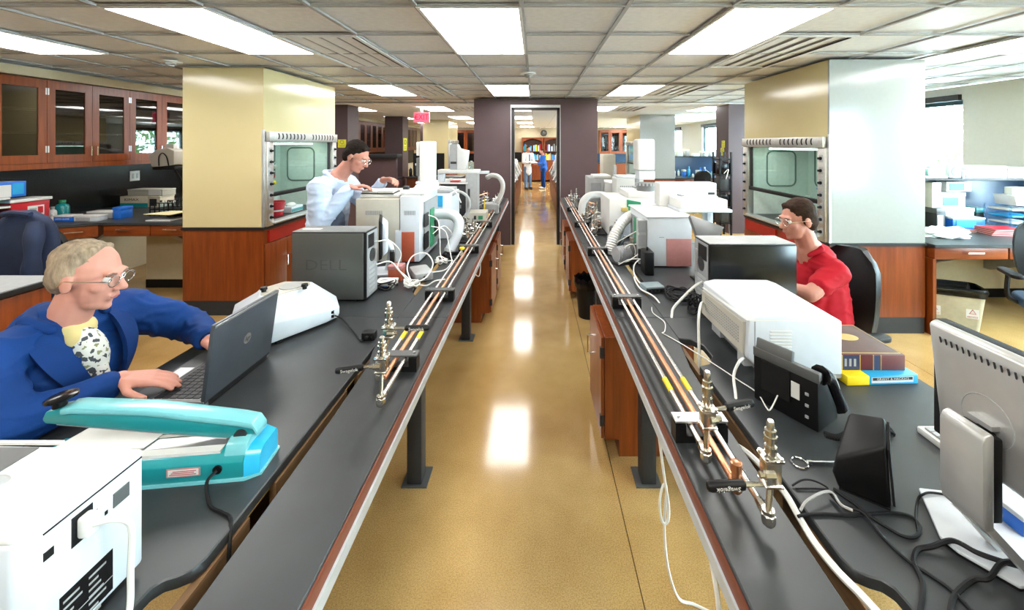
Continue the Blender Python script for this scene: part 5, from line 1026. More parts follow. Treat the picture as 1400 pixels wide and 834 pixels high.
for a, b in ((.808, .824), (.870, .888)): MB().add([(.895, a, .985), (.914, a, .985), (.914, b, .985), (.895, b, .985), (.985, a-.012, HB+.012), (1.006, a-.012, HB+.012), (1.006, b-.006, HB+.012), (.985, b-.006, HB+.012)], [(0, 3, 2, 1), (4, 5, 6, 7), (0, 1, 5, 4), (1, 2, 6, 5), (2, 3, 7, 6), (3, 0, 4, 7)]).build('stand_foot', 'silver', st)
MB().add([(.896, .825, .975), (.90, .825, .975), (.90, .870, .975), (.896, .870, .975), (.93, .818, .945), (.936, .818, .945), (.936, .868, .945), (.93, .868, .945)], [(0, 3, 2, 1), (4, 5, 6, 7), (0, 1, 5, 4), (1, 2, 6, 5), (2, 3, 7, 6), (3, 0, 4, 7)]).build('stand_web', 'silver', st)
base = [(.968, 1.02), (.896, .895), (.902, .862), (.952, .792), (1.10, .80), (1.135, .95), (1.10, 1.0)]
MB().prism(base, HB+.005, HB+.013).build('base_plate', 'white_cool', t, .003); MB().prism([(x*.985+.0145, y*.985+.0135) for x, y in base], HB, HB+.006).build('base_underside', 'black', t)
# keyboard, second speaker and a small blue box behind the monitor
t = thing('keyboard', 'white keyboard lying behind the monitor stand', 'keyboard', (1.27, 1.03, HB), world=True); box('case', 'white', t, 1.165, .80, HB, 1.33, 1.235, HB+.02, .005); k = MB()
for r in range(5):
    for c in range(20): k.box(1.175+r*.029, .812+c*.0205, HB+.02, 1.20+r*.029, .829+c*.0205, HB+.026)
tag(k.build('keys', 'light_grey', t), kind='stuff')
t = thing('desktop_speaker', 'black box speaker standing beside the monitor base', 'speaker', (1.01, .69, HB), world=True); box('cabinet', 'black', t, .957, .62, HB, 1.05, .786, 1.030, .012, 3); box('grille', 'black_mesh', t, 1.049, .635, HB+.02, 1.053, .77, 1.015); MB().cyl((1.052, .70, .95), (1.056, .70, .95), .03, n=18).build('cone', 'dark_grey', t)
t = carton('sticky_note_box', 'small blue box behind the monitor stand', 'box', 1.07, .885, HB+.014, 1.13, .985, HB+.06, 'blue', 'white_cool', None)
# ---- loose cables on the printer-side bench
r_ = .0035; z_ = HB+r_+.0005
cable([CP(1140, 668, z_), CP(1150, 676, z_), CP(1170, 690, z_), CP(1190, 706, z_), CP(1215, 722, z_), CP(1236, 733, z_), CP(1252, 733, z_), CP(1258, 720, z_), CP(1245, 706, z_), CP(1220, 701, z_), CP(1190, 702, z_), CP(1165, 705, z_), CP(1130, 703, z_), CP(1100, 704, z_), CP(1091, 706, z_)], r_, 'cable_black', 'black looped speaker cable running to the bench slot')
cable([CP(1133, 672, z_+.007), CP(1150, 690, z_+.007), CP(1180, 701, z_+.007), CP(1208, 735, z_), CP(1240, 765, z_), CP(1270, 785, z_), CP(1300, 806, z_), CP(1330, 836, z_), CP(1360, 870, z_)], r_, 'cable_black', 'long black cable crossing the printer-side bench below the speaker')
cable([CP(1256, 845, z_), CP(1262, 800, z_), CP(1250, 770, z_), CP(1254, 752, z_), CP(1275, 747, z_+.006), V3(.905, .875, HB+.0205), V3(.93, .85, HB+.020), V3(.96, .83, HB+.022), V3(1.0, .815, HB+.022)], .0048, 'cable_black', 'thick black video cable draped over the monitor base')
cable([CP(1296, 850, z_), CP(1305, 815, z_), CP(1330, 793, z_), CP(1352, 790, z_+.012), V3(.96, .825, HB+.026), V3(1.02, .81, HB+.03)], .0048, 'cable_black', 'short black power cable bending up to the monitor base')
cable([CP(1083, 664, z_), CP(1098, 656, z_+.012), CP(1115, 658, z_+.010), CP(1132, 668, z_), CP(1112, 668, z_), CP(1088, 668, z_)], .0022, 'cable_black', 'thin black wire loop beside the key ring')
cable([CP(1094, 698, z_), CP(1102, 686, z_+.012), CP(1118, 676, z_+.016), CP(1132, 672, z_+.014), CP(1140, 676, z_+.008), CP(1150, 690, z_+.014), CP(1166, 698, z_+.014)], .0032, 'cable_grey', 'grey wire arching from the bench slot to the speaker')
cable([(.63, 1.28, .80), (.622, 1.16, .852), (.630, 1.03, .868), (.626, .96, .864), (.622, .90, .862), (.628, .84, .862), (.645, .78, .862), (.66, .72, .85), (.67, .62, .80)], .0078, 'cable_white', 'thick white cable lying along the slot of the printer-side bench')
cable([CP(1255, 727, z_), CP(1252, 705, z_), CP(1255, 683, z_), CP(1262, 676, z_+.012), V3(.985, 1.0, HB+.0165), V3(1.04, .985, HB+.0165), V3(1.10, .96, HB+.0165)], .0026, 'cable_black', 'thin black wire running along the rear edge of the monitor base')

# ---- books beside the printer
mat('book_brown', (.085, .045, .038), .5); mat('gold', (.62, .45, .16), .35, .6); mat('book_navy', (.02, .03, .08), .5); mat('book_maroon', (.10, .012, .012), .45)
t = thing('book', 'blue and yellow paperback lying under the brown hardback beside the printer', 'book', (1.26, 1.56, HB), math.radians(3)); box('cover', 'cyan', t, -.045, -.085, 0, .142, .13, .034, .003); box('yellow_cover', 'yellow', t, -.13, -.085, 0, -.0445, .13, .034, .003); box('pages', 'paper', t, -.125, .125, .003, .138, .132, .031)
sp = box('title_strip', 'white_cool', t, -.038, -.0862, .008, .122, -.0845, .028); box('title_band', 'dark_grey', sp, -.034, -.0868, .017, .118, -.0858, .027); text('title', 'GRANT & HACKH\'S', 'paper', sp, .0105, (.042, -.0872, .0218), ROT_FRONT, .0002, sx=1.35)
t = thing('book', 'thick brown hardback with a gold oval emblem beside the printer', 'book', (1.265, 1.61, HB+.034), math.radians(-1)); box('cover', 'book_brown', t, -.125, -.10, 0, .115, .15, .008, .002); box('top_cover', 'book_brown', t, -.125, -.10, .052, .115, .15, .060, .002); box('pages', 'paper', t, -.12, -.092, .008, .108, .145, .052)
sp = box('spine', 'book_maroon', t, -.125, -.1025, .001, .1155, -.096, .059, .002)
for a, b in ((-.115, -.055), (.0, .022)): box('spine_label', 'book_navy', sp, a, -.1035, .004, b, -.102, .056)
for a in (-.118, -.052, -.003, .025): box('spine_rule', 'gold', sp, a, -.1037, .002, a+.003, -.102, .058)
for i in range(3): box('spine_lettering', 'light_grey', sp, -.108+.017*i, -.1041, .016, -.100+.017*i, -.1034, .044)
MB().prism([(.0+.045*math.cos(a), .035+.03*math.sin(a)) for a in [2*math.pi*i/24 for i in range(24)]], .0598, .0608).build('cover_emblem', 'gold', t)
for i, (w_, y) in enumerate(((.05, .06), (.06, .045), (.05, .03))): box('cover_lettering', 'light_grey', t, -.115, y, .0598, -.115+w_, y+.008, .0606)
fr = MB().tube([(-.118, -.092, .0602), (.107, -.092, .0602), (.107, .143, .0602), (-.118, .143, .0602)], .0014, 5, closed=True); fr.build('cover_border', 'gold', t)

# ---- cable hanging below the printer-side bench and wastebasket
cable([(.45, 1.52, .79), (.46, 1.50, .66), (.478, 1.50, .52), (.495, 1.50, .40), (.49, 1.50, .345), (.47, 1.50, .35), (.462, 1.50, .42), (.475, 1.505, .475), (.49, 1.51, .46), (.483, 1.512, .30), (.50, 1.515, .15), (.54, 1.52, .04), (.60, 1.53, .006), (.66, 1.50, .006)], .005, 'cable_white', 'white cable hanging in a loop below the printer-side bench ledge')
cable([(.425, .99, .80), (.418, .96, .765), (.424, .935, .68), (.43, .925, .5), (.43, .92, .3), (.435, .92, .1)], .006, 'cable_white', 'white cable hanging straight down behind the metal rail of the printer-side bench')
cable([(-.50, 3.55, .79), (-.47, 3.45, .72), (-.465, 3.35, .66), (-.48, 3.25, .70), (-.50, 3.2, .78)], .004, 'cable_white', 'white cable sagging under the laptop-side bench ledge')
t = thing('wastebasket', 'black wastebasket with ruffled liner under the printer-side bench', 'waste bin', (.545, 4.12, 0))
def circ(z, r, wob=0, n=24): return [((r+wob*math.sin(i*5.3))*math.cos(2*math.pi*i/n), (r+wob*math.cos(i*3.7))*math.sin(2*math.pi*i/n), z+wob*math.sin(i*2.9)) for i in range(n)]
skin([circ(0, .105), circ(.34, .135), circ(.34, .128), circ(.01, .098)], cap1=True).build('bucket', 'black', t); skin([circ(.30, .139, .004), circ(.36, .150, .008), circ(.40, .140, .012), circ(.38, .115, .010), circ(.2, .10)], cap0=False, cap1=True).build('liner_bag', 'black_gloss', t, angle=25)
# ================================================================== INSTRUMENTS FURTHER ALONG THE BENCHES
def vents(par, xa, xb, y, z0, z1, n, ma='slat_grey'):
    v_ = MB()
    for i in range(n): x = xa+(xb-xa)*i/n; v_.box(x, y-.0015, z0, x+(xb-xa)/n*.5, y+.002, z1)
    return tag(v_.build('vent_slots', ma, par), kind='stuff')
def duct(pts, r, label, ribs=0, ma='white', name='exhaust_duct', rib_ma='light_grey'):
    p = spline(pts, 10); t = thing(name, label, 'duct', p[-1], world=True); t.location = p[-1]
    N = len(p)-1
    MB().tube(p, r, 16, rfun=(lambda q: r*(1+.06*math.cos(q*ribs*2*math.pi)) if ribs else r)).build('hose', ma, t) if not ribs else MB().tube(spline(pts, 24), r, 16, rfun=lambda q: r*(1+.07*math.cos(q*ribs*2*math.pi))).build('hose', ma, t)
    for q in (0, -1):
        a = p[q]; d = (p[1]-p[0]).normalized() if q == 0 else (p[-1]-p[-2]).normalized(); MB().cyl(a-d*.012, a+d*.012, r*1.12, n=18).build('collar', rib_ma, t)
    return t
# ---- left: boxy chromatograph with orange panel
d0 = 2.98
t = thing('chromatograph', 'boxy off-white chromatograph with an orange side panel, in front of the lab coat man', 'chromatograph', (-1.09, 3.25, HB), world=True)
xa, xm, xb = PX(486, d0), PX(547, d0), PX(574, d0); z1 = PZ(272, d0); z2 = PZ(268, d0)
box('left_housing', 'offwhite', t, xa, d0, HB+.012, xm-.003, 3.50, z1, .008); box('right_housing', 'white_cool', t, xm, d0-.006, HB+.012, xb, 3.52, z2, .008)
box('oven_lid', 'white', t, xa+.01, d0+.05, z1, xm-.02, 3.46, z1+.03, .01); box('top_deck', 'white', t, xm-.01, d0+.03, z2, xb+.03, 3.50, z2+.025, .008)
for nm, a, b in (('l', PX(500, d0), PX(524, d0)), ('r', PX(553, d0), PX(569, d0))): vents(t, a, b, d0-(.006 if nm == 'r' else 0), PZ(294, d0), PZ(288, d0), 9)
box('orange_panel', 'orange', t, PX(549.5, d0), d0-.010, HB+.014, PX(567, d0), d0, PZ(317, d0), .002); box('panel_frame', 'white_cool', t, PX(541, d0), d0-.008, HB+.012, PX(549, d0), d0, PZ(315, d0))
sp = box('side_panel', 'slat_grey', t, xb, d0+.10, HB+.05, xb+.012, 3.48, z2-.06)
for i, (ya, za, h, ma) in enumerate(((3.05, .95, .12, 'black'), (3.05, 1.12, .10, 'dark_grey'), (3.22, .93, .30, 'green'), (3.36, .98, .20, 'dark_grey'))): box('rear_module', ma, sp, xb+.010, ya, za, xb+.020, ya+.11, za+h)
MB().prism([(3.22, z2+.025), (3.50, z2+.025), (3.50, z2+.05), (3.30, z2+.05)], xm+.02, xb+.02, 'x').build('inlet_cover', 'white_cool', t, .006)
for x in (xa+.05, xb-.05): box('foot', 'rubber', t, x-.02, d0+.03, HB, x+.02, d0+.07, HB+.013); box('foot', 'rubber', t, x-.02, 3.42, HB, x+.02, 3.46, HB+.013)
box('septum_knob', 'dark_grey', t, PX(552, 3.2), 3.18, z2+.025, PX(559, 3.2), 3.22, z2+.05)
t = thing('autosampler_tower', 'tall white autosampler tower on the chromatograph with the orange panel', 'autosampler', (-.94, 3.42, z2+.05), world=True)
xa2, xb2 = PX(568.5, 3.36), PX(591.5, 3.36); zt2 = PZ(193, 3.36); zb2 = z2+.05
box('tower', 'white', t, xa2+.028, 3.36, zb2, xb2, 3.50, zt2, .012); box('front_cover', 'white', t, xa2, 3.37, PZ(213, 3.36), xa2+.03, 3.49, zt2-.006, .006); box('syringe_carriage', 'grey', t, xa2-.006, 3.39, PZ(241, 3.36), xa2+.03, 3.47, PZ(216, 3.36), .004); MB().cyl((xa2+.01, 3.43, PZ(255, 3.36)), (xa2+.01, 3.43, PZ(240, 3.36)), .012, n=10).build('syringe', 'light_grey', t); box('base_foot', 'white_cool', t, xa2, 3.35, zb2-.001, xb2+.01, 3.51, zb2+.02, .004)
t = thing('binder', 'open white binder with papers lying on the chromatograph before the lab coat man', 'binder', (-1.2, 3.12, z1+.03), world=True)
MB().prism([(PX(498, 3.1), 3.04), (PX(543, 3.1), 3.02), (PX(546, 3.2), 3.22), (PX(500, 3.2), 3.24)], z1+.0305, z1+.036).build('cover', 'dark_grey', t); MB().prism([(PX(499, 3.1), 3.045), (PX(520, 3.1), 3.035), (PX(522, 3.2), 3.225), (PX(501, 3.2), 3.235)], z1+.036, z1+.052).build('left_pages', 'paper', t, .003); MB().prism([(PX(521, 3.1), 3.035), (PX(542, 3.1), 3.025), (PX(545, 3.2), 3.215), (PX(523, 3.2), 3.225)], z1+.036, z1+.056).build('right_pages', 'paper', t, .003)
# small pale monitor turned away
t = thing('small_monitor', 'small pale-backed monitor turned away beside the grey tower computer', 'monitor', (-1.06, 2.76, HB), math.radians(200))
# local: screen looks +X ... back looks -X after rotation towards the aisle
MB().prism([(-.012, .13), (-.012, .37), (.008, .38), (.008, .12)], -.14, .14, 'y').build('screen_panel', 'black', t, .004); MB().prism([(-.05, .17), (-.05, .33), (-.012, .365), (-.012, .135)], -.125, .125, 'y').build('back_shell', 'white_cool', t, .012); MB().tube(spline([(-.03, 0, .22), (-.07, 0, .15), (-.05, 0, .02)]), .022, 10).build('neck', 'white_cool', t); MB().prism(rrect(.17, .20, .05, 5, -.03, 0), 0, .016).build('foot', 'white_cool', t, .004); MB().prism([(-.09, .02), (-.06, .02), (-.06, .16), (-.09, .16)], .03, .09, 'y').build('rear_connector', 'black', t, .006)
duct([(-.835, 3.36, 1.165), (-.75, 3.35, 1.17), (-.675, 3.33, 1.16), (-.628, 3.31, 1.11), (-.632, 3.29, 1.03), (-.665, 3.27, .95), (-.690, 3.25, .89)], .042, 'smooth white elbow duct bending from the chromatograph to the laptop-side bench', ma='white_cool')
# ---- clutter between the tower and the chromatograph
t = thing('power_brick', 'grey power brick half covered by white cables on the laptop-side bench', 'power supply', (-.76, 2.68, HB), .5); MB().prism(rrect(.12, .20, .02), 0, .05).build('case', 'light_grey', t, .006); MB().cyl((0, -.10, .025), (0, -.125, .025), .008, n=10).build('cord_boot', 'rubber', t)
carton('reagent_carton', 'brick-red carton behind the grey tower computer', 'carton', -.945, 2.575, HB, -.855, 2.66, HB+.10, 'orange', 'pink', None); carton('slide_box', 'flat white box with blue end beside the tower computer rear', 'box', -.985, 2.45, HB, -.865, 2.56, HB+.035, 'white', 'paper', 'blue', lidh=.4)
random.seed(5)
def tangle(cx, cy, z, rx, ry, h, n, r, ma, label, name='cable_tangle'):
    pts = []; a = random.random()*6
    for i in range(n):
        a += .9+random.random()*.9; q = .45+.55*random.random(); pts.append((cx+rx*q*math.cos(a), cy+ry*q*math.sin(a), z+r+h*random.random()))
    return cable(pts, r, ma, label, 'cables', name)
tangle(-.93, 2.40+.08, HB, .09, .075, .035, 34, .0036, 'cable_black', 'tangled black cables beside the grey tower computer')
tangle(-.755, 2.47, HB, .055, .05, .045, 44, .0042, 'cable_white', 'bundled white cables in a knot on the laptop-side bench')
tangle(-.70, 2.98, HB, .05, .05, .04, 30, .0042, 'cable_white', 'coiled white cable at the foot of the orange-panelled chromatograph'); tangle(-.63, 3.12, HB, .09, .10, .03, 26, .0045, 'cable_black', 'dark cables heaped under the white elbow duct')
for k, pts in enumerate(([(-.94, 2.41, 1.17), (-.88, 2.45, 1.16), (-.85, 2.55, 1.06), (-.86, 2.52, .98), (-.80, 2.50, .93), (-.76, 2.48, .91)], [(-.94, 2.38, 1.04), (-.87, 2.42, 1.045), (-.82, 2.44, .98), (-.78, 2.46, .92), (-.76, 2.47, .90)], [(-.76, 2.47, .91), (-.82, 2.58, .96), (-.80, 2.64, 1.02), (-.72, 2.66, 1.03), (-.66, 2.60, .98), (-.68, 2.52, .92), (-.74, 2.47, .90)], [(-.74, 2.46, .90), (-.66, 2.44, .895), (-.60, 2.42, .93), (-.54, 2.42, .94)], [(-.80, 3.02, 1.22), (-.73, 3.02, 1.18), (-.71, 3.0, 1.05), (-.70, 2.98, .93), (-.66, 2.94, .90), (-.60, 2.90, .91), (-.62, 2.78, .885), (-.70, 2.74, .88)], [(-.80, 3.1, 1.12), (-.70, 3.12, 1.08), (-.66, 3.1, .95), (-.62, 3.0, .89), (-.58, 2.95, .885)])):
    cable(pts, .0042, 'cable_white', ['white cable looping out of the grey tower computer top port', 'white cable running from the grey tower computer to the white knot', 'white cable standing in a round loop above the white knot', 'white cable end crossing onto the laptop-side copper pipe', 'white cable dropping down the front of the chromatograph', 'white cable hanging beside the elbow duct'][k])
# fittings on the ledge near the duct
def regulator(x, y, z, label, ma='nickel', h=.12, kn='chrome'):
    t = thing('gas_regulator', label, 'regulator', (x, y, z)); MB().stack((0, 0, 0), (0, 0, 1), [(0, .012), (.012, .012), (.014, .007), (h*.4, .007), (h*.42, .016), (h*.7, .016), (h*.72, .009), (h, .009)], 10).build('stem', ma, t)
    MB().stack((0, 0, h*.55), (-1, -.3, 0), [(0, .008), (.03, .008), (.032, .020), (.046, .020)], 12).build('gauge', kn, t); MB().tube([(0, 0, h*.58), (.05, .02, h*.58), (.055, .022, h*.40)], .006, 8).build('side_arm', ma, t)
    return t
regulator(-.60, 3.55, HB, 'brass-toned gas regulator beside the white elbow duct', h=.16); regulator(-.57, 3.82, HB, 'gas regulator behind the elbow duct beside the pipes', h=.15); regulator(-.63, 4.05, HB, 'gas regulator in front of the cream control box', h=.13)
t = thing('needle_valve', 'yellow-handled needle valve on the laptop-side gas pipes', 'valve', (-.545, 3.0, HB+.05)); MB().stack((0, 0, 0), (0, 0, 1), [(0, .014), (.02, .014), (.021, .006), (.05, .006)], 10).build('stem', 'nickel', t); MB().stack((0, 0, .05), (0, 0, 1), [(0, .02), (.012, .02), (.014, .014)], 10).build('handwheel', 'yellow', t)
# ---- cream control box and second instrument on the left
d1 = 4.35; t = thing('control_box', 'low cream control box between the elbow duct and the gas pipes', 'control box', (-.62, d1+.12, HB), world=True); box('case', 'offwhite', t, PX(637, d1), d1, HB, PX(664, d1), d1+.24, PZ(291, d1), .006); box('switch', 'dark_grey', t, PX(648, d1), d1-.004, PZ(300, d1), PX(651, d1), d1+.002, PZ(295, d1)); box('display', 'green', t, PX(654, d1), d1-.003, PZ(300, d1), PX(660, d1), d1+.002, PZ(295, d1))
d2 = 4.66; t = thing('gantry_instrument', 'white gantry instrument with dark bay and red pad before the purple pier', 'instrument', (-.85, 4.95, HB), world=True)
xa, xb = PX(600, d2), PX(655, d2); zt3 = PZ(232, d2); zm = PZ(249, d2)
box('lower_cabinet', 'dark_grey', t, xa+.02, d2, HB, PX(638, d2), d2+.5, zm-.02, .006); box('deck', 'white', t, xa-.06, d2-.04, zm-.02, PX(640, d2), d2+.5, zm, .004); box('red_pad', 'red', t, PX(616, d2), d2-.03, zm, PX(628, d2), d2+.1, zm+.018, .004); box('sample_tray', 'paper', t, PX(610, d2), d2+.0, zm+.0, PX(615, d2), d2+.2, zm+.03)
box('left_post', 'white_cool', t, xa-.02, d2+.02, zm, xa+.05, d2+.12, zt3-.03, .004); box('right_column', 'light_grey', t, PX(637, d2), d2-.02, HB, PX(653, d2), d2+.16, zt3-.03, .006); box('column_slot', 'dark_grey', t, PX(640, d2), d2-.024, PZ(285, d2), PX(643, d2), d2-.018, PZ(258, d2)); box('beam', 'white', t, xa-.01, d2-.02, zt3-.045, PX(655, d2), d2+.14, zt3, .006); box('side_arm', 'white_cool', t, PX(655, d2), d2+.02, zt3-.05, PX(668, d2), d2+.10, zt3-.02, .004)
vents(t, PX(612, d2), PX(632, d2), d2, PZ(285, d2), PZ(280, d2), 6)
t = thing('dispenser', 'tall pale dispenser with one grey half on top of the gantry instrument', 'dispenser', (-.88, 4.75, zt3), world=True); box('grey_column', 'light_grey', t, PX(615, d2), d2+.0, zt3, PX(625, d2), d2+.12, PZ(197, d2), .005); MB().prism([(PX(625, d2), zt3), (PX(637, d2), zt3), (PX(640, d2), PZ(206, d2)), (PX(628, d2), PZ(203, d2)), (PX(625, d2), PZ(197, d2))], d2-.01, d2+.12, 'y').build('white_shell', 'white', t, .006); box('clip', 'dark_grey', t, PX(616, d2), d2-.006, PZ(224, d2), PX(624, d2), d2+.002, PZ(221, d2))
bottle(PX(643, d2), d2+.06, zt3, .10, .03, 'clear_plastic', 'light_grey', 'small clear bottle on the gantry beam beside the tall dispenser')
duct([(-.62, 5.25, 1.32), (-.56, 5.22, 1.345), (-.48, 5.2, 1.33), (-.425, 5.18, 1.26), (-.42, 5.17, 1.17), (-.455, 5.17, 1.07), (-.52, 5.2, .98)], .030, 'white curved exhaust arm at the laptop-side bench end beside the purple pier', ma='white'); box('arm_base', 'light_grey', bpy.data.objects['exhaust_duct.001'] if 'exhaust_duct.001' in bpy.data.objects else t, -.66, 5.10, HB, -.47, 5.32, .99, .006)
t = thing('yellow_valve', 'bright yellow valve manifold on the laptop-side bench before the curved arm', 'valve', (-.60, 4.75, HB)); MB().stack((0, 0, 0), (0, 0, 1), [(0, .03), (.03, .03), (.032, .010), (.10, .010), (.20, .006), (.24, .006)], 10).build('body', 'yellow', t); MB().tube([(-.07, 0, .05), (.07, 0, .05)], .012, 8).build('cross_pipe', 'yellow', t); MB().stack((.07, 0, .05), (1, 0, 0), [(0, .02), (.012, .02)], 8).build('end_cap', 'dark_grey', t)
for k in range(4): regulator(-.58+.02*(k % 2), 5.45+.2*k, HB, ['first', 'second', 'third', 'fourth'][k]+' nickel regulator from the curved arm towards the purple pier', h=.15)
for k, (x, y, h, r, ma, cp, lb) in enumerate(((-1.32, 3.75, .12, .045, 'white', 'white', 'squat white bottle behind the open binder'), (-1.20, 3.86, .16, .035, 'offwhite', 'yellow', 'bottle with yellow cap behind the open binder'), (-1.22, 3.64, .14, .04, 'white_cool', 'white', 'pale bottle beside the autosampler tower foot'), (-1.40, 3.95, .18, .04, 'pink', 'red', 'pink bottle with red cap on the outer edge of the laptop-side bench'))): bottle(x, y, HB, h+.25, r, ma, cp, lb)
t = thing('pump_module', 'light blue and grey pump module behind the autosampler tower', 'pump', (-.95, 3.95, HB), world=True); box('case', 'white_cool', t, -1.12, 3.75, HB, -.78, 4.15, HB+.42, .01); box('glass_front', 'cyan', t, -.98, 3.744, HB+.30, -.86, 3.752, HB+.40); box('lid', 'light_grey', t, -1.10, 3.77, HB+.42, -.80, 4.13, HB+.45, .006)
duct([(-.80, 3.8, 1.26), (-.72, 3.82, 1.30), (-.64, 3.84, 1.24), (-.63, 3.85, 1.14), (-.68, 3.86, 1.05)], .013, 'thin grey hose arching from the pump module to the ledge', ma='light_grey', name='hose')
cable([(-1.05, 3.78, 1.33), (-.9, 3.72, 1.36), (-.76, 3.74, 1.33), (-.70, 3.8, 1.2)], .006, 'cable_white', 'white tube arching above the elbow duct')

# ================================================================== RIGHT BENCH INSTRUMENTS
d3 = 2.87; t = thing('chromatograph', 'big white chromatograph with a pink panel, beyond the black tower computer', 'chromatograph', (.98, 3.1, HB), world=True)
xa, xb = PX(886, d3), PX(946, d3); zt4 = PZ(298, d3)
box('housing', 'white_cool', t, xa, d3, HB+.01, xb, d3+.55, zt4, .010); box('pink_panel', 'pink', t, PX(911, d3), d3-.006, HB+.012, xb-.004, d3+.004, PZ(326.5, d3), .002); box('top_cover', 'white', t, xa-.012, d3-.008, zt4, xb+.01, d3+.56, zt4+.012, .005)
box('seam', 'slat_grey', t, PX(901, d3), d3-.0015, PZ(325, d3), PX(908, d3), d3+.001, PZ(324, d3)); box('side_column', 'light_grey', t, xa-.06, d3+.02, HB+.02, xa, d3+.10, zt4-.02, .004)
for i in range(3): box('column_module', 'dark_grey' if i == 0 else 'slat_grey', t, xa-.066, d3+.015, HB+.05+i*.1, xa-.01, d3+.022, HB+.13+i*.1)
sp = box('side_panel', 'slat_grey', t, xa-.008, d3+.12, HB+.05, xa, d3+.5, zt4-.05); box('rear_module', 'green', sp, xa-.014, d3+.2, HB+.1, xa-.006, d3+.35, HB+.3)
for x in (xa+.05, xb-.05): box('foot', 'rubber', t, x-.02, d3+.03, HB, x+.02, d3+.07, HB+.012); box('foot', 'rubber', t, x-.02, d3+.46, HB, x+.02, d3+.5, HB+.012)
d4 = 3.05; t = thing('tray_autosampler', 'wide white tray autosampler on top of the pink-panelled chromatograph', 'autosampler', (1.15, 3.2, zt4+.012), world=True); zb4 = zt4+.012
box('tray_lip', 'white_cool', t, PX(928, d4), d4-.03, zb4, PX(999, d4), d4+.26, zb4+.022, .004); box('lower_tray', 'white', t, PX(930, d4), d4, zb4+.022, PX(995, d4), d4+.26, zb4+.092, .006); box('upper_box', 'white', t, PX(902, d4+.27), d4+.27, zb4, PX(980, d4+.27), d4+.42, PZ(248, d4+.42), .008); box('support_leg', 'white_cool', t, PX(975, d4), d4+.1, HB, PX(983, d4), d4+.2, zb4, .004)
box('front_slot', 'dark_grey', t, PX(968, d4+.27), d4+.267, PZ(266, d4+.27), PX(977, d4+.27), d4+.271, PZ(263, d4+.27)); MB().cbox((PX(931, d4+.2), d4+.2, zb4+.098), (.075, .012, .012), (0, .25, .5)).build('sampling_arm', 'grey', t)
for i in range(8): MB().stack((PX(945, d4)+i*.035, d4+.12, zb4+.09), (0, 0, 1), [(0, .009), (.014, .009), (.016, .006)], 8).build('sample_vial', 'white_cool', t)
t = thing('instrument_display', 'dark grey tilted display panel behind the black tower computer', 'display', (1.10, 2.55, HB), world=True); dd = 2.55
MB().add([(PX(951, dd), dd-.02, PZ(321, dd)), (PX(978, dd), dd-.05, PZ(324, dd)), (PX(992, dd), dd+.02, PZ(311, dd)), (PX(951, dd), dd+.10, PZ(297, dd)), (PX(951, dd), dd+.005, PZ(322, dd)-.02), (PX(978, dd), dd-.03, PZ(325, dd)-.02), (PX(992, dd), dd+.05, PZ(312, dd)-.02), (PX(951, dd), dd+.13, PZ(298, dd)-.02)], [(0, 1, 2, 3), (4, 7, 6, 5), (0, 4, 5, 1), (1, 5, 6, 2), (2, 6, 7, 3), (3, 7, 4, 0)]).build('panel', 'mid_grey', t, .004); box('stand', 'black', t, PX(958, dd), dd+.02, HB, PX(975, dd), dd+.08, PZ(320, dd)-.0, .005); box('stand_foot', 'black', t, PX(953, dd), dd-.05, HB, PX(982, dd), dd+.12, HB+.012, .003)
duct([(.86, 3.42, 1.16), (.80, 3.38, 1.15), (.72, 3.32, 1.11), (.65, 3.27, 1.03), (.61, 3.23, .95), (.60, 3.22, .885)], .042, 'ribbed white flexible duct arching down beside the pink-panelled chromatograph', ribs=26)
d5 = 3.75; t = thing('turret_instrument', 'white instrument with green side board behind the ribbed duct', 'instrument', (.95, 4.0, HB), world=True)
xa, xb = PX(833, d5), PX(900, d5); zt5 = PZ(272, d5)
box('housing', 'white', t, xa, d5, HB+.02, xb, d5+.5, zt5, .010); MB().prism([(PX(857, d5), zt5-.005), (PX(876, d5), zt5-.03), (PX(876, d5), PZ(292, d5)), (PX(857, d5), PZ(287, d5))], d5-.006, d5+.002, 'y').build('green_board', 'green', t); box('brass_fitting', 'gold', t, PX(849, d5), d5-.03, PZ(289, d5), PX(858, d5), d5, PZ(283, d5), .004); box('deck', 'white', t, PX(860, d5), d5+.03, zt5, xb+.06, d5+.45, zt5+.06, .01); box('lower_bay', 'slat_grey', t, xa+.06, d5-.004, HB+.03, PX(872, d5), d5+.002, PZ(300, d5))
MB().stack((PX(890, d5), d5+.16, zt5+.06), (0, 0, 1), [(0, .09), (.05, .09), (.052, .10), (.075, .10), (.077, .06)], 24).build('vial_turret', 'grey', t)
for k in range(10): a = math.pi+math.pi*k/9; box('turret_tooth', 'light_grey', t, PX(890, d5)+.1*math.cos(a)-.008, d5+.16+.1*math.sin(a)-.006, zt5+.112, PX(890, d5)+.1*math.cos(a)+.008, d5+.16+.1*math.sin(a)+.006, zt5+.135)
t = thing('autosampler_tower', 'white rounded autosampler tower standing over the grey vial turret', 'autosampler', (1.1, 4.0, zt5), world=True); dd = 4.0; xa, xb = PX(871.5, dd), PX(896, dd)
box('tower', 'white', t, xa, dd, PZ(234, dd), xb, dd+.20, PZ(190, dd), .025, 3); box('lower_skirt', 'white_cool', t, xa+.02, dd+.01, PZ(246, dd), xb, dd+.18, PZ(234, dd), .008); box('mount_post', 'light_grey', t, xa+.02, dd+.12, zt5+.06, xa+.05, dd+.19, PZ(246, dd)); box('post_foot', 'light_grey', t, xa+.0, dd+.10, zt5+.06, xa+.07, dd+.20, zt5+.075)
duct([(.86, 4.9, 1.12), (.78, 4.88, 1.135), (.66, 4.85, 1.13), (.58, 4.83, 1.07), (.555, 4.82, .98), (.56, 4.82, .89)], .045, 'white curved exhaust tube at the far end of the printer-side bench', ma='white')
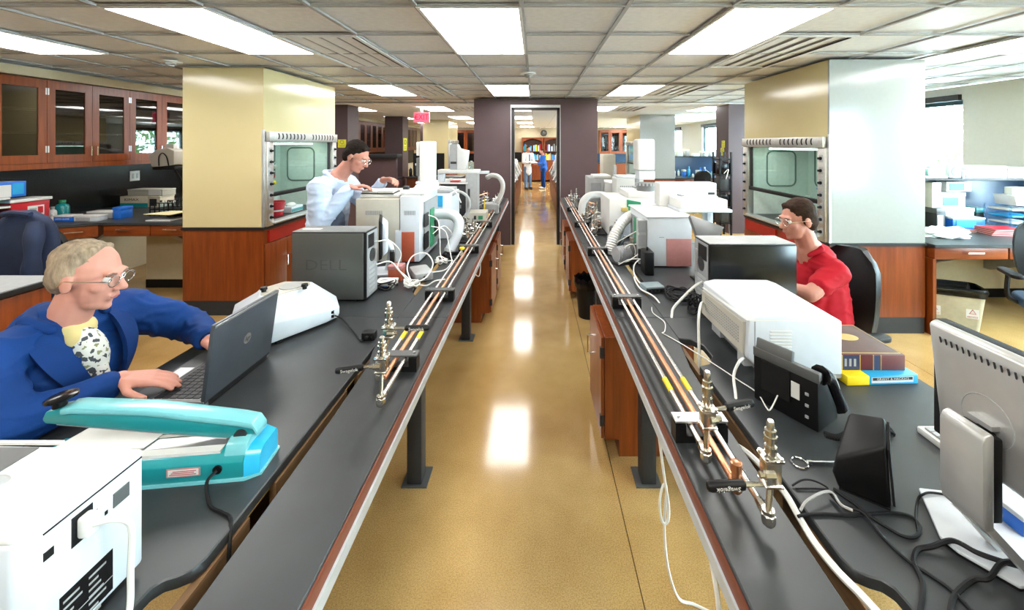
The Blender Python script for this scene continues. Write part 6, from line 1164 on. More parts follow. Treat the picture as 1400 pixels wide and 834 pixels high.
d6 = 5.05; t = thing('detector_unit', 'grey and white detector unit before the printer-side purple pier', 'instrument', (.95, 5.3, HB), world=True)
xa = PX(806, d6); box('grey_housing', 'light_grey', t, xa, d6, HB, PX(826, d6), d6+.45, PZ(243, d6), .01); box('white_housing', 'white', t, PX(826.5, d6), d6-.03, HB, PX(858, d6), d6+.45, PZ(250, d6), .01); box('column', 'light_grey', t, PX(838, d6), d6-.05, PZ(250, d6), PX(842, d6), d6+.02, PZ(226, d6)); box('cap', 'white', t, PX(812, d6), d6-.01, PZ(243, d6), PX(835, d6), d6+.3, PZ(240, d6), .004); box('front_bay', 'slat_grey', t, PX(808, d6), d6-.004, PZ(268, d6), PX(822, d6), d6+.003, PZ(250, d6)); box('handle', 'dark_grey', t, PX(846, d6), d6-.05, PZ(247, d6), PX(853, d6), d6-.03, PZ(245.5, d6))
t = thing('white_module', 'low white module behind the autosampler tower on the printer-side bench', 'instrument', (1.15, 4.75, HB), world=True); box('case', 'white', t, PX(843, 4.7), 4.7, HB, PX(880, 4.7), 5.0, PZ(244, 4.7), .01); box('lid', 'white_cool', t, PX(845, 4.7), 4.72, PZ(244, 4.7), PX(878, 4.7), 4.98, PZ(241, 4.7), .005); vents(t, PX(848, 4.7), PX(866, 4.7), 4.7, PZ(258, 4.7), PZ(254, 4.7), 7)
for k, (x, y, h) in enumerate(((.56, 4.45, .18), (.60, 5.2, .20), (.52, 5.45, .22), (.58, 5.75, .25), (.53, 6.0, .20), (.62, 4.15, .14), (.58, 3.85, .13))): regulator(x, y, HB, ['nickel regulator before the curved exhaust tube', 'tall nickel regulator behind the curved exhaust tube', 'nickel regulator beside the grey detector housing', 'tallest nickel regulator by the purple pier on the printer side', 'last nickel regulator by the purple pier on the printer side', 'short regulator behind the ribbed duct', 'short regulator at the foot of the white turret instrument'][k], h=h)
# pumps and cables by the ribbed duct
def pump(x, y, label, ma='slat_grey', rz=0.):
    t = thing('vacuum_pump', label, 'pump', (x, y, HB), rz); MB().cyl((-.07, 0, .07), (.05, 0, .07), .055, n=20).build('motor', ma, t); MB().prism(rrect(.08, .12, .015, 3, .075, 0), .01, .14).build('pump_head', 'mid_grey', t, .006); box('base', 'dark_grey', t, -.09, -.055, 0, .12, .055, .015); MB().stack((.075, 0, .14), (0, 0, 1), [(0, .014), (.03, .014), (.032, .02), (.04, .02)], 12).build('port', 'nickel', t)
    for i in range(5): MB().cyl((-.06+.02*i, 0, .07), (-.054+.02*i, 0, .07), .059, n=18).build('cooling_fin', ma, t)
    return t
pump(.655, 2.99, 'grey vacuum pump under the ribbed duct', rz=.4); pump(.70, 3.55, 'grey vacuum pump behind the ribbed duct', 'light_grey', 1.2); pump(.70, 4.30, 'small grey vacuum pump before the curved exhaust tube', 'light_grey', .2)
for k, pts in enumerate(([(.86, 3.0, 1.0), (.78, 2.98, 1.02), (.68, 2.98, .98), (.63, 2.95, .90), (.60, 2.93, .885)], [(.84, 2.96, .95), (.76, 2.9, .93), (.70, 2.85, .90), (.66, 2.7, .885), (.65, 2.55, .885), (.66, 2.45, .885)], [(.62, 3.0, .885), (.66, 2.92, .90), (.74, 2.90, .96), (.80, 2.92, 1.0)], [(.70, 3.0, .89), (.73, 2.95, .95), (.71, 2.93, 1.02), (.66, 2.95, 1.0), (.64, 2.98, .93), (.60, 3.02, .89)], [(.64, 2.62, .885), (.625, 2.50, .89), (.63, 2.40, .885), (.66, 2.33, .885), (.68, 2.26, .88), (.70, 2.20, .84)])):
    cable(pts, .0045, 'cable_white', ['white cable sagging from the chromatograph side to the printer-side ledge', 'white cable running forward from the vacuum pump to the grey hub', 'white cable bridging from the printer-side ledge up to the chromatograph', 'white cable standing in a loop under the ribbed duct', 'white cable curling from the grey hub into the bench cut-out'][k])
t = thing('power_brick', 'upright black power brick beside the pink-panelled chromatograph', 'power supply', (.765, 2.76, HB)); MB().prism(rrect(.065, .12, .012), 0, .155).build('case', 'black', t, .006); MB().cyl((0, 0, .155), (0, 0, .175), .008, n=8).build('cord_boot', 'rubber', t)
t = thing('network_hub', 'blue-grey flat network hub on the printer-side bench before the power brick', 'network hub', (.70, 2.42, HB), .15); mat('hub_grey', (.18, .23, .25), .4); box('case', 'hub_grey', t, -.06, -.045, .004, .06, .05, .04, .008); box('front_face', 'dark_grey', t, -.055, -.048, .008, .055, -.044, .03)
for i in range(4): box('port', 'black', t, -.045+.024*i, -.0495, .012, -.03+.024*i, -.047, .024)
random.seed(9)
tangle(.83, 2.33, HB, .10, .13, .03, 60, .0032, 'cable_black', 'tangled black cables between the network hub and black tower'); tangle(.84, 2.12, HB, .04, .07, .10, 30, .004, 'cable_black', 'dark cables heaped at the rear of the black tower computer')
cable([(.885, 2.14, 1.02), (.84, 2.13, 1.0), (.78, 2.12, .95), (.72, 2.10, .90), (.70, 2.07, .875), (.69, 2.04, .86), (.685, 2.0+.0, .84)], .0068, 'cable_white', 'thick white cable from the black tower computer down to the bench cut-out')
cable([CP(891, 420, HB+.003), CP(893, 428, HB+.003), CP(908, 440, HB+.003), CP(909, 452, HB+.003), CP(905, 455, HB+.003)], .0022, 'cable_white', 'thin white wire wriggling over the printer-side bench joint')

# ---- valve manifolds with a thicket of steel tubes
def manifold(x, y, label, seed, h=.26):
    rs = random.Random(seed); t = thing('gas_manifold', label, 'manifold', (x, y, HB)); box('foot_plate', 'dark_grey', t, -.07, -.10, 0, .07, .10, .012)
    for i in range(5):
        px_, py_ = -.05+.1*rs.random(), -.08+.04*i; hh = h*(.55+.45*rs.random())
        MB().stack((px_, py_, .012), (0, 0, 1), [(0, .012), (.02, .012), (.021, .006), (hh*.5, .006), (hh*.5+.002, .013), (hh*.5+.022, .013), (hh*.5+.024, .006), (hh, .006), (hh+.001, .010), (hh+.012, .010)], 8).build('riser', rs.choice(['nickel', 'steel', 'nickel']), t)
    for i in range(4):
        z = .05+.045*i; MB().tube(spline([(-.06, -.09, z), (.0+.05*rs.random(), -.02, z+.03*rs.random()), (.05, .05, z), (-.02, .10, z+.02)], 6), .005, 6).build('coiled_tube', rs.choice(['nickel', 'copper', 'cable_white']), t)
    box('gauge_block', 'mid_grey', t, -.03, -.015, .012, .03, .035, .09, .004); MB().cyl((-.035, .01, .07), (-.045, .01, .07), .02, n=14).build('gauge', 'paper', t)
manifold(.608, 4.0, 'thicket of steel tubes and valves behind the ribbed duct', 1, .24); manifold(.64, 4.60, 'thicket of steel tubes and valves before the curved exhaust tube', 2, .22); manifold(-.66, 3.68, 'thicket of steel tubes and valves beside the smooth elbow duct', 3, .20); manifold(-.70, 5.55, 'thicket of steel tubes by the curved exhaust arm', 4, .22)
for k, pts in enumerate(([(.62, 3.05, .885), (.70, 3.0, .97), (.82, 2.96, 1.08), (.86, 2.95, 1.12)], [(.60, 2.9, .885), (.66, 2.86, .93), (.74, 2.84, .94), (.80, 2.86, .90)], [(.58, 3.35, .90), (.66, 3.2, .98), (.72, 3.1, 1.05), (.84, 3.0, 1.15)], [(-.80, 3.15, 1.05), (-.72, 3.2, 1.10), (-.66, 3.3, .98), (-.70, 3.45, .90)])):
    cable(pts, .004, 'cable_white', ['white lead rising from the ledge to the pink-panelled chromatograph', 'short white lead lying before the vacuum pump', 'long white lead slanting up in front of the ribbed duct', 'white lead curling behind the smooth elbow duct'][k])
# ================================================================== PEOPLE
def capsule(b, p0, p1, r0, r1, n=12):
    p0 = Vector(p0); p1 = Vector(p1); b.cyl(p0, p1, r0, r1, n, True); b.ball(p0, r0, n); b.ball(p1, r1, n)
def blob(name, prims, voxel, ma, parent, smooth=5, wrinkle=0., wscale=8., keep=None):
    """grow one continuous surface round a set of tapered limbs and ellipsoids"""
    b = MB()
    for p in prims:
        if p[0] == 'c': capsule(b, *p[1:])
        elif p[0] == 'ch':
            pts, rs = p[1], p[2]
            for i in range(len(pts)-1): capsule(b, pts[i], pts[i+1], rs[i], rs[i+1])
        else: b.ball(p[1], p[2], 16, p[3] if len(p) > 3 else None)
    me = bpy.data.meshes.new(name+'_raw'); off = OFF.get(parent.name, Vector((0, 0, 0))); me.from_pydata([Vector(v)-off for v in b.v], [], b.f)
    o = bpy.data.objects.new(name+'_raw', me); COL.objects.link(o)
    m = o.modifiers.new('r', 'REMESH'); m.mode = 'VOXEL'; m.voxel_size = voxel; m.adaptivity = 0
    s_ = o.modifiers.new('s', 'SMOOTH'); s_.factor = .5; s_.iterations = smooth
    bpy.context.view_layer.update(); me2 = bpy.data.meshes.new_from_object(o.evaluated_get(bpy.context.evaluated_depsgraph_get())); bpy.data.objects.remove(o)
    me2.materials.clear(); me2.name = name
    if wrinkle:
        nr = [v.normal.copy() for v in me2.vertices]
        for v, nn in zip(me2.vertices, nr):
            q = v.co*wscale; fold = (1-abs(MN.noise(Vector((q.x*1.1+3.1, q.y*1.1, q.z*2.4)))*2.2)); v.co += nn*wrinkle*(.8*MN.noise(q+Vector((3.1, .7, 9)))+.75*max(0, fold)**3-.25)
    return finish(me2, name, ma, parent, angle=180)
def head_prims(H, neck_to, bald=False):
    P = lambda *a: H @ Vector(a); R3 = H.to_3x3().to_4x4()
    pr = [('e', P(-.012, 0, .030), (.093, .074, .088), R3), ('e', P(.024, 0, -.030), (.066, .060, .083), R3), ('e', P(.034, 0, -.080), (.044, .047, .034), R3), ('e', P(.064, 0, -.098), (.018, .020, .015), R3),
          ('c', P(.088, 0, .008), P(.110, 0, -.026), .0085, .0125), ('e', P(.098, .011, -.032), (.010, .008, .008), R3), ('e', P(.098, -.011, -.032), (.010, .008, .008), R3), ('c', P(.080, -.032, .024), P(.080, .032, .024), .012, .012),
          ('e', P(.056, .040, -.022), (.022, .020, .022), R3), ('e', P(.056, -.040, -.022), (.022, .020, .022), R3), ('c', P(.084, -.017, -.056), P(.084, .017, -.056), .0075, .0075), ('c', P(.082, -.015, -.066), P(.082, .015, -.066), .0075, .0075),
          ('e', P(-.006, .079, -.006), (.020, .008, .033), R3), ('e', P(-.006, -.079, -.006), (.020, .008, .033), R3), ('c', P(-.018, 0, -.060), neck_to, .056, .062)]
    return pr
def face_parts(H, body, eye='black'):
    P = lambda *a: H @ Vector(a); R3 = H.to_3x3().to_4x4()
    for s in (-1, 1):
        e = MB().ball(P(.0755, s*.031, .004), .0115, 12).build('eye', 'paper', body); MB().ball(P(.0845, s*.031, .003), .0055, 10).build('iris', eye, body)
        MB().tube([P(.089, s*.014, .022), P(.091, s*.030, .027), P(.083, s*.048, .022)], .0038, 6).build('eyebrow', 'brow', body)
    MB().tube([P(.089, -.018, -.061), P(.093, 0, -.0605), P(.089, .018, -.061)], .0026, 6).build('lips', 'lip', body)
def glasses(H, par, ma='chrome'):
    P = lambda *a: H @ Vector(a); g = None
    for s in (-1, 1):
        ring = [P(.100+.0*a, s*.033+.024*math.cos(a), .002+.019*math.sin(a)) for a in [2*math.pi*i/18 for i in range(18)]]
        r_ = MB().tube(ring, .0016, 6, closed=True).build('lens_rim', ma, par); MB().add(ring, [tuple(range(18))]).build('lens', 'glass', r_)
        MB().tube([P(.099, s*.057, .006), P(.05, s*.079, .008), P(-.01, s*.086, .006), P(-.025, s*.085, -.012)], .0016, 6).build('temple', ma, par)
    MB().tube([P(.100, -.010, .005), P(.104, 0, .008), P(.100, .010, .005)], .0016, 6).build('bridge', ma, par)
def frame(c, fwd, up=(0, 0, 1)):
    f = Vector(fwd).normalized(); u = Vector(up); u = (u-f*u.dot(f)).normalized(); l = u.cross(f)
    return Matrix.Translation(c) @ Matrix((f, l, u)).transposed().to_4x4()
def hand_prims(w_, d, n, thumb, curl=(12, 22, 18), size=1.):
    """w_ wrist, d finger direction, n out of the back of the hand, thumb = +1/-1 side"""
    d = Vector(d).normalized(); n = Vector(n); n = (n-d*n.dot(d)).normalized(); s = d.cross(n)*thumb; w_ = Vector(w_); S = size; pr = []
    for k, (o_, L) in enumerate(((.031, .073), (.0105, .083), (-.0105, .078), (-.030, .062))):
        kn = w_+d*.088*S*(1-.04*abs(k-1))+s*o_*S
        pr.append(('c', w_+s*o_*.55*S, kn, .0165*S, .0125*S)); p = kn; a = 0; r = .0098*S
        for j, fr in enumerate((.46, .31, .23)):
            a += math.radians(curl[j]); dd = d*math.cos(a)-n*math.sin(a)+s*o_*.9*(1 if j == 0 else .5); dd.normalize(); q = p+dd*L*fr*S; pr.append(('c', p, q, r, r*.92)); p = q; r *= .92
    tb = w_+d*.022*S+s*.026*S; t1 = tb+(d*.55+s*.75-n*.25).normalized()*.040*S; t2 = t1+(d*.9+s*.30-n*.25).normalized()*.032*S; t3 = t2+(d*.95+s*.05-n*.3).normalized()*.024*S
    pr += [('c', w_+s*.008*S, tb, .017*S, .016*S), ('c', tb, t1, .0155*S, .0118*S), ('c', t1, t2, .0115*S, .0104*S), ('c', t2, t3, .0102*S, .0085*S)]
    return pr
mat('skin', (.45, .20, .145), .5, var=.08, scale=12, spec=.35); mat('skin_pale', (.52, .235, .175), .5, var=.06, scale=12, spec=.35); mat('lip', (.42, .14, .12), .5); mat('brow', (.16, .10, .07), .8)
mat('hair_grey', (.27, .205, .14), .85, spec=.15, var=.35, scale=60, stretch=(1, 1, .25), bump=.6, bscale=120); mat('hair_brown', (.028, .014, .008), .8, spec=.12, var=.4, scale=60, bump=.6, bscale=120); mat('hair_dark', (.010, .006, .004), .8, spec=.12, var=.4, scale=60, bump=.6, bscale=120)
mat('coat_blue', (.004, .036, .165), .75, var=.12, scale=6, bump=.25, bscale=40, spec=.2); mat('coat_dark', (.003, .029, .135), .8, spec=.2); mat('shirt_yellow', (.58, .47, .20), .8); mat('coat_white', (.43, .51, .64), .75, var=.05, scale=6, bump=.2, bscale=30, spec=.2); mat('scrub_blue', (.01, .10, .42), .8, bump=.2, bscale=30); mat('cloth_grey', (.12, .16, .235), .85, var=.12, scale=5, bump=.3, bscale=20, spec=.2); mat('polo_red', (.38, .006, .016), .75, var=.10, scale=7, bump=.2, bscale=30, spec=.2); mat('trousers', (.04, .045, .06), .85); mat('jeans', (.10, .16, .26), .85); mat('shoe', (.012, .012, .012), .5)
# printed shirt
def shirt_print():
    m = mat('shirt_print', (.62, .62, .56), .8); n = m.node_tree.nodes; l = m.node_tree.links; b = n['Principled BSDF']; tc = n.new('ShaderNodeTexCoord'); nz = n.new('ShaderNodeTexNoise'); nz.inputs['Scale'].default_value = 42; nz.inputs['Detail'].default_value = 2; l.new(tc.outputs['Object'], nz.inputs[0])
    cr = n.new('ShaderNodeValToRGB'); cr.color_ramp.interpolation = 'CONSTANT'; e = cr.color_ramp.elements; e[0].position = 0; e[0].color = (.05, .06, .07, 1); e[1].position = .40; e[1].color = (.62, .63, .58, 1); x = e.new(.62); x.color = (.22, .24, .12, 1); l.new(nz.outputs[0], cr.inputs[0]); l.new(cr.outputs[0], b.inputs['Base Color'])
shirt_print()

# ---------------- man in the blue coat at the laptop
t = thing('person', 'seated person in a blue lab coat and glasses typing on the laptop', 'person', (-1.74, 1.42, 0), world=True)
H = frame((-1.575, 1.425, 1.285), (.93, .18, -.16)); neck = V3(-1.66, 1.42, 1.10)
wr_, er, sr = V3(-1.395, 1.36, .958), V3(-1.53, 1.17, .925), V3(-1.655, 1.20, 1.075); wl, el, sl = V3(-1.335, 1.655, .945), V3(-1.53, 1.80, .945), V3(-1.655, 1.64, 1.075)
body = blob('body', head_prims(H, neck)+[('c', neck, (-1.72, 1.42, .75), .075, .12), ('c', (-1.70, 1.42, 1.05), sr, .06, .05), ('c', (-1.70, 1.42, 1.05), sl, .06, .05), ('ch', [sr, er, wr_], [.045, .038, .027]), ('ch', [sl, el, wl], [.045, .038, .027])]+hand_prims(wr_, (.95, .32, -.13), (.12, 0, 1), 1, (8, 14, 12), 1.02)+hand_prims(wl, (.90, -.35, -.12), (.12, 0, 1), -1, (14, 22, 18), 1.02), .0048, 'skin_pale', t, 4)
face_parts(H, body); P = lambda *a: H @ Vector(a); R3 = H.to_3x3().to_4x4()
blob('hair', [('e', P(-.030, 0, .052), (.086, .080, .076), R3), ('e', P(-.052, 0, .005), (.058, .077, .075), R3), ('e', P(-.035, .066, .02), (.045, .018, .05), R3), ('e', P(-.035, -.066, .02), (.045, .018, .05), R3), ('c', P(.02, -.035, .100), P(.02, .035, .100), .013, .013)], .006, 'hair_grey', t, 3, .003, 30)
glasses(H, t)
blob('coat', [('ch', [(-1.70, 1.42, 1.07), (-1.72, 1.42, .95), (-1.74, 1.42, .78), (-1.75, 1.42, .60)], [.125, .165, .175, .19]), ('e', (-1.63, 1.42, .93), (.105, .17, .17)), ('ch', [(-1.68, 1.42, 1.095), sr], [.075, .085]), ('ch', [(-1.68, 1.42, 1.095), sl], [.075, .085]), ('ch', [sr, er, wr_-(wr_-er)*.16], [.088, .064, .047]), ('ch', [sl, el, wl-(wl-el)*.14], [.088, .064, .047]), ('e', er+V3(-.01, -.01, .01), (.072, .066, .06)), ('e', el, (.068, .07, .058))], .009, 'coat_blue', t, 5, .010, 9)
# shirt showing in the V of the coat, lapels, cuff buttons
sh = blob('shirt', [('e', (-1.575, 1.415, 1.01), (.062, .058, .10), Matrix.Rotation(math.radians(-10), 4, 'Y')), ('e', (-1.545, 1.415, .93), (.045, .035, .08))], .006, 'shirt_print', t, 4)
blob('undershirt', [('e', (-1.594, 1.395, 1.072), (.038, .040, .036)), ('c', (-1.622, 1.40, 1.095), (-1.622, 1.44, 1.095), .045, .045)], .006, 'shirt_yellow', t, 3)
for s, y in ((-1, 1.42), (1, 1.42)):
    pts = [V3(-1.655, y+s*.085, 1.155), V3(-1.585, y+s*.095, 1.11), V3(-1.525, y+s*.085, 1.02), V3(-1.50, y+s*.058, .93), V3(-1.50, y+s*.03, .86)]
    cur = spline(pts, 6); b = MB(); vs = []; fs = []
    for i, p in enumerate(cur):
        q = i/(len(cur)-1); wd = .058*math.sin(math.pi*min(1, .18+q*.86))+.006; vs += [p+V3(.012, -s*.010, 0), p+V3(-.014, s*wd, .004), p+V3(-.026, s*wd*.9, -.004), p+V3(-.01, -s*.006, -.004)]
    for i in range(len(cur)-1):
        a = i*4
        for k in range(4): fs.append((a+k, a+(k+1) % 4, a+4+(k+1) % 4, a+4+k))
    fs += [(0, 1, 2, 3), tuple(len(vs)-4+k for k in (3, 2, 1, 0))]
    b.add(vs, fs).build('lapel', 'coat_dark', t, angle=60)
blob('collar', [('ch', [(-1.60, 1.335, 1.135), (-1.68, 1.33, 1.16), (-1.735, 1.42, 1.165), (-1.68, 1.51, 1.16), (-1.60, 1.505, 1.135)], [.018, .024, .026, .024, .018])], .007, 'coat_dark', t, 3)
MB().cyl((-1.492, 1.395, .885), (-1.487, 1.395, .885), .010, n=14).build('button', 'light_grey', t)
u = (wl-el).normalized(); MB().cyl(wl-u*.018, wl-u*.002, .033, n=18).build('watch', 'black', t)
blob('trousers', [('ch', [(-1.76, 1.42, .60), (-1.72, 1.33, .60), (-1.36, 1.28, .60), (-1.33, 1.28, .20)], [.15, .11, .085, .06]), ('ch', [(-1.76, 1.42, .60), (-1.72, 1.51, .60), (-1.36, 1.56, .60), (-1.33, 1.56, .20)], [.15, .11, .085, .06])], .012, 'trousers', t, 4)
for y in (1.28, 1.56): blob('shoe', [('c', (-1.35, y, .16), (-1.22, y, .145), .045, .038), ('c', (-1.34, y, .20), (-1.33, y, .17), .045, .045)], .008, 'shoe', t, 3)
st = thing('lab_stool', 'black lab stool under the seated person in the blue coat', 'stool', (-1.78, 1.42, 0))
MB().stack((0, 0, .40), (0, 0, 1), [(0, .15), (.02, .19), (.055, .195), (.075, .17)], 24).build('seat', 'black', st); MB().cyl((0, 0, .07), (0, 0, .40), .026, n=14).build('column', 'chrome', st); MB().tube([(.20*math.cos(a), .20*math.sin(a), .22) for a in [2*math.pi*i/24 for i in range(24)]], .010, 8, closed=True).build('foot_ring', 'chrome', st)
for k in range(4): a = k*math.pi/2; MB().tube([(0, 0, .22), (.20*math.cos(a), .20*math.sin(a), .22)], .008, 8).build('ring_spoke', 'chrome', st)
for k in range(5):
    a = 2*math.pi*k/5; lg = MB().tube([(0, 0, .09), (.27*math.cos(a), .27*math.sin(a), .055)], .02, 8).build('base_leg', 'black', st); MB().ball((.27*math.cos(a), .27*math.sin(a), .027), .027, 10).build('caster', 'rubber', lg)

# ---------------- man in the white lab coat
t = thing('person', 'standing person in a pale lab coat over blue, bending over the open binder', 'person', (-1.72, 3.18, 0), world=True)
H = frame((-1.400, 3.16, 1.652), (.86, -.10, -.46)); neck = V3(-1.555, 3.18, 1.485)
sr, er, wr_ = V3(-1.595, 2.985, 1.42), V3(-1.575, 2.95, 1.165), V3(-1.385, 3.03, 1.425); sl, el, wl = V3(-1.575, 3.37, 1.42), V3(-1.42, 3.42, 1.22), V3(-1.235, 3.28, 1.46)
zb_ = z1
body = blob('body', head_prims(H, neck)+[('c', neck, (-1.66, 3.18, 1.10), .075, .12), ('c', (-1.60, 3.18, 1.41), sr, .06, .05), ('c', (-1.60, 3.18, 1.41), sl, .06, .05), ('ch', [sr, er, wr_], [.045, .038, .027]), ('ch', [sl, el, wl], [.045, .038, .027])]+hand_prims(wr_, (.93, .15, .12), (-.1, 0, 1), 1, (18, 26, 22))+hand_prims(wl, (.92, -.25, .10), (0, .3, 1), -1, (30, 45, 35)), .0065, 'skin', t, 4)
face_parts(H, body); P = lambda *a: H @ Vector(a); R3 = H.to_3x3().to_4x4()
blob('hair', [('e', P(-.022, 0, .050), (.090, .080, .080), R3), ('e', P(-.052, 0, .0), (.058, .077, .080), R3), ('e', P(-.030, .066, .01), (.045, .018, .055), R3), ('e', P(-.030, -.066, .01), (.045, .018, .055), R3), ('c', P(.046, -.036, .088), P(.046, .036, .088), .016, .016)], .007, 'hair_dark', t, 3, .003, 30)
glasses(H, t)
blob('lab_coat', [('ch', [(-1.595, 3.18, 1.42), (-1.615, 3.18, 1.30), (-1.645, 3.18, 1.10), (-1.68, 3.18, .90), (-1.70, 3.18, .72)], [.115, .145, .145, .15, .17]), ('c', (-1.62, 3.06, 1.25), (-1.69, 3.05, .75), .095, .11), ('c', (-1.62, 3.30, 1.25), (-1.69, 3.31, .75), .095, .11), ('ch', [(-1.60, 3.18, 1.445), sr], [.075, .082]), ('ch', [(-1.60, 3.18, 1.445), sl], [.075, .082]), ('ch', [sr, er, wr_-(wr_-er)*.10], [.088, .072, .052]), ('ch', [sl, el, wl-(wl-el)*.14], [.085, .066, .048])], .010, 'coat_white', t, 5, .010, 8)
blob('scrub_top', [('ch', [(-1.565, 3.17, 1.40), (-1.555, 3.14, 1.28)], [.070, .075])], .008, 'scrub_blue', t, 4)
blob('grey_front', [('ch', [(-1.585, 3.10, 1.17), (-1.60, 3.09, 1.0), (-1.62, 3.10, .86)], [.115, .12, .12])], .010, 'cloth_grey', t, 4, .006, 8)  # grey-blue bulge over the lower front of the torso
blob('collar', [('ch', [(-1.535, 3.09, 1.47), (-1.60, 3.085, 1.525), (-1.655, 3.18, 1.53), (-1.60, 3.275, 1.525), (-1.535, 3.27, 1.47)], [.016, .020, .022, .020, .016])], .007, 'coat_white', t, 3)
blob('trousers', [('ch', [(-1.72, 3.18, .92), (-1.72, 3.09, .85), (-1.72, 3.08, .48), (-1.74, 3.08, .10)], [.13, .10, .075, .06]), ('ch', [(-1.72, 3.18, .92), (-1.72, 3.27, .85), (-1.72, 3.28, .48), (-1.74, 3.28, .10)], [.13, .10, .075, .06])], .012, 'jeans', t, 4)
for y in (3.08, 3.28): blob('shoe', [('c', (-1.77, y, .055), (-1.58, y, .045), .05, .042)], .008, 'shoe', t, 3)

# ---------------- man in the red shirt
t = thing('person', 'seated person in a red short-sleeved shirt and glasses behind the black tower computer', 'person', (1.74, 2.50, 0), world=True)
H = frame((1.570, 2.42, 1.298), (-.96, -.10, -.14)); neck = V3(1.660, 2.45, 1.115)
sr, er, wr_ = V3(1.69, 2.265, 1.025), V3(1.500, 2.205, .930), V3(1.405, 2.36, .935); sl, el, wl = V3(1.69, 2.655, 1.025), V3(1.52, 2.72, .935), V3(1.385, 2.56, .935)
body = blob('body', head_prims(H, neck)+[('c', neck, (1.76, 2.49, .75), .075, .12), ('c', (1.70, 2.46, 1.03), sr, .06, .05), ('c', (1.70, 2.46, 1.03), sl, .06, .05), ('ch', [sr, er, wr_], [.050, .043, .028]), ('ch', [sl, el, wl], [.050, .043, .028])]+hand_prims(wr_, (-.90, .25, -.12), (-.1, 0, 1), -1, (14, 22, 18))+hand_prims(wl, (-.92, -.2, -.12), (-.1, 0, 1), 1, (14, 22, 18)), .0055, 'skin', t, 4)
face_parts(H, body); P = lambda *a: H @ Vector(a); R3 = H.to_3x3().to_4x4()
blob('hair', [('e', P(-.020, 0, .052), (.092, .081, .080), R3), ('e', P(-.052, 0, .0), (.060, .078, .085), R3), ('e', P(-.026, .066, .015), (.048, .019, .05), R3), ('e', P(-.026, -.066, .015), (.048, .019, .05), R3), ('c', P(.046, -.036, .088), P(.046, .036, .088), .017, .017)], .007, 'hair_brown', t, 3, .003, 30)
glasses(H, t)
blob('polo_shirt', [('ch', [(1.71, 2.47, 1.035), (1.735, 2.48, .90), (1.76, 2.49, .75), (1.77, 2.50, .58)], [.118, .155, .16, .17]), ('e', (1.645, 2.47, .88), (.10, .15, .17)), ('ch', [(1.69, 2.46, 1.06), sr], [.072, .070]), ('ch', [(1.69, 2.46, 1.06), sl], [.072, .070]), ('c', sr, sr+(er-sr)*.60, .070, .062), ('c', sl, sl+(el-sl)*.60, .070, .062)], .009, 'polo_red', t, 5, .008, 9)
blob('collar', [('ch', [(1.615, 2.38, 1.095), (1.68, 2.37, 1.13), (1.725, 2.46, 1.135), (1.68, 2.54, 1.13), (1.615, 2.53, 1.095)], [.014, .018, .020, .018, .014])], .007, 'polo_red', t, 3)
blob('trousers', [('ch', [(1.76, 2.52, .575), (1.72, 2.42, .56), (1.32, 2.40, .56), (1.32, 2.40, .12)], [.13, .105, .080, .058]), ('ch', [(1.76, 2.52, .575), (1.72, 2.62, .56), (1.32, 2.66, .56), (1.32, 2.66, .12)], [.13, .105, .080, .058])], .012, 'trousers', t, 4)
for y in (2.40, 2.66): blob('shoe', [('c', (1.34, y, .055), (1.18, y, .045), .05, .042)], .008, 'shoe', t, 3)

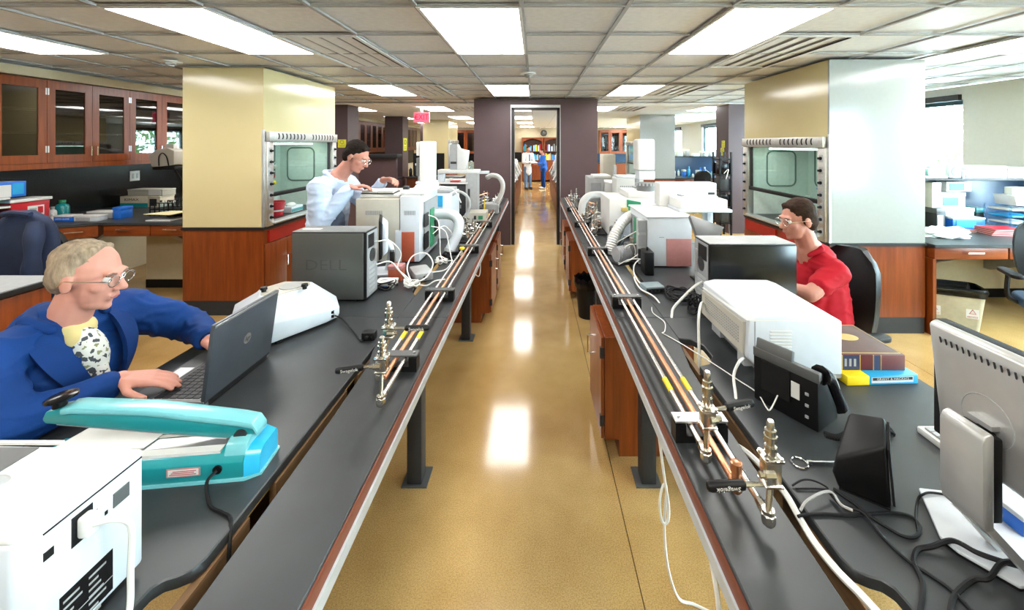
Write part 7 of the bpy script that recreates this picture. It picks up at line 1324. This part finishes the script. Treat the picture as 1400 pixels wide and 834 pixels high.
# ---------------- two people beyond the doorway
def far_person(x, y, h, fwd, label, coat, legs, hair, hem, paper=False, inner=None, lean=0.):
    t = thing('person', label, 'person', (x, y, 0), world=True); f = Vector(fwd).normalized(); l = V3(-f.y, f.x, 0); k = h/1.75; B = V3(x, y, 0)
    def W(a, b, z): return B+f*a*k+l*b*k+V3(0, 0, z*k)+f*lean*max(0, z-.9)*k
    H = frame(W(.03, 0, 1.62), f+V3(0, 0, -.2)); H = H @ Matrix.Scale(k, 4); nk = W(-.01, 0, 1.46)
    wrs = [W(.28, -.10, 1.08), W(.28, .12, 1.08)]; els = [W(.06, -.25, 1.10), W(.06, .25, 1.10)]; shs = [W(-.01, -.19, 1.40), W(-.01, .19, 1.40)]
    bd = blob('body', head_prims(H, nk)+[('c', nk, W(0, 0, 1.0), .07*k, .11*k)]+[q for i in (0, 1) for q in [('ch', [shs[i], els[i], wrs[i]], [.045*k, .036*k, .026*k]), ('c', nk, shs[i], .05*k, .045*k)]]+hand_prims(wrs[0], f+l*.25, (0, 0, 1), 1 if False else -1, size=k)+hand_prims(wrs[1], f-l*.25, (0, 0, 1), 1, size=k), .008, 'skin', t, 3)
    P = lambda *a: H @ Vector(a); R3 = H.to_3x3().to_4x4()
    face_parts(H, bd); blob('hair', [('e', P(-.022, 0, .050), (.090*k, .080*k, .080*k), frame((0, 0, 0), f).to_3x3().to_4x4()), ('e', P(-.05, 0, 0), (.058*k, .077*k, .08*k), frame((0, 0, 0), f).to_3x3().to_4x4())], .009, hair, t, 2)
    blob('coat', [('ch', [W(0, 0, 1.36), W(-.01, 0, 1.15), W(-.01, 0, 1.0), W(-.01, 0, hem)], [.12*k, .15*k, .145*k, .17*k])]+[q for i in (0, 1) for q in [('ch', [nk-V3(0, 0, .05*k), shs[i]], [.07*k, .075*k]), ('ch', [shs[i], els[i], wrs[i]-(wrs[i]-els[i])*.12], [.078*k, .060*k, .045*k])]], .012, coat, t, 4, .006, 8)
    if inner: blob('shirt', [('ch', [W(.09, 0, 1.38), W(.125, 0, 1.05)], [.045*k, .035*k])], .010, inner, t, 2)
    blob('trousers', [q for s in (-1, 1) for q in [('ch', [W(0, 0, .93), W(0, s*.09, .85), W(.02, s*.10, .48), W(0, s*.10, .09)], [.13*k, .10*k, .075*k, .06*k])]], .014, legs, t, 3)
    for s in (-1, 1): blob('shoe', [('c', W(-.03, s*.10, .055), W(.15, s*.10, .045), .05*k, .042*k)], .012, 'paper' if coat == 'scrub_blue' else 'shoe', t, 2)
    if paper:
        c = (wrs[0]+wrs[1])/2+f*.07; o = thing('clipboard', 'white clipboard held by the person in the white coat beyond the doorway', 'clipboard', c+V3(0, 0, .01)); fm = frame((0, 0, 0), f+V3(0, 0, -.25)).to_3x3().to_4x4()
        MB().box(-.11, -.15, .02, .13, .15, .026, fm).build('board', 'card', o); MB().box(-.10, -.14, .026, .11, .14, .029, fm).build('sheets', 'paper', o); MB().box(.10, -.04, .026, .125, .04, .036, fm).build('clip', 'chrome', o)
mat('far_coat', (.66, .66, .66), .8)
far_person(PX(721.5, 15.6), 15.6, 1.68, (.55, -.83, 0), 'person in a white coat and jeans holding papers beyond the doorway', 'far_coat', 'jeans', 'hair_brown', .72, True, 'cloth_grey', .05)
far_person(PX(743, 15.8), 15.8, 1.58, (-.9, -.25, 0), 'person in dark blue clothes facing the white-coated person beyond the doorway', 'scrub_blue', 'coat_blue', 'hair_brown', .88, False, None, .06)
